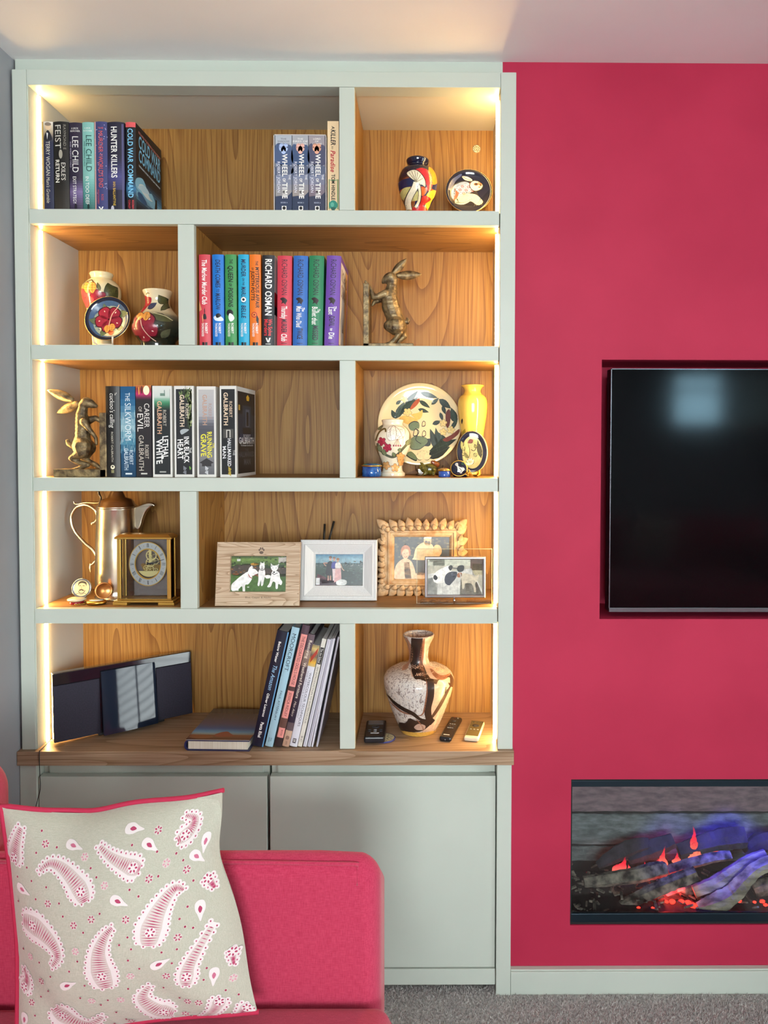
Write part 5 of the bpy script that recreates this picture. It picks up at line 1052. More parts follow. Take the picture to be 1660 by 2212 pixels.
MB().prism([(X(x), zz(y)) for x, y in ((1022, 850), (1040, 836), (1080, 850), (1150, 850), (1190, 846), (1210, 856), (1180, 930), (1060, 935))], .033, .0345, 'y').build('movement_plate', pmat('aged_brass', '#8A6A34', .4, .6), o)
MB().prism([(X(1115 + 118 * math.cos(a)), zz(833) + 128 * k * math.sin(a)) for a in (math.pi * (1.19 + .62 * i / 14) for i in range(15))], .022, .0235, 'y').build('movement_sector', pgilt, o)
hd = pmat('blued_steel', '#2A2A30', .3, .6)
MB().prism([(X(1118), zz(824)), (X(1118), zz(836)), (X(1276), zz(790)), (X(1276), zz(786))], yd - .004, yd - .0035, 'y').build('minute_hand', hd, o)
MB().prism([(X(1118), zz(826)), (X(1118), zz(838)), (X(1205), zz(826)), (X(1205), zz(822))], yd - .003, yd - .0025, 'y').build('hour_hand', hd, o)
m = MB().lathe([(0, 0), (.0022, 0), (.0022, .006), (0, .006)], 14); m.move(0, Matrix.Translation((dcx, yd - .005, dcz)) @ Matrix.Rotation(math.radians(-90), 4, 'X')); m.build('hand_boss', hd, o)
# ---- portrait case and pocket watch
Yc = .062; k = D4.k(Yc); xw = D4.w(465, 1205, Yc)[0]
o = thing('portrait_case', 'round silver-rimmed case open to show a moustached portrait, on a red base', 'keepsake', (xw, Yc, z4 + .0003))
zz = lambda y: max(D4.w(465, y, Yc)[1] - z4, 0)
ry = zz(1150) * .55
MB().lathe([(0, 0), (64 * k, 0), (66 * k, .001), (66 * k, zz(1172)), (0, zz(1172))], 34).build('red_base', pmat('red_enamel', '#9A1420', .2, coat=.5), o)
MB().lathe([(60 * k, zz(1172)), (84 * k, zz(1160)), (84 * k, zz(1150)), (56 * k, zz(1138)), (0, zz(1136))], 34).build('base_rim', pmat('ivory_gilt', '#E4D4B0', .3, .3), o)
M = Matrix.Translation(((495 - 465) * k, .012, zz(1060))) @ Matrix.Rotation(math.radians(-10), 4, 'X'); r = 94 * k
m = MB().lathe([(0, 0), (r, 0), (r, .004), (r * .93, .006), (r * .8, .0035), (0, .0035)], 40); m.move(0, M @ Matrix.Rotation(math.radians(90), 4, 'X')); ld = m.build('lid', silver, o)
A = Art(lambda x, y: ((x - 497) * k, (1060 - y) * k)); A.ell(497, 1060, 74, 74, '#E2D2A8', 30); A.L = 1
A.blob([(470, 1010), (500, 996), (535, 1012), (538, 1050), (525, 1085), (497, 1100), (475, 1085), (466, 1050)], '#D9C49A'); A.L = 2; A.blob([(464, 1040), (466, 1008), (498, 992), (538, 1006), (541, 1040), (530, 1020), (500, 1012), (474, 1020)], '#4A4438')
A.blob([(474, 1078), (495, 1068), (520, 1078), (516, 1086), (496, 1080), (480, 1086)], '#4E4638'); A.stroke([(474, 1038), (490, 1036)], 6, '#5A5244'); A.stroke([(506, 1036), (524, 1038)], 6, '#5A5244'); A.stroke([(498, 1040), (494, 1062), (502, 1064)], 4, '#8A7A5C'); A.stroke([(470, 1086), (480, 1102), (500, 1108), (520, 1100), (532, 1080)], 7, '#6A6250', smooth=3); A.stroke([(448, 1118), (470, 1106), (497, 1122), (525, 1106), (546, 1118)], 5, '#8A7E64', smooth=3)
A.emit('portrait_print', ld, lambda u, v, h: tuple(M @ Vector((u, -.0036 - h, v))), PRINT)
Yc = .055; xw = D4.w(650, 1205, Yc)[0]
o = thing('pocket_watch', 'gold pocket watch lying open with its copper lid raised, beside the skeleton clock', 'pocket watch', (xw, Yc, z4 + .0003)); 
zz = lambda y: max(D4.w(650, y, Yc)[1] - z4, 0)
MB().lathe([(0, 0), (70 * k, 0), (92 * k, .003), (94 * k, .006), (86 * k, .009), (60 * k, .0105), (0, .011)], 36, sy=.8).build('case', gold, o)
MB().lathe([(0, .0108), (64 * k, .0106), (66 * k, .0112), (0, .0115)], 30, sy=.8).build('watch_glass', pmat('watch_dial', '#E6DFD0', .15, coat=.5), o)
M = Matrix.Translation((50 * k, .010, zz(1082))) @ Matrix.Rotation(math.radians(14), 4, 'Y') @ Matrix.Rotation(math.radians(-16), 4, 'X') @ Matrix.Rotation(math.radians(36), 4, 'Z')
r = 78 * k; m = MB().lathe([(0, 0), (r, 0), (r, .003), (r * .9, .004), (r * .86, .0022), (0, .0015)], 36); m.move(0, M @ Matrix.Rotation(math.radians(90), 4, 'X')); m.build('lid', pmat('copper_gilt', '#D8985A', .3, .9), o)
for i in range(5):
    a = i * .55; MB().tube([(-95 * k - .004 - .004 * i + .003 * math.cos(t), -.004 - .003 * i + .003 * math.sin(t), .002 + .001 * math.sin(t * 2)) for t in (j * math.pi / 6 for j in range(12))], .0008, 6, True).build('chain_link', gold, o)
# ---- picture frames
def ring_loft(m, w, h, prof):
    """mitred moulding: rectangles (inset, forward) lofted from outside to the opening"""
    k0 = len(m.v)
    for ins, fw in prof:
        for sx, sz in ((-1, 0), (1, 0), (1, 1), (-1, 1)): m.v.append((sx * (w / 2 - ins), -fw, (ins if sz == 0 else h - ins)))
    for i in range(len(prof) - 1):
        for q in range(4):
            j = (q + 1) % 4; m.f.append((k0 + i * 4 + q, k0 + i * 4 + j, k0 + (i + 1) * 4 + j, k0 + (i + 1) * 4 + q)); m.sm.append(False)
    return m
def frame(label, C, corners, Y, tilt, prof, mat, opening, art, zb=z4, back='#3A2E24', strut=True, prop=None):
    """corners = patch (xl, xr, ytop, ybot); opening = patch rect; art(A) drawn in patch pixels"""
    xl, xr, yt, yb = corners; k = C.k(Y); t = math.radians(tilt); xc = (xl + xr) / 2; xw = C.w(xc, yb, Y)[0]
    w = (xr - xl) * k; h = (C.w(xc, yt, Y + .02)[1] - zb) / math.cos(t)
    o = thing('photo_frame', label, 'photo frame', (xw, Y, zb + .0003), (-t, 0, 0)); 
    m = ring_loft(MB(), w, h, prof); fr = m.build('moulding', mat, o)
    ins = prof[-1][0]; d = prof[-1][1]
    MB().box(-w / 2 + .002, w / 2 - .002, .0, .004, .004, h - .002).build('backing', pmat('frame_back', back, .8), o)
    ph = MB().box(-w / 2 + ins - .001, w / 2 - ins + .001, -d, -.0005, ins - .001, h - ins + .001).build('photo_board', pmat('photo_white', '#DDDDDD', .5), o)
    if strut: MB().box(-.02, .02, .004, .0065, .012, h * .55).build('easel_strut', pmat('frame_back', back, .8), o)
    ox0, ox1, oy0, oy1 = opening
    A = Art(lambda x, y: (-w / 2 + ins + (x - ox0) / (ox1 - ox0) * (w - 2 * ins), ins + (oy1 - y) / (oy1 - oy0) * (h - 2 * ins))); art(A)
    # keep the print inside the opening
    lo, hi, zl, zh = -w / 2 + ins - .0008, w / 2 - ins + .0008, ins - .0008, h - ins + .0008
    A.emit('photo_print', ph, lambda u, v, hh: (min(max(u, lo), hi), -d - hh - .0001, min(max(v, zl), zh)), PHOTO)
    return o, fr, w, h
lightoak = oak('limed_oak_frame', 'x', dark='#A58A6E', light='#D2BBA0', rough=.6, scale=4.0, seed=3.3)
def dogs3(A):
    A.rect(265, 540, 775, 860, '#2E4224'); A.L = 1
    A.grad(265, 540, 775, 620, [(0, '#3A4A2C'), (.4, '#6E8A44'), (1, '#41562E')]); A.rect(265, 700, 775, 860, '#47662E'); A.blob([(275, 640), (400, 610), (520, 620), (600, 650), (770, 640), (770, 720), (600, 720), (420, 715), (280, 710)], '#4A4038'); A.L = 2
    rr = random.Random(12)
    for i in range(60): A.ell(rr.uniform(270, 770), rr.uniform(545, 640), rr.uniform(5, 16), rr.uniform(4, 9), rr.choice(['#2A3A1E', '#56702E', '#6F8A4A', '#34452A']), 7)
    for i in range(36): A.ell(rr.uniform(270, 770), rr.uniform(640, 720), rr.uniform(6, 18), rr.uniform(4, 8), rr.choice(['#5A4E44', '#3A322C', '#6A6054', '#8A5A2E']), 6)
    A.ell(480, 612, 38, 12, '#B8862E', 10); A.ell(310, 700, 30, 9, '#7A4A28', 10); A.rect(695, 548, 770, 600, '#B9B4AA'); A.rect(318, 565, 350, 585, '#C9CCC4'); A.L = 3
    W_ = '#EFEDE8'; S_ = '#C9C6C0'
    A.blob([(280, 850), (275, 800), (310, 760), (370, 710), (420, 680), (450, 690), (460, 740), (430, 790), (400, 800), (400, 855), (380, 855), (370, 810), (330, 845)], W_)
    A.L = 4; A.blob([(420, 690), (430, 650), (450, 630), (462, 650), (490, 660), (515, 690), (500, 700), (470, 715), (440, 715)], W_); A.poly([(448, 640), (452, 622), (470, 645)], W_); A.stroke([(424, 700), (440, 730), (460, 738)], 7, '#A03A34'); A.poly([(480, 705), (510, 700), (490, 716)], '#9A4A40')
    A.L = 3; A.blob([(515, 690), (525, 660), (545, 650), (570, 660), (578, 700), (570, 750), (560, 800), (545, 805), (540, 760), (528, 805), (512, 800), (518, 750)], W_); A.L = 4; A.blob([(525, 640), (530, 610), (548, 600), (566, 612), (572, 640), (560, 660), (535, 660)], W_); A.poly([(528, 615), (533, 590), (546, 606)], W_); A.poly([(556, 606), (565, 588), (571, 618)], W_); A.ell(548, 632, 7, 6, '#2A2624'); A.ell(548, 650, 12, 9, '#4A3A38'); A.stroke([(530, 660), (550, 668), (568, 660)], 6, '#2E2A28')
    A.L = 3; A.blob([(600, 815), (620, 780), (630, 720), (640, 680), (670, 670), (705, 690), (715, 740), (735, 770), (725, 800), (700, 790), (695, 830), (678, 830), (672, 780), (650, 770), (630, 815)], W_); A.L = 4; A.blob([(630, 650), (628, 620), (660, 625), (695, 618), (692, 650), (670, 680), (655, 685)], W_); A.poly([(628, 640), (626, 602), (648, 626)], W_); A.poly([(676, 625), (703, 606), (694, 645)], W_); A.L = 5; A.ell(658, 684, 9, 7, '#2A2422'); A.ell(646, 646, 4, 4, '#2A2422', 8); A.ell(676, 646, 4, 4, '#2A2422', 8); A.stroke([(640, 690), (660, 705), (690, 690)], 6, '#3A3230'); A.blob([(575, 715), (620, 710), (625, 735), (590, 740)], W_); A.ell(330, 845, 14, 6, '#E0DED8'); A.ell(428, 818, 10, 4, '#D8D6D0')
o, fr, w, h = frame('light oak photo frame with paw print, showing three white dogs', D5, (117, 910, 402, 998), .035, 9, [(0, 0), (0, .011), (.0015, .0125), (.036, .0125), (.0368, .011), (.0372, .003)], lightoak, (268, 770, 540, 857), dogs3)
A = Art(lambda x, y: ((x - 513) * D5.k(.035), (998 - y) * D5.k(.035) / 1.0)); kk = D5.k(.035)
for dx, dy, a, b in ((0, 490 + 8, 20, 14), (-20, 474, 7, 11), (-8, 460, 7, 12), (10, 460, 7, 12), (22, 474, 7, 11)): A.ell(540 + dx, dy, a, b, '#5E4A3A', 14)
A.text('Blue, Casper & Alaska', (400, 925), (645, 925), .0045, '#5A4838')
A.emit('engraving', fr, lambda u, v, hh: (u, -.0126 - hh, v), PRINT)
chalk = pmat('chalk_white', '#DCDBD8', .55); add_mottle(chalk, '#CFCDCB', '#E4E3E0', 5, 3, (300, 300, 4))
def trio(A):
    A.rect(1020, 500, 1515, 820, '#3A4448'); A.L = 1
    A.grad(1020, 500, 1515, 600, [(0, '#3E6E8A'), (.5, '#7FA2B0'), (1, '#6E8A94')]); A.grad(1020, 590, 1515, 820, [(0, '#4A5A5A'), (.3, '#2E4038'), (1, '#26302E')]); A.L = 2
    rr = random.Random(8)
    for i in range(90): A.ell(rr.uniform(1025, 1510), rr.uniform(570, 790), rr.uniform(5, 18), rr.uniform(4, 9), rr.choice(['#2A3A34', '#41544A', '#1E2A28', '#5A6A64', '#34484A']), 6)
    for i in range(40): A.rect(*(lambda x, y: (x, y, x + 7, y + 4))(rr.uniform(1180, 1500), rr.uniform(560, 620)), rr.choice(['#A8A4A0', '#8A8E90', '#C9C4BC']))
    A.poly([(1040, 700), (1240, 780), (1100, 800), (1035, 740)], '#5A2E38'); A.poly([(1030, 750), (1240, 770), (1240, 820), (1030, 820)], '#3A2430'); A.L = 3
    for i in range(18): A.stroke([(1300 + i * 12, 672 + i * 1.5), (1296 + i * 12, 810)], 3, '#1A1E20')
    A.stroke([(1295, 670), (1510, 700)], 5, '#15181A'); A.blob([(1245, 760), (1290, 755), (1345, 770), (1335, 812), (1245, 812)], '#D8D8D4'); A.rect(1028, 742, 1068, 812, '#C9C9C8'); A.L = 4
    A.blob([(1140, 600), (1160, 572), (1190, 575), (1205, 620), (1195, 700), (1190, 720), (1130, 710), (1135, 640)], '#1A1620'); A.stroke([(1145, 590), (1105, 590), (1130, 620)], 10, '#B98A78', smooth=3); A.rect(1148, 715, 1160, 770, '#B98A78'); A.rect(1172, 715, 1184, 765, '#B98A78'); A.ell(1174, 545, 14, 20, '#C09A88'); A.ell(1174, 530, 16, 14, '#5A4A44')
    A.L = 5; A.blob([(1190, 590), (1210, 575), (1235, 580), (1240, 640), (1190, 645)], '#3E3E8A'); A.poly([(1195, 640), (1238, 640), (1232, 770), (1205, 770)], '#D8C4C4'); A.ell(1214, 550, 13, 19, '#C8A090'); A.ell(1213, 537, 15, 12, '#7A5A48')
    A.L = 6; A.blob([(1228, 595), (1250, 582), (1278, 590), (1285, 640), (1230, 645)], '#D8D2CC'); A.poly([(1230, 640), (1284, 640), (1292, 750), (1215, 790)], '#C99A98'); A.ell(1252, 560, 14, 19, '#C9A08A'); A.ell(1252, 548, 16, 12, '#A8704A'); A.stroke([(1282, 600), (1300, 650), (1320, 668)], 9, '#C9A08A')
frame('chalky white moulded photo frame showing three people above a view', D5, (914, 1640, 378, 948), .102, 8, [(0, 0), (0, .016), (.002, .018), (.006, .018), (.007, .0165), (.011, .0165), (.0125, .0185), (.017, .0165), (.036, .0075), (.037, .0085), (.039, .0085), (.040, .003)], chalk, (1022, 1512, 500, 818), trio)
# black easel prongs showing above the white frame
o = thing('wire_easel', 'two thin black prongs standing up behind the white photo frame', 'easel', (at(706, 1290, .2)[0], .2, z4 + .0003)); x0 = at(706, 1290, .2)[0]
for a, b in (((700.5, 1165), (702, 1132)), ((712, 1165), (722, 1126))):
    A0, B0 = at(*a, .2), at(*b, .2); d = ((B0[0] - A0[0]) / (B0[1] - A0[1])); zt_ = B0[1] - z4
    MB().tube([(A0[0] - x0 - d * (A0[1] - z4) * .3, .0, .002), (A0[0] - x0, 0, A0[1] - z4), (B0[0] - x0, 0, zt_)], .0032, 8).build('prong', pmat('black_rubber', '#141414', .5), o)
MB().tube([(-.03, .005, .004), (.03, .005, .004)], .003, 8).build('foot_bar', pmat('black_rubber', '#141414', .5), o)
# carved frame
carve = pmat('limed_carved_wood', '#D6B48A', .7); add_mottle(carve, '#BE9468', '#E2C8A2', 40, 4, bump=.4, bscale=160)
def couple(A):
    A.rect(370, 435, 900, 775, '#2A2418'); A.L = 1; rr = random.Random(6)
    for i in range(80): A.ell(rr.uniform(380, 890), rr.uniform(440, 620), rr.uniform(6, 20), rr.uniform(5, 12), rr.choice(['#3E3620', '#1E1A12', '#5A5030', '#4A4028']), 6)
    A.L = 2; A.blob([(560, 600), (580, 530), (630, 490), (690, 480), (740, 510), (760, 580), (740, 620), (560, 620)], '#D9C49A'); A.ell(690, 470, 36, 40, '#D8AE86'); A.L = 3; A.blob([(655, 455), (665, 435), (700, 428), (725, 440), (720, 458), (690, 450)], '#D6CFC0'); A.ell(676, 478, 13, 9, '#4A4038'); A.ell(702, 482, 13, 9, '#4A4038')
    A.blob([(385, 770), (390, 680), (430, 630), (490, 610), (550, 650), (570, 770)], '#D8B48C'); A.poly([(470, 640), (520, 640), (540, 768), (480, 768)], '#3A2A22'); A.L = 4; A.ell(484, 570, 34, 44, '#DDB08A'); A.L = 5; A.blob([(440, 590), (445, 530), (480, 505), (520, 520), (532, 570), (520, 590), (512, 545), (480, 535), (455, 555)], '#A8683A'); A.stroke([(470, 596), (484, 602), (500, 594)], 5, '#A85A4A'); A.ell(470, 570, 4, 3, '#3A2A20', 6); A.ell(498, 568, 4, 3, '#3A2A20', 6)
    A.L = 4; A.poly([(570, 625), (670, 625), (660, 740), (590, 740)], '#2E241E'); A.blob([(560, 740), (620, 720), (680, 735), (670, 768), (570, 768)], '#D8AE86'); A.ell(780, 550, 42, 46, '#D8AE80'); A.L = 5; A.blob([(740, 540), (760, 505), (800, 505), (822, 540), (815, 575), (790, 530), (760, 535)], '#C9A46A'); A.blob([(740, 600), (800, 590), (860, 640), (880, 770), (720, 770)], '#C9B08A')
o, fr, w, h = frame('ornate carved limewood photo frame with leafy edges, showing a smiling group', D6, (190, 1095, 235, 990), .178, 7, [(.004, 0), (.004, .012), (.018, .014), (.022, .012), (.026, .016), (.030, .016), (.032, .012), (.036, .012), (.042, .006), (.043, .003)], carve, (380, 893, 440, 772), couple)
def leafmesh():
    v = []; f = []; n = 8
    for i in range(n + 1):
        t = i / n; wd = .0128 * max(0, math.sin(math.pi * (t * .97 + .03) ** .62)) ** .8 + .0004
        for j in range(5):
            q = j / 2 - 1; v.append((q * wd, -.004 - .0065 * math.sin(math.pi * t) * (1 - .7 * q * q) + (.0026 if j == 2 else 0), t * .031))
        v.append((0, .002, t * .031))
    for i in range(n):
        for j in range(4): a = i * 6 + j; f.append((a, a + 1, a + 7, a + 6))
        a = i * 6; f.append((a + 4, a + 5, a + 11, a + 10)); f.append((a + 5, a, a + 6, a + 11))
    f += [(0, 1, 2, 3, 4, 5), tuple(n * 6 + q for q in (5, 4, 3, 2, 1, 0))]
    me = bpy.data.meshes.new('carved_leaf'); me.from_pydata(v, [], f); me.polygons.foreach_set('use_smooth', [True] * len(f)); me.materials.append(carve); return me
lm = leafmesh(); rr = random.Random(21)
def put_leaf(x, zq, ang, s=1.0, y=-.011):
    q = bpy.data.objects.new('carved_leaf', lm); COL.objects.link(q); q.parent = o; q.location = (x, y, zq); q.rotation_euler = (0, ang, 0); q.scale = (s, 1, s)
nx, nz = 10, 6
for i in range(nx):
    t = (i + .5) / nx * 2 - 1; x = t * (w / 2 - .014); a = t * .9
    for s_, zq in ((1, h - .018), (-1, .018)):
        put_leaf(x, zq, a if s_ > 0 else math.pi - a, .95 + rr.uniform(-.1, .12), -.012); put_leaf(x + .006, zq - s_ * .004, (a - .7) if s_ > 0 else math.pi - a + .7, .62, -.016)
for i in range(nz):
    t = (i + .5) / nz * 2 - 1; zq = h / 2 + t * (h / 2 - .016); a = math.pi / 2 - t * .8
    for s_ in (-1, 1):
        put_leaf(s_ * (w / 2 - .018), zq, s_ * a, .92 + rr.uniform(-.1, .12), -.012); put_leaf(s_ * (w / 2 - .014), zq + .006, s_ * (a - .8), .6, -.016)
for sx in (-1, 1):
    for a, zq in ((.78, h - .016), (2.36, .016)): put_leaf(sx * (w / 2 - .016), zq, sx * a, 1.05, -.014)
# clear acrylic frame with a silver picture frame fixed to it
def dogs2(A):
    A.rect(700, 620, 1280, 1000, '#B9B39C'); A.L = 1
    A.rect(700, 620, 1150, 690, '#C8C8B0'); A.rect(760, 625, 880, 690, '#4A4E42'); A.rect(720, 625, 850, 650, '#6A3A34'); A.rect(1150, 625, 1280, 740, '#5A3A22'); A.rect(1170, 670, 1280, 790, '#B8AE86'); A.poly([(700, 780), (1160, 720), (1280, 960), (1280, 1000), (700, 1000)], '#D0CEC4'); A.poly([(1050, 830), (1200, 820), (1275, 1000), (1040, 1000)], '#8F8470'); A.poly([(700, 830), (820, 800), (800, 1000), (700, 1000)], '#C0C2BE'); A.L = 2
    for i in range(7): A.stroke([(720 + i * 70, 690), (700 + i * 80, 1000)], 3, '#A8A69A')
    A.blob([(760, 800), (800, 750), (870, 710), (930, 690), (960, 720), (930, 790), (880, 860), (820, 880), (770, 860)], '#EDE9DE'); A.L = 3; A.blob([(765, 800), (785, 790), (808, 820), (790, 845), (765, 830)], '#1C1A1A'); A.stroke([(850, 735), (890, 755)], 14, '#2A2624', True); A.blob([(920, 705), (945, 685), (965, 700), (950, 740), (930, 735)], '#2E2A28')
    A.L = 3; A.blob([(880, 830), (900, 780), (950, 755), (1010, 760), (1000, 820), (960, 870), (930, 900), (890, 880)], '#3A3C46'); A.blob([(1010, 720), (1030, 690), (1080, 690), (1080, 740), (1040, 760), (1015, 745)], '#2A2826'); A.stroke([(960, 715), (1020, 720)], 8, '#1E1C1C'); A.stroke([(930, 880), (880, 920)], 14, '#26262C', True); A.stroke([(960, 870), (990, 940)], 13, '#26262C', True); A.stroke([(980, 870), (1040, 880)], 10, '#2E2E34', True); A.blob([(950, 770), (985, 765), (990, 800), (960, 810)], '#8A8E9A')
    A.L = 4; A.blob([(1040, 800), (1080, 770), (1160, 785), (1215, 800), (1240, 780), (1225, 850), (1200, 880), (1210, 960), (1190, 970), (1170, 890), (1100, 880), (1085, 930), (1065, 930), (1060, 860)], '#CFC3A8'); A.blob([(1010, 790), (1030, 765), (1060, 770), (1055, 810), (1020, 815)], '#A86A44'); A.L = 5; A.stroke([(1040, 770), (1055, 820)], 8, '#D8D4CC')
Ya = .058; xa, xb = D6.w(588, 1100, Ya)[0], D6.w(1384, 1100, Ya)[0]; za = D6.w(1000, 512, Ya + .01)[1] - z4
o = thing('photo_frame', 'clear acrylic photo stand with a silver-rimmed picture of three dogs, at the shelf end', 'photo frame', ((xa + xb) / 2, Ya, z4 + .0003), (math.radians(-1), 0, 0)); w = xb - xa
MB().box(-w / 2, w / 2, 0, .004, .0005, za).build('acrylic_sheet', clear_glass('acrylic_sheet', (.98, .97, .94)), o)
edge = pmat('acrylic_edge', '#F0E6C0', .15, trans=.4)
for b in ((-w / 2, -w / 2 + .0012, -.0004, .0044, .0006, za), (w / 2 - .0012, w / 2, -.0004, .0044, .0006, za), (-w / 2, w / 2, -.0004, .0044, za - .0008, za + .0002)): MB().box(*b).build('sheet_edge', edge, o)
kx = D6.k(Ya); xm = (xa + xb) / 2
X = lambda x: D6.w(x, 800, Ya)[0] - xm
zz = lambda y: D6.w(1000, y, Ya)[1] - z4
fx0, fx1, fz0, fz1 = X(675), X(1312), zz(1026), zz(597); fw_, fh_ = fx1 - fx0, fz1 - fz0
m = ring_loft(MB(), fw_, fh_, [(0, 0), (0, .007), (.0018, .0095), (.0045, .0098), (.0070, .0075), (.0080, .004)]); m.v = [(a + (fx0 + fx1) / 2, b - .0006, c + fz0) for a, b, c in m.v]; fr = m.build('silver_rim', pmat('satin_silver', '#B4B2B6', .3, .85), o)
pb = MB().box(fx0 + .003, fx1 - .003, -.0035, -.0006, fz0 + .003, fz1 - .003).build('photo_board', pmat('photo_white', '#DDDDDD', .5), o)
A = Art(lambda x, y: (fx0 + .008 + (x - 705) / 570 * (fw_ - .016), fz0 + .008 + (997 - y) / 372 * (fh_ - .016))); dogs2(A)
lo, hi, zl, zh = fx0 + .0076, fx1 - .0076, fz0 + .0076, fz1 - .0076
A.emit('photo_print', pb, lambda u, v, hh: (min(max(u, lo), hi), -.0036 - hh, min(max(v, zl), zh)), PHOTO)
MB().tube([(X(985), -.003, fz0 + .002), (X(985), -.006, fz0 - .008), (X(985), -.006, .0012)], [.002, .0026, .0015], 8).build('support_pin', chrome, o)
# foot of the stand
MB().box(-w / 2 + .01, w / 2 - .001, .004, .05, .0004, .0036).build('acrylic_foot', clear_glass('acrylic_sheet'), o)
# ================================================================== on the worktop
gloss = pmat('piano_black', '#14141C', .07, coat=.6); matte = pmat('speaker_cloth', '#221E2C', .75); add_mottle(matte, '#1E1B28', '#272333', 300)
# ---- slim stereo standing askew
xa, ya = atz(112, 1607, WT + .010); xb, yb = atz(413, 1541, WT + .010); a0 = math.atan2(yb - ya, xb - xa); Wd = math.hypot(xb - xa, yb - ya); Hs = .189
o = thing('stereo', 'slim glossy black stereo turned askew on the worktop at far left', 'stereo', (xa + .006, ya, WT + .0006), (math.radians(-5.0), 0, a0))
o.rotation_mode = 'XYZ'
MB().box(0, Wd, .004, .030, .010, Hs).build('body', gloss, o, .002)
MB().box(Wd * .30, Wd * .78, .006, .034, .0035, .012).build('foot', pmat('black_rubber', '#141414', .5), o, .001)
MB().box(.001, Wd * .315, 0, .0038, .0105, Hs * .83).build('speaker_panel', matte, o, .001)
MB().box(Wd * .725, Wd - .001, 0, .0038, .0105, Hs * .83).build('speaker_panel', matte, o, .001)
MB().box(.001, Wd - .001, .0005, .0038, Hs * .836, Hs - .0005).build('top_strip', gloss, o, .0008)
m = MB(); n = 60; x0, x1 = Wd * .322, Wd * .718; V = []
for i in range(n + 1):
    t = i / n; x = x0 + (x1 - x0) * t; b = .0035 + .004 * math.sin(math.pi * t) ** .7 + .008 * (1 - t)
    V += [(x, .0038, .0085), (x, -b - .013, .0085), (x, -b + .0045, Hs * .93), (x, .0038, Hs * .93)]
m.add(V, [(i * 4 + q, i * 4 + (q + 1) % 4, (i + 1) * 4 + (q + 1) % 4, (i + 1) * 4 + q) for i in range(n) for q in range(4)] + [(0, 1, 2, 3), tuple(n * 4 + q for q in (3, 2, 1, 0))], False)
door = m.build('disc_door', pmat('mirror_black', '#1B2230', .05, .0, coat=.15, spec=.42), o)
# ---- marbled vase
k0 = E3.k(.085 + .04)
marb = pmat('marbled_glaze', '#D8CCC0', .1, coat=.5)
nt, N, L, b = nodes_of(marb); tc = N.new('ShaderNodeTexCoord'); vo = N.new('ShaderNodeTexNoise'); vo.inputs['Scale'].default_value = 110; vo.inputs['Detail'].default_value = 5; vo.inputs['Distortion'].default_value = 2.2
mp = N.new('ShaderNodeMapping'); mp.inputs['Rotation'].default_value = (.4, .9, 0); mp.inputs['Scale'].default_value = (1, 1, .55); L.new(tc.outputs['Object'], mp.inputs['Vector']); L.new(mp.outputs['Vector'], vo.inputs['Vector'])
r = N.new('ShaderNodeValToRGB'); e = r.color_ramp.elements; e[0].position = .36; e[0].color = (*lin('#8A7A74'), 1); e[1].position = .52; e[1].color = (*lin('#DAD4CC'), 1); q = e.new(.72); q.color = (*lin('#C9B8A8'), 1)
L.new(vo.outputs['Fac'], r.inputs['Fac']); L.new(r.outputs['Color'], b.inputs['Base Color'])
def decm(A):
    br, cop, lt = '#2E211C', '#8A5A42', '#CDB4A0'
    A.L = 0; A.blob([(720, 195), (800, 195), (905, 175), (850, 300), (850, 400), (900, 440), (1040, 470), (1085, 540), (1080, 640), (1020, 800), (960, 940), (905, 1035), (800, 1035), (860, 900), (870, 700), (850, 560), (760, 510), (700, 470)], '#C2A48E')
    A.L = 1; A.stroke([(650, 190), (690, 290), (690, 400), (620, 450)], 40, '#A8806A', True, 5); A.stroke([(755, 195), (750, 300), (745, 420), (790, 500), (860, 545)], 105, br, False, 6); A.stroke([(820, 200), (800, 330), (790, 440), (830, 500)], 40, cop, True, 5)
    A.L = 2; A.stroke([(850, 540), (880, 600), (880, 720), (855, 830), (865, 920), (900, 960)], 62, br, False, 6); A.stroke([(850, 480), (930, 510), (1010, 520), (1070, 540), (1068, 620), (1040, 600)], 48, '#4A3226', True, 6); A.stroke([(870, 440), (960, 490), (1060, 500)], 26, cop, True, 5); A.stroke([(900, 445), (1000, 470)], 16, '#E0C0A0', True, 3)
    A.stroke([(1075, 600), (1020, 700), (960, 810), (900, 900), (860, 950)], 30, '#4A3428', True, 6); A.stroke([(480, 700), (540, 770), (620, 830), (720, 880), (790, 930), (880, 935)], 34, br, True, 6); A.stroke([(500, 760), (600, 850), (700, 890)], 14, cop, True, 5); A.stroke([(835, 560), (850, 650), (835, 780), (810, 880), (760, 900)], 14, cop, True, 5)
    A.L = 3; A.blob([(600, 1030), (590, 960), (650, 960), (690, 920), (740, 940), (800, 940), (870, 930), (890, 960), (840, 1010), (780, 1040), (680, 1045)], br); A.L = 4; A.blob([(730, 1000), (770, 970), (830, 985), (820, 1020), (760, 1025)], '#B99A88'); A.stroke([(740, 920), (800, 985), (815, 1035)], 10, cop, True, 4); A.stroke([(1020, 640), (1010, 700), (1030, 660)], 7, br, smooth=3); A.stroke([(960, 850), (930, 930), (900, 1020)], 16, '#D8BC9E', True, 4)
    A.L = 5; A.poly([(600, 1012), (640, 1032), (700, 1043), (768, 1047), (836, 1043), (896, 1032), (936, 1012), (930, 1060), (880, 1078), (768, 1088), (656, 1078), (606, 1060)], '#D9A94E')
vase('large marbled vase in brown, copper and grey-white with a flared neck', E3, 768, [(165, 141), (176, 140), (200, 130), (240, 110), (290, 94), (350, 86), (400, 92), (425, 112), (443, 160), (462, 225), (495, 285), (540, 314), (580, 317), (650, 305), (750, 275), (850, 238), (950, 195), (1000, 168), (1020, 158), (1040, 148)], .125, WT, marb, decor=decm, deep=.45, wall=.005)
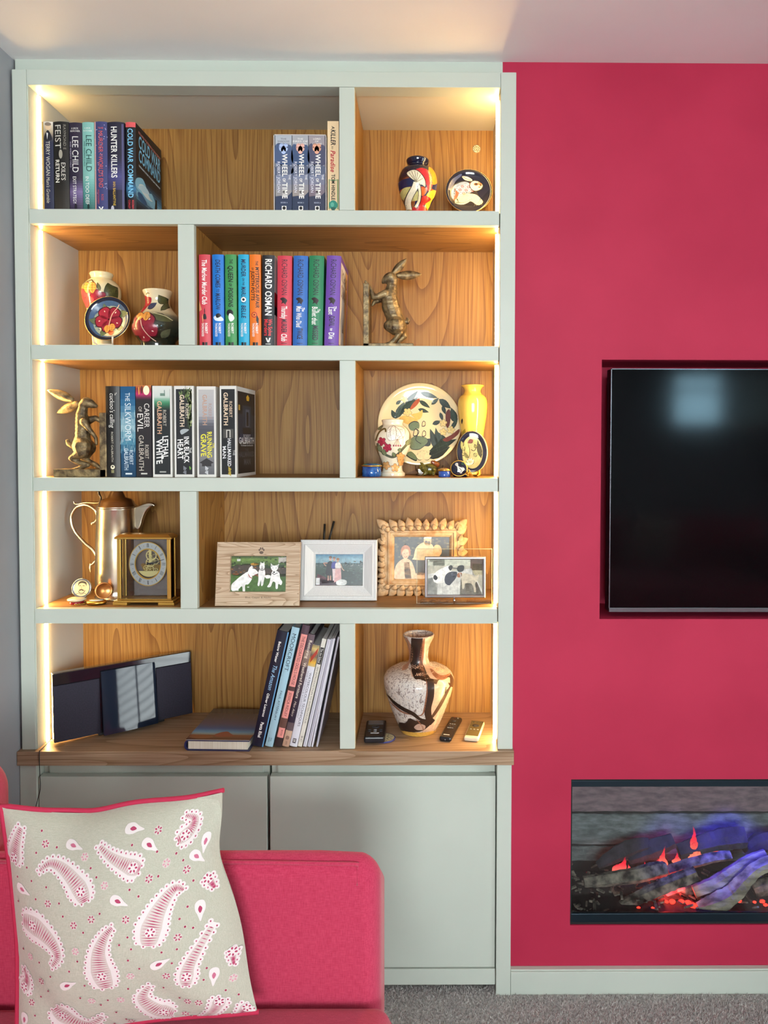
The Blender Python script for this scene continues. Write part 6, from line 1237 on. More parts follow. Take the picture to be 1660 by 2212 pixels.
# ---- remotes and coaster
def remote(label, p0, p1, wpx, hh, mat, keys, name='remote_control', top=None):
    """p0 = photo pixel of the near end's middle on the worktop, p1 = far end"""
    x0, y0 = atz(*p0, WT); x1, y1 = atz(*p1, WT); ln = math.hypot(x1 - x0, y1 - y0); a = math.atan2(y1 - y0, x1 - x0) - math.pi / 2; w = wpx * ppm(y0)
    o = thing(name, label, 'remote control', (x0, y0, WT + .0005), (0, 0, a)); body = MB().box(-w / 2, w / 2, 0, ln, 0, hh).build('body', mat, o, min(hh * .45, .005), 3)
    if top: MB().box(-w / 2 + .003, w / 2 - .003, .012, ln - .004, hh - .0002, hh + .0006).build('face_plate', top, o, .0004)
    return o, body, w, ln
blackp = pmat('black_plastic', '#1A1B20', .3); greyk = pmat('grey_key', '#8E9096', .4); dkk = pmat('dark_key', '#33353C', .4)
def key(o, x, y, z, rx, ry, mat, hgt=.0012, nm='button'):
    m = MB().lathe([(0, 0), (1, 0), (.9, 1), (0, 1)], 12, sx=rx, sy=ry); m.v = [(a + x, b + y, c * hgt + z) for a, b, c in m.v]; return m.build(nm, mat, o)
co = thing('coaster', 'round cream coaster with a blue rim, half under the chunky remote', 'coaster', (*atz(831, 1596, WT), WT + .0003)); rc = 24 * ppm(.05)
cb = MB().lathe([(0, 0), (rc, 0), (rc, .003), (rc * .97, .0036), (0, .0036)], 40).build('disc', pmat('coaster_blue', '#3A3E7A', .4), co)
A = Art(); A.ell(0, 0, rc * .9, rc * .9, '#CFC39A', 32); A.L = 1; A.ring(0, 0, rc * .62, rc * .62, .001, '#4A4A4A'); A.ring(0, 0, rc * .8, rc * .8, .0008, '#4A4A4A')
for i in range(8): a = i * math.pi / 4; A.ell(rc * .4 * math.cos(a), rc * .4 * math.sin(a), rc * .14, rc * .07, '#5A5648', 10, a); A.ell(rc * .72 * math.cos(a + .3), rc * .72 * math.sin(a + .3), rc * .05, rc * .05, '#3A3A4A', 8)
A.emit('coaster_print', cb, lambda u, v, h: (u, v, .0037 + h), PRINT)
o, bd_, w, ln = remote('chunky dark grey remote with a small screen, resting on the coaster', (809, 1610), (814, 1572), 46, .018, blackp, None)
o.location.z += .0042
MB().box(-w * .36, w * .36, ln * .72, ln * .95, .0178, .0184).build('screen', pmat('lcd_grey', '#5E6068', .2), o)
m = MB().lathe([(.0065, 0), (.0105, 0), (.0105, .0012), (.0065, .0012)], 24); m.v = [(a, b + ln * .58, c + .0179) for a, b, c in m.v]; m.build('dial_ring', dkk, o); key(o, 0, ln * .58, .0179, .003, .003, greyk)
for i in (-1, 0, 1):
    for yy in (.40, .31): key(o, i * w * .27, ln * yy, .0179, .0045, .0028, dkk if i else greyk)
m = MB().box(-w * .2, w * .2, ln * .2, ln * .225, .0180, .0186).build('logo_bar', pmat('white_print', '#D8D8D8', .4), o)
o, bd_, w, ln = remote('long slim black remote lying beside the marbled vase', (962, 1603), (987, 1558), 27, .013, blackp, None)
for x, y, rx, ry, mt in ((0, .78, .006, .006, dkk), (-.004, .94, .0015, .0015, pmat('red_key', '#A02020', .4)), (.006, .92, .002, .002, greyk), (-.006, .62, .0026, .0018, greyk), (0, .62, .0026, .0018, greyk), (.006, .62, .0026, .0018, greyk), (-.005, .52, .0035, .0035, dkk), (.005, .52, .0035, .0035, dkk), (-.006, .43, .003, .0015, greyk), (0, .43, .003, .0015, greyk), (.006, .43, .003, .0015, greyk)): key(o, x, ln * y, .0129, rx, ry, mt)
MB().box(-w * .25, w * .25, ln * .10, ln * .125, .0129, .0134).build('logo_bar', pmat('white_print', '#D8D8D8', .4), o); MB().ball((0, .0, .006), .0016, .0012, .0016, 8, 6).build('end_led', greyk, o)
o, bd_, w, ln = remote('small cream-edged remote with a bronze face, at the right end of the worktop', (1018, 1603), (1033, 1566), 33, .012, pmat('cream_plastic', '#DED3BE', .3), None, top=pmat('bronze_face', '#5E5638', .25, .3))
m = MB().lathe([(.004, 0), (.009, 0), (.009, .001), (.004, .001)], 24); m.v = [(a, b + ln * .68, c + .0125) for a, b, c in m.v]; m.build('dial_ring', dkk, o)
for i in (-1, 0, 1): key(o, i * w * .24, ln * .45, .0125, .0028, .0018, greyk); key(o, i * w * .24, ln * .88, .0125, .002, .0015, dkk)
# ================================================================== television in its niche
tv = thing('television', 'large dark television set into the crimson niche', 'television', (1.04, .05, 1.01))
T0, T1, Z0, Z1 = at(1319, 1000, .033)[0], 1.60, at(1330, 1322, .033)[1], at(1330, 796, .033)[1]; O2 = (1.04, .05, 1.01)
MB().box(T0, T1, .037, .075, Z0, Z1).build('casing', pmat('tv_casing', '#17181C', .3), tv, .002, off=O2)
m = MB(); bz = .0045
for b in ((T0, T0 + .0022, .033, .037, Z0, Z1), (T1 - .0022, T1, .033, .037, Z0, Z1), (T0, T1, .033, .037, Z1 - .0022, Z1)): m.box(*b)
m.build('bezel', pmat('steel_bezel', '#8A8D94', .25, .9), tv, off=O2)
MB().box(T0, T1, .031, .037, Z0, Z0 + .0115).build('lower_bezel', pmat('steel_bezel', '#8A8D94', .25, .9), tv, .001, off=O2)
MB().box(T0 + .0022, T1 - .0022, .0345, .037, Z0 + .0115, Z1 - .0022).build('screen', pmat('tv_screen', '#07080A', .1, spec=.35), tv, off=O2)
MB().box(.8, 1.28, .075, .199, 1.2, 1.5).build('wall_bracket', blackp, tv, off=O2)
# ================================================================== fireplace
fp = thing('electric_fireplace', 'wide inset electric fire with driftwood logs, red flames and blue glow', 'fireplace', (.99, .1, FPZ0)); O3 = (.99, .1, FPZ0)
steel = pmat('blue_black_steel', '#22303A', .35, .6); soot = pmat('soot', '#191A1C', .8)
m = MB(); m.box(FP0 + .0005, FP1 - .0005, .022, .235, FPZ0 + .0005, FPZ0 + .006); m.box(FP0 + .0005, FP1 - .0005, .022, .235, FPZ1 - .004, FPZ1 - .0005); m.box(FP0 + .0005, FP0 + .004, .022, .235, FPZ0 + .006, FPZ1 - .004); m.box(FP1 - .004, FP1 - .0005, .022, .235, FPZ0 + .006, FPZ1 - .004)
m.build('firebox', soot, fp, off=O3)
MB().box(FP0 + .001, FP1 - .001, .0225, .032, FPZ0 + .001, at(1300, 1974, .022)[1]).build('lower_frame', steel, fp, .002, off=O3)
MB().box(FP0 + .001, FP1 - .001, .0225, .032, at(1300, 1700, .022)[1], at(1300, 1687, .022)[1]).build('upper_frame', steel, fp, .001, off=O3)
MB().box(FP0 + .001, FP1 - .001, .0225, .03, at(1300, 1687, .022)[1] + .001, FPZ1 - .0006).build('vent_slot', pmat('vent_black', '#08080A', .5), fp, off=O3)
# back wall bands, shaped and toned after reflections in the glass
rr = random.Random(17)
def course(z0, z1, ca, cb, y=.225):
    m = MB(); n = 60; V = []
    for i in range(n + 1):
        x = FP0 + .005 + (FP1 - FP0 - .01) * i / n
        V += [(x, y - .003 + rr.uniform(-.0012, .0012), z0 + rr.uniform(0, .003)), (x, y - .006 + rr.uniform(-.002, .002), (z0 + z1) / 2), (x, y - .003 + rr.uniform(-.0012, .0012), z1 - rr.uniform(0, .005)), (x, y + .006, z1), (x, y + .006, z0)]
    m.add(V, [(i * 5 + q, i * 5 + (q + 1) % 5, (i + 1) * 5 + (q + 1) % 5, (i + 1) * 5 + q) for i in range(n) for q in range(5)] + [(0, 1, 2, 3, 4), tuple(n * 5 + q for q in (4, 3, 2, 1, 0))])
    mt = pmat('slate_' + ca[1:], ca, .85); add_mottle(mt, ca, cb, 30, 6, (1, 1, 3), bump=.8, bscale=120); return m.build('slate_course', mt, fp, off=O3)
Cf = Crop(3.609, 1200, 1650)
fz = lambda y, Y=.2: Cf.w(700, y, Y)[1]
course(fz(405), FPZ1 - .005, '#6A5860', '#8C757C'); course(fz(662), fz(420), '#585E60', '#80868A'); course(FPZ0 + .05, fz(675), '#4E585A', '#6E7A7C')
MB().box(FP0 + .005, FP1 - .005, .226, .231, FPZ0 + .006, FPZ1 - .005).build('back_plate', soot, fp, off=O3)
fx = lambda x, y, Y: Cf.w(x, y, Y)
bark = pmat('charred_bark', '#4A4540', .9); add_mottle(bark, '#2A2724', '#958B7E', 45, 8, (1, 1, 1), bump=1.0, bscale=90, lo=.38, hi=.68)
drift = pmat('driftwood', '#8A8170', .85); add_mottle(drift, '#5E5848', '#B5AB94', 9, 5, (1, 6, 6), bump=.8, bscale=60)
darkw = pmat('dark_log', '#2E2A34', .9); add_mottle(darkw, '#221F28', '#3E3846', 25, 5, bump=.8, bscale=100)
def log(pts, Y, rads, mat, seg=9, rough=.12, slope=0.0):
    """pts in patch pixels along the log; rads in patch pixels"""
    k = Cf.k(Y); P = []; 
    for i, (x, y) in enumerate(pts):
        X_, Z_ = fx(x, y, Y); P.append((X_, Y + slope * i, Z_))
    Q = catmull([p + (r_ * k,) for p, r_ in zip(P, rads)], 6, False); m = MB().tube([q[:3] for q in Q], [q[3] for q in Q], seg)
    rg = random.Random(int(pts[0][0])); ang = [rg.uniform(1 - rough * 2, 1 + rough) for _ in range(seg)]
    for i in range(len(Q)):
        c = Vector(Q[i][:3])
        for q in range(seg):
            v = Vector(m.v[i * seg + q]); m.v[i * seg + q] = tuple(c + (v - c) * ang[q] * rg.uniform(1 - rough * .6, 1 + rough * .5))
    return m.build('log', mat, fp, off=O3, smooth=False)
for pts, ws in (([(330, 790), (480, 700), (620, 640), (730, 620)], [30, 60, 60, 45]), ([(560, 720), (760, 650), (920, 590)], [60, 70, 55]), ([(960, 680), (1150, 620), (1330, 580), (1470, 570)], [60, 75, 90, 85]), ([(1480, 700), (1600, 620), (1760, 600), (1900, 640)], [50, 80, 90, 60])): log(pts, .165, ws, darkw)
log([(225, 925), (400, 905), (640, 870), (800, 830), (868, 825)], .105, [38, 50, 58, 58, 48], bark)
log([(880, 830), (1050, 780), (1250, 730), (1370, 715)], .135, [34, 36, 36, 34], bark)
log([(505, 1108), (650, 1040), (850, 950), (1000, 890), (1100, 850)], .078, [34, 44, 52, 52, 50], bark)
log([(1080, 1000), (1250, 930), (1400, 830), (1520, 750), (1640, 700)], .100, [60, 66, 62, 52, 42], drift, 11)
log([(1110, 1120), (1250, 1080), (1380, 1010), (1480, 900), (1600, 800), (1760, 760), (1900, 800)], .062, [40, 72, 70, 60, 55, 60, 50], drift, 11)
log([(820, 1060), (950, 1010), (1060, 960)], .115, [40, 46, 46], bark)
log([(1540, 980), (1700, 930), (1850, 950)], .11, [70, 80, 70], bark)
log([(1900, 1040), (2150, 960), (2400, 870)], .085, [46, 58, 54], bark); log([(2100, 820), (2400, 900), (2700, 1000)], .12, [50, 58, 48], bark); log([(2350, 1090), (2600, 1010), (2850, 900), (3050, 860)], .07, [40, 60, 60, 46], drift, 11); log([(2000, 680), (2300, 620), (2600, 650), (2900, 760)], .165, [60, 80, 80, 50], darkw); log([(2750, 1080), (3000, 1000), (3250, 980)], .1, [44, 54, 50], bark)
# ember bed: chips and glowing coals
rg = random.Random(31); m = MB()
for i in range(620):
    x = rg.uniform(FP0 + .012, FP1 - .02); y = rg.uniform(.04, .2); z = FPZ0 + .012 + rg.random() ** 2 * .05 * (1.3 if x < FP0 + .12 else .7); s = rg.uniform(.003, .007); k0 = len(m.v)
    m.box(-s * 2.2, s * 2.2, -s * .6, s * .6, -s * .4, s * .4); m.move(k0, Matrix.Translation((x, y, z)) @ Matrix.Rotation(rg.uniform(0, 3.14), 4, 'Z') @ Matrix.Rotation(rg.uniform(-.7, .7), 4, 'Y'))
eb = m.build('bark_chips', bark, fp, off=O3); eb['kind'] = 'stuff'
MB().box(FP0 + .005, FP1 - .005, .033, .22, FPZ0 + .006, FPZ0 + .022).build('ember_tray', soot, fp, off=O3)
ember = pmat('glowing_ember', '#3A0A08', .7, emit='#FF2418', estr=5.0)
for x, y, r_ in ((605, 1140, 26), (650, 1122, 12), (760, 1125, 12), (846, 1138, 15), (870, 1075, 14), (915, 1075, 22), (985, 1070, 18), (1035, 1080, 22), (1075, 1105, 26), (1100, 1145, 26), (1060, 1135, 18), (1435, 1070, 16), (1365, 1125, 12), (1555, 1078, 12), (1615, 1072, 18), (1320, 1155, 10), (965, 1155, 10), (700, 1150, 8), (1640, 1100, 14), (1760, 1090, 20), (1015, 1130, 9), (1980, 1110, 20), (2120, 1090, 16), (2330, 1120, 22), (2500, 1110, 16), (2800, 1120, 18), (3050, 1110, 14)):
    Y = .055; k = Cf.k(Y); X_, Z_ = fx(x, y, Y); q = MB().ball((0, 0, 0), r_ * k * 1.25, r_ * k * .8, r_ * k * .75, 8, 5)
    q.v = [(a * rg.uniform(.8, 1.15) + X_, b + Y, c * rg.uniform(.8, 1.15) + Z_) for a, b, c in q.v]; q.build('ember', ember, fp, off=O3, smooth=False)
flame = bpy.data.materials.new('flame'); flame.use_nodes = True; nt = flame.node_tree; N, L = nt.nodes, nt.links; N.clear(); out = N.new('ShaderNodeOutputMaterial'); em = N.new('ShaderNodeEmission'); tr = N.new('ShaderNodeBsdfTransparent'); mx = N.new('ShaderNodeMixShader')
tc = N.new('ShaderNodeTexCoord'); sx_ = N.new('ShaderNodeSeparateXYZ'); L.new(tc.outputs['Generated'], sx_.inputs[0]); cr1 = N.new('ShaderNodeValToRGB'); cr1.color_ramp.elements[0].color = (*lin('#FF7A58'), 1); cr1.color_ramp.elements[1].color = (*lin('#E8263A'), 1); cr1.color_ramp.elements[1].position = .6; L.new(sx_.outputs['Z'], cr1.inputs['Fac']); L.new(cr1.outputs['Color'], em.inputs[0])
lw = N.new('ShaderNodeLayerWeight'); lw.inputs[0].default_value = .5; nz_ = N.new('ShaderNodeTexNoise'); nz_.inputs['Scale'].default_value = 160; L.new(tc.outputs['Object'], nz_.inputs['Vector'])
cr2 = N.new('ShaderNodeMath'); cr2.operation = 'MULTIPLY_ADD'; cr2.inputs[1].default_value = -.75; cr2.inputs[2].default_value = .8; L.new(sx_.outputs['Z'], cr2.inputs[0])
cr3 = N.new('ShaderNodeMath'); cr3.operation = 'MULTIPLY'; L.new(cr2.outputs[0], cr3.inputs[0]); L.new(nz_.outputs['Fac'], cr3.inputs[1]); cr4 = N.new('ShaderNodeMath'); cr4.operation = 'MULTIPLY'; cr4.inputs[1].default_value = 3.0; cr4.use_clamp = True; L.new(cr3.outputs[0], cr4.inputs[0])
em.inputs[1].default_value = 1.7; L.new(cr4.outputs[0], mx.inputs[0]); L.new(tr.outputs[0], mx.inputs[1]); L.new(em.outputs[0], mx.inputs[2]); L.new(mx.outputs[0], out.inputs[0])
for pts, Y, wp in (([(852, 795), (836, 745), (846, 700), (858, 640)], .14, 28), ([(1088, 740), (1096, 680), (1080, 610), (1086, 550), (1074, 485)], .15, 44), ([(1062, 735), (1060, 700), (1066, 670)], .152, 18), ([(945, 775), (952, 740), (948, 690)], .15, 30), ([(1250, 698), (1258, 665), (1262, 622)], .155, 20), ([(492, 845), (515, 815), (535, 775), (548, 725)], .14, 46), ([(470, 820), (485, 795), (500, 780)], .142, 20), ([(700, 812), (704, 790), (694, 762)], .14, 18), ([(806, 775), (810, 757), (798, 738)], .15, 18), ([(574, 828), (576, 806), (570, 780)], .145, 12), ([(255, 885), (250, 865), (245, 840)], .13, 20), ([(2010, 800), (2020, 730), (2005, 660)], .14, 34), ([(2480, 820), (2490, 760), (2470, 680)], .14, 36), ([(2800, 860), (2795, 820), (2805, 780)], .14, 24)):
    P = [(*fx(x, y, Y),) for x, y in pts]; k = Cf.k(Y); Q = catmull(P, 6, False); nq = len(Q); rf = random.Random(pts[0][0])
    rad = [max(.0003, k * wp * 1.45 * (1 - i / (nq - 1)) ** .8 * (.55 + .45 * math.sin(math.pi * min(1, .2 + 1.1 * i / (nq - 1)))) * rf.uniform(.82, 1.12)) for i in range(nq)]
    m = MB().tube([(a + k * rf.uniform(-3, 3), Y, c) for a, c in Q], rad, 9); m.v = [(a, Y + (b - Y) * .4, c) for a, b, c in m.v]; m.build('flame', flame, fp, off=O3)
MB().box(FP0 + .002, FP1 - .002, .0245, .0275, at(1300, 1974, .022)[1], at(1300, 1700, .022)[1]).build('glass_front', clear_glass('fire_glass'), fp, off=O3)
# the fire's own blue and red lamps
def lamp(name, loc, p, col, s, aim=None, cone=60):
    l = bpy.data.lights.new(name, 'SPOT' if aim else 'POINT'); l.energy = p; l.color = col; l.shadow_soft_size = s; q = bpy.data.objects.new(name, l); COL.objects.link(q); q.parent = fp; q.location = (loc[0] - O3[0], loc[1] - O3[1], loc[2] - O3[2])
    if aim: l.spot_size = math.radians(cone); l.spot_blend = .6; q.rotation_euler = (Vector(aim) - Vector(loc)).to_track_quat('-Z', 'Y').to_euler()
BL = (.05, .04, 1.0)
for x, p, x2 in ((.70, 2.2, .72), (.86, 6.5, .88), (1.15, 5.0, 1.15)): lamp('blue_lamp', (x, .055, FPZ1 - .03), p, BL, .012, (x2, .125, FPZ0 + .14), 62)
for x, p in ((.66, .3), (.70, .2), (1.0, .3)): lamp('red_lamp', (x, .10, FPZ0 + .04), p, (1.0, .05, .04), .008)
# ================================================================== sofa and cushion
redf = fabric('crimson_linen', '#A82A49', '#BC3E5A', bump=.25)
def rbox(m, x0, x1, y0, y1, z0, z1, r, crown=0.0, n=8, xr=0):
    """soft box: subdivided, corners rounded, optionally crowned on top"""
    K = [0, .12, .3, .55, .8, 1.0]
    def line(h): return [-h + r * q for q in K] + [(-h + r) + (2 * h - 2 * r) * i / (n + 1) for i in range(1, n + 1)] + [h - r * q for q in reversed(K)]
    h = Vector(((x1 - x0) / 2, (y1 - y0) / 2, (z1 - z0) / 2)); LN = [line(h[i]) for i in range(3)]; cuts = len(LN[0]) - 2
    bm = bmesh.new(); bmesh.ops.create_cube(bm, size=1); bmesh.ops.subdivide_edges(bm, edges=bm.edges[:], cuts=cuts, use_grid_fill=True); V = []
    for v in bm.verts:
        q = Vector([LN[i][int(round((v.co[i] + .5) * (cuts + 1)))] for i in range(3)])
        c = Vector([max(-(h[i] - r), min(h[i] - r, q[i])) for i in range(3)]); d = q - c
        if d.length > 1e-9: q = c + d.normalized() * r
        u, w = q.x / h.x, q.y / h.y
        if crown: q.z += crown * (1 - u * u) * (1 - w * w) * (1 if q.z > 0 else 0)
        V.append((q.x + (x0 + x1) / 2, q.y + (y0 + y1) / 2, q.z + (z0 + z1) / 2))
    bm.verts.index_update(); F_ = [tuple(v.index for v in f.verts) for f in bm.faces]; bm.free()
    return m.add(V, F_, True)
SX = -.085                                                          # front line of the seat
aY = -.55; aT = at(600, 1835, aY + .03)[1]
sofa = thing('sofa', 'crimson linen sofa along the left wall, behind the paisley cushion', 'sofa', (-.57, -1.35, 0)); O4 = (-.57, -1.35, 0)
def build_sofa():
    rbox(MB(), -1.05, -.12, -2.25, -.41, .12, .34, .02).build('base', redf, sofa, off=O4)
    rbox(MB(), -1.05, at(40, 1800, -.44)[0], -2.25, -.42, .13, .855, .07, n=6).build('backrest', redf, sofa, off=O4)
    RA = .036
    def slope(m):                                                   # the arm's top falls away to the outside
        m.v = [(a, b, c - max(0, b - aY - .03) * .8 * max(0, (c - .4) / (aT - .4)) - max(0, a - SX + .07) ** 2 * 3.4 * max(0, (c - .4) / (aT - .4))) for a, b, c in m.v]; return m
    ar = slope(rbox(MB(), -1.0, SX, aY, -.395, .13, aT, RA, n=10)).build('arm', redf, sofa, off=O4)
    zs = at(600, 1861, aY)[1]; xs = SX - .02
    ya_, zs = min(((aY + RA - RA * math.cos(q), aT - RA + RA * math.sin(q)) for q in (math.pi / 2 * i / 90 for i in range(91))), key=lambda e: abs(e[1] - at(600, 1862, e[0])[1])); ya_ -= .0028; zs += .0022
    MB().tube([(-.9, ya_, zs + .002), (-.5, ya_, zs + .001), (-.3, ya_, zs - .001), (SX - .052, ya_, zs - .004), (SX - .040, ya_ + .001, zs - .006)], .0034, 8).build('piping', redf, ar, off=O4)
    MB().tube([(SX - .042, ya_ + .0005, zs - .006), (SX - .042, aY + .0016, zs - .022), (SX - .042, aY + .0004, zs - .040)], .0014, 6).build('seam', redf, ar, off=O4)
    rbox(MB(), -1.0, SX, -2.25, -2.095, .13, aT, .028, n=6).build('arm', redf, sofa, off=O4)
    zc = at(640, 2192, -.60)[1]
    for y0, y1 in ((-1.32, aY - .004), (-2.09, -1.325)):
        sc2 = rbox(MB(), -.82, SX + .022, y0, y1, .335, zc - .012, .03, .014, n=8).build('seat_cushion', redf, sofa, off=O4)
        zp = zc - .026
        rs_ = .03; xe = SX + .022; arc = [(xe - rs_ + rs_ * math.sin(q), y1 - rs_ + rs_ * math.cos(q), zc - .042) for q in (math.pi / 2 * i / 8 for i in range(9))]
        MB().tube([(-.8, y1, zc - .042), (-.4, y1, zc - .042)] + arc + [(xe, y0 + .05, zc - .042)], .003, 8).build('piping', redf, sc2, off=O4)
    for x in (-1.0, -.16):
        for y in (-.45, -2.2): MB().lathe([(0, 0), (.018, 0), (.024, .11), (.024, .121), (0, .121)], 16, cx=x, cy=y).build('foot', pmat('dark_wood', '#4A3018', .5), sofa, off=O4)
build_sofa()
# second sofa under the rear window, mirrored in the television
s2 = thing('sofa', 'crimson linen sofa under the rear window, seen mirrored in the television', 'sofa', (1.9, -3.6, 0), (0, 0, math.radians(90)))
for ch in list(sofa.children):
    c = ch.copy(); COL.objects.link(c); c.parent = s2
    for g in ch.children:
        d = g.copy(); COL.objects.link(d); d.parent = c
pz = MB(); rbox(pz, -.2, .2, -.06, .06, -.2, .2, .055, n=8); pc = pz.build('scatter_cushion', pmat('grey_linen', '#B8B2A6', .9)); pc.location = (1.75, -3.62, .70); pc.rotation_euler = (math.radians(-18), math.radians(8), 0)
tag(pc, 'pale grey scatter cushion on the rear sofa, mirrored in the television', 'cushion')
# patterned cushion
CR = [Vector((at(4, 1743, -.600)[0], -.600, at(4, 1743, -.600)[1])), Vector((at(480, 1712, -.585)[0], -.585, at(480, 1712, -.585)[1])), Vector((at(556, 2184, -.612)[0], -.612, at(556, 2184, -.612)[1])), Vector((at(38, 2268, -.655)[0], -.655, at(38, 2268, -.655)[1]))]
CPX = [(4, 1743), (480, 1712), (556, 2184), (38, 2268)]
cu_loc = tuple((CR[2] + CR[3]) / 2)
NRM = ((CR[1] - CR[0]).cross(CR[3] - CR[0])).normalized()
if NRM.y > 0: NRM = -NRM
def bil(C_, s, t): return C_[0] * (1 - s) * (1 - t) + C_[1] * s * (1 - t) + C_[2] * s * t + C_[3] * (1 - s) * t
def pillow(s, t, side, h=0.0, wr=True):
    a = .032; s2_ = s + a * math.sin(math.pi * t) * (1 - 2 * s); t2_ = t + a * 1.3 * math.sin(math.pi * s) * (1 - 2 * t)
    g = max(0, math.sin(math.pi * min(max(s, 0), 1))) ** .62 * max(0, math.sin(math.pi * min(max(t, 0), 1))) ** .62
    wv = .0035 * (math.sin(9 * s + 4 * t) * math.sin(7 * t - 2 * s)) * g + .008 * math.exp(-((s - .80) ** 2 + (t - .93) ** 2) * 60) - .008 * math.exp(-((s - .7 - .5 * (t - .85)) ** 2 * 220 + (t - .85) ** 2 * 40)) - .010 * math.exp(-((s - .86 + .8 * (t - .12)) ** 2 * 160 + (t - .10) ** 2 * 60)) - .007 * math.exp(-((s - .30) ** 2 * 120 + (t - .07) ** 2 * 90)) - .006 * math.exp(-((s - .18 - .6 * (t - .8)) ** 2 * 160 + (t - .75) ** 2 * 30)) - .006 * math.exp(-((s - .93) ** 2 * 160 + (t - .36) ** 2 * 60))
    t2_ += (.016 * math.sin(2.2 * math.pi * s + .4) + .012 * math.exp(-((s - .42) / .12) ** 2)) * max(0, 1 - t) ** 5 * math.sin(math.pi * min(max(s, 0), 1)); s2_ += (-.03 * math.exp(-((t - .27) / .14) ** 2) + .022 * math.exp(-((t - .62) / .2) ** 2)) * max(0, s) ** 5
    p = bil(CR, s2_, t2_) + NRM * (side * ((.092 if side > 0 else .034) * g) + (wv if side > 0 and wr else 0) + side * h)
    return (p.x - cu_loc[0], p.y - cu_loc[1], p.z - cu_loc[2])
cush = thing('cushion', 'sage cushion printed with pink and white paisleys, crimson piping, on the sofa', 'cushion', cu_loc)
n = 40; m = MB(); linen = fabric('sage_linen', '#A9A898', '#B8B6A6', 1200, .2)
for side in (1, -1):
    V = [pillow(i / n, j / n, side) for j in range(n + 1) for i in range(n + 1)]
    m.add(V, [(j * (n + 1) + i, j * (n + 1) + i + 1, (j + 1) * (n + 1) + i + 1, (j + 1) * (n + 1) + i) for j in range(n) for i in range(n)], True)
cb = m.build('cover', linen, cush)
edge_pts = [pillow(1 - i / 30, 1, 1) for i in range(30)] + [pillow(0, 1 - i / 30, 1) for i in range(30)] + [pillow(i / 30, 0, 1) for i in range(31)]
ctr_ = Vector(pillow(.5, .5, -1, wr=False)); edge_pts = [tuple(Vector(q) - NRM * .0015 + (Vector(q) - ctr_).normalized() * .003) for q in edge_pts]
MB().tube(edge_pts, .0042, 8).build('piping', pmat('crimson_piping', '#B02446', .8), cush)
Cc = Crop(2.7667, 0, 1600)
from functools import lru_cache
def inv(px, py):
    s, t = .5, .5
    for _ in range(8):
        f = [(1 - s) * (1 - t) * CPX[0][q] + s * (1 - t) * CPX[1][q] + s * t * CPX[2][q] + (1 - s) * t * CPX[3][q] - (px, py)[q] for q in (0, 1)]
        ds = [(1 - t) * (CPX[1][q] - CPX[0][q]) + t * (CPX[2][q] - CPX[3][q]) for q in (0, 1)]; dt = [(1 - s) * (CPX[3][q] - CPX[0][q]) + s * (CPX[2][q] - CPX[1][q]) for q in (0, 1)]
        D = ds[0] * dt[1] - ds[1] * dt[0]; s -= (f[0] * dt[1] - f[1] * dt[0]) / D; t -= (ds[0] * f[1] - ds[1] * f[0]) / D
    return s, t
A = Art(lambda x, y: inv(*Cc.p(x, y)))
WH, PK, PL = '#D9D0CE', '#A63A5C', '#B9647E'
rg = random.Random(2)
def paisley(spine, w0, w1, seed=0):
    Q = catmull(spine, 11 if len(spine) < 4 else 8, False); n = len(Q); T_ = [i / (n - 1) for i in range(n)]; rw = [.5 * (w0 * (.3 + .7 * math.sqrt(max(0, 1 - (1 - min(1, t / .28)) ** 2))) if t < .28 else w0 * .95 + (w1 * .55 - w0 * .95) * ((t - .28) / .72) ** .9) for t in T_]
    L_, R_ = [], []
    for i in range(n):
        a, b = Q[min(i + 1, n - 1)], Q[max(i - 1, 0)]; dx, dy = a[0] - b[0], a[1] - b[1]; l = math.hypot(dx, dy) or 1; nx_, ny_ = -dy / l, dx / l
        L_.append((Q[i][0] + nx_ * rw[i], Q[i][1] + ny_ * rw[i])); R_.append((Q[i][0] - nx_ * rw[i], Q[i][1] - ny_ * rw[i]))
    out = L_ + R_[::-1]; tot = 0; pts = []
    A.L = 0; A.poly(out, WH)
    per = out + [out[0]]; acc = 0; step = 24
    for a, b in zip(per, per[1:]):
        l = math.hypot(b[0] - a[0], b[1] - a[1]); acc += l
        if acc > step: acc = 0; pts.append(b)
    for p in pts: A.L = 0; A.ell(p[0], p[1], 15, 15, WH, 9); A.L = 3; A.ell(p[0], p[1], 4.5, 5.5, PK if rg.random() < .6 else PL, 7)
    A.L = 1; f = .62; inn = [(Q[i][0] + (L_[i][0] - Q[i][0]) * f, Q[i][1] + (L_[i][1] - Q[i][1]) * f) for i in range(1, n - 2)] + [(Q[i][0] + (R_[i][0] - Q[i][0]) * f, Q[i][1] + (R_[i][1] - Q[i][1]) * f) for i in range(n - 3, 0, -1)]
    A.poly(inn, '#C6BAB4'); A.L = 2
    for i in range(1, n - 2):
        A.stroke([(Q[i][0] + (L_[i][0] - Q[i][0]) * .55, Q[i][1] + (L_[i][1] - Q[i][1]) * .55), Q[i], (Q[i][0] + (R_[i][0] - Q[i][0]) * .55, Q[i][1] + (R_[i][1] - Q[i][1]) * .55)], 6.5, PK if (i + seed) % 5 < 3 else PL, True)
    A.L = 4; c = Q[max(2, n // 5)]
    A.ell(c[0], c[1], 30, 30, WH, 14); A.L = 5
    for q in range(6): a = q * math.pi / 3 + seed; A.ell(c[0] + 19 * math.cos(a), c[1] + 19 * math.sin(a), 8, 5.5, PK, 8, a)
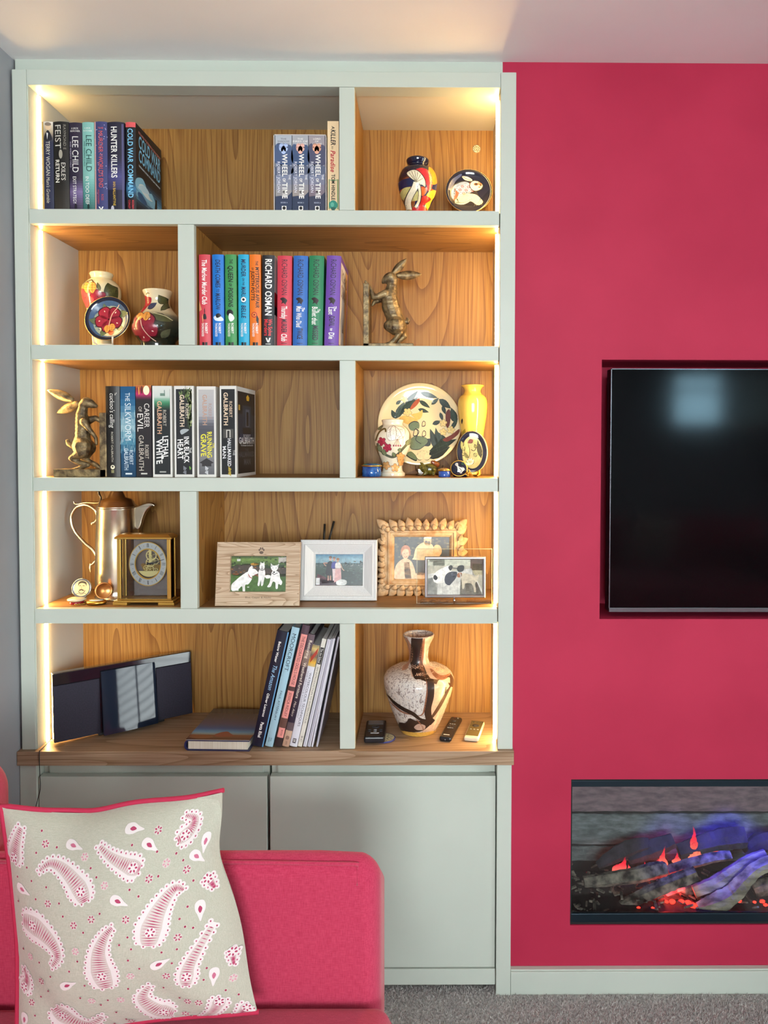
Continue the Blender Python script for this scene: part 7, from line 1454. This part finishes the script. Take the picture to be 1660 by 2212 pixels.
for i, (sp_, a_, b_) in enumerate(([[(622, 815), (570, 735), (470, 655), (370, 630), (300, 690)], 150, 40], [[(930, 650), (850, 625), (740, 575), (650, 510)], 125, 55], [[(1000, 1075), (1020, 960), (1070, 850), (1140, 775), (1195, 800)], 170, 40], [[(180, 1000), (300, 1010), (410, 1070), (455, 1150), (405, 1225)], 175, 45], [[(745, 1345), (722, 1220), (718, 1100), (755, 1000), (805, 940)], 175, 50], [[(1180, 1370), (1195, 1260), (1250, 1150), (1335, 1020)], 110, 70], [[(390, 1520), (470, 1610), (580, 1660), (690, 1570)], 190, 50], [[(1075, 1600), (990, 1550), (930, 1440), (985, 1345)], 180, 50], [[(105, 690), (120, 590), (150, 470)], 140, 75], [[(1110, 535), (1175, 490), (1185, 430), (1120, 400)], 110, 50], [[(1360, 1480), (1310, 1570), (1210, 1680)], 105, 70], [[(1500, 1565), (1450, 1620), (1390, 1690)], 100, 60], [[(150, 1450), (190, 1380), (160, 1310)], 110, 50], [[(1310, 760), (1335, 810), (1350, 840)], 70, 40], [[(1420, 1200), (1425, 1260), (1430, 1300)], 60, 30]))  : paisley(sp_, a_ * 1.08, b_ * 1.1, i)
for x, y, a in ((490, 522, .1), (955, 530, .5), (820, 805, .3), (180, 822, .1), (1045, 1200, -.5), (1268, 925, 1.5), (1328, 1330, 1.6), (505, 1330, -.5), (1250, 632, .6), (160, 1640, 1.6), (840, 445, 0), (1290, 560, 1.5)):
    A.L = 0; c_, s_ = math.cos(a), math.sin(a); T = lambda u, v: (x + u * c_ - v * s_, y + u * s_ + v * c_)
    A.blob([T(-48, 0), T(-36, -24), T(0, -28), T(35, -10), T(68, 6), T(30, 16), T(0, 26), T(-36, 22)], WH); A.L = 1; A.blob([T(-18, 0), T(0, -11), T(22, 2), T(0, 10)], PK if (x + y) % 2 else PL, 3)
for x, y in ((730, 722), (380, 852), (668, 906), (558, 950), (876, 905), (1074, 636), (1202, 690), (988, 702), (574, 1100), (240, 1206), (320, 1340), (885, 1266), (1080, 1285), (640, 1442), (808, 1442), (1174, 1486), (1236, 1496), (1152, 1052), (580, 572), (318, 535), (224, 1512), (1426, 1376), (820, 1662), (1138, 1608), (990, 460)):
    A.L = 0; A.ell(x, y, 25, 25, '#C4BBB2', 12); A.L = 1; c_ = PK if (x * 7 + y) % 3 else '#C98A9A'
    for q in range(6): a = q * math.pi / 3 + x; A.ell(x + 15 * math.cos(a), y + 15 * math.sin(a), 7, 4.5, c_, 8, a)
for x, y in ((270, 590), (215, 685), (255, 750), (362, 762), (292, 845), (455, 838), (485, 908), (718, 872), (630, 630), (674, 678), (884, 748), (940, 786), (622, 984), (888, 1006), (840, 1050), (906, 1080), (884, 1152), (940, 1216), (1066, 1124), (1145, 1122), (1115, 1204), (1164, 948), (1052, 1376), (862, 1358), (735, 1440), (688, 1478), (617, 1322), (530, 1230), (586, 1160), (398, 1286), (317, 1216), (365, 1396), (577, 1418), (295, 1462), (245, 1596), (762, 1552), (800, 1630), (720, 1676), (1132, 1460), (1292, 1276), (1274, 1345), (1240, 762), (1206, 892), (1008, 570), (1122, 596), (1174, 636), (1040, 696), (855, 524), (390, 545), (280, 470), (1190, 1000), (1230, 1018), (1450, 1486), (1385, 1440), (1160, 1640), (142, 906), (140, 762), (172, 1186)):
    A.L = 0; A.ell(x, y, 10, 10, '#C4BDB0', 8); A.L = 1; A.ell(x, y, 6.5, 7, '#96304E', 7)
A.emit('paisley_print', cb, lambda s, t, h: pillow(min(max(s, .004), .996), min(max(t, .004), .996), 1, h + .0007), printmat('printed_linen', .85), maxlen=.03, eps=2.5e-4)
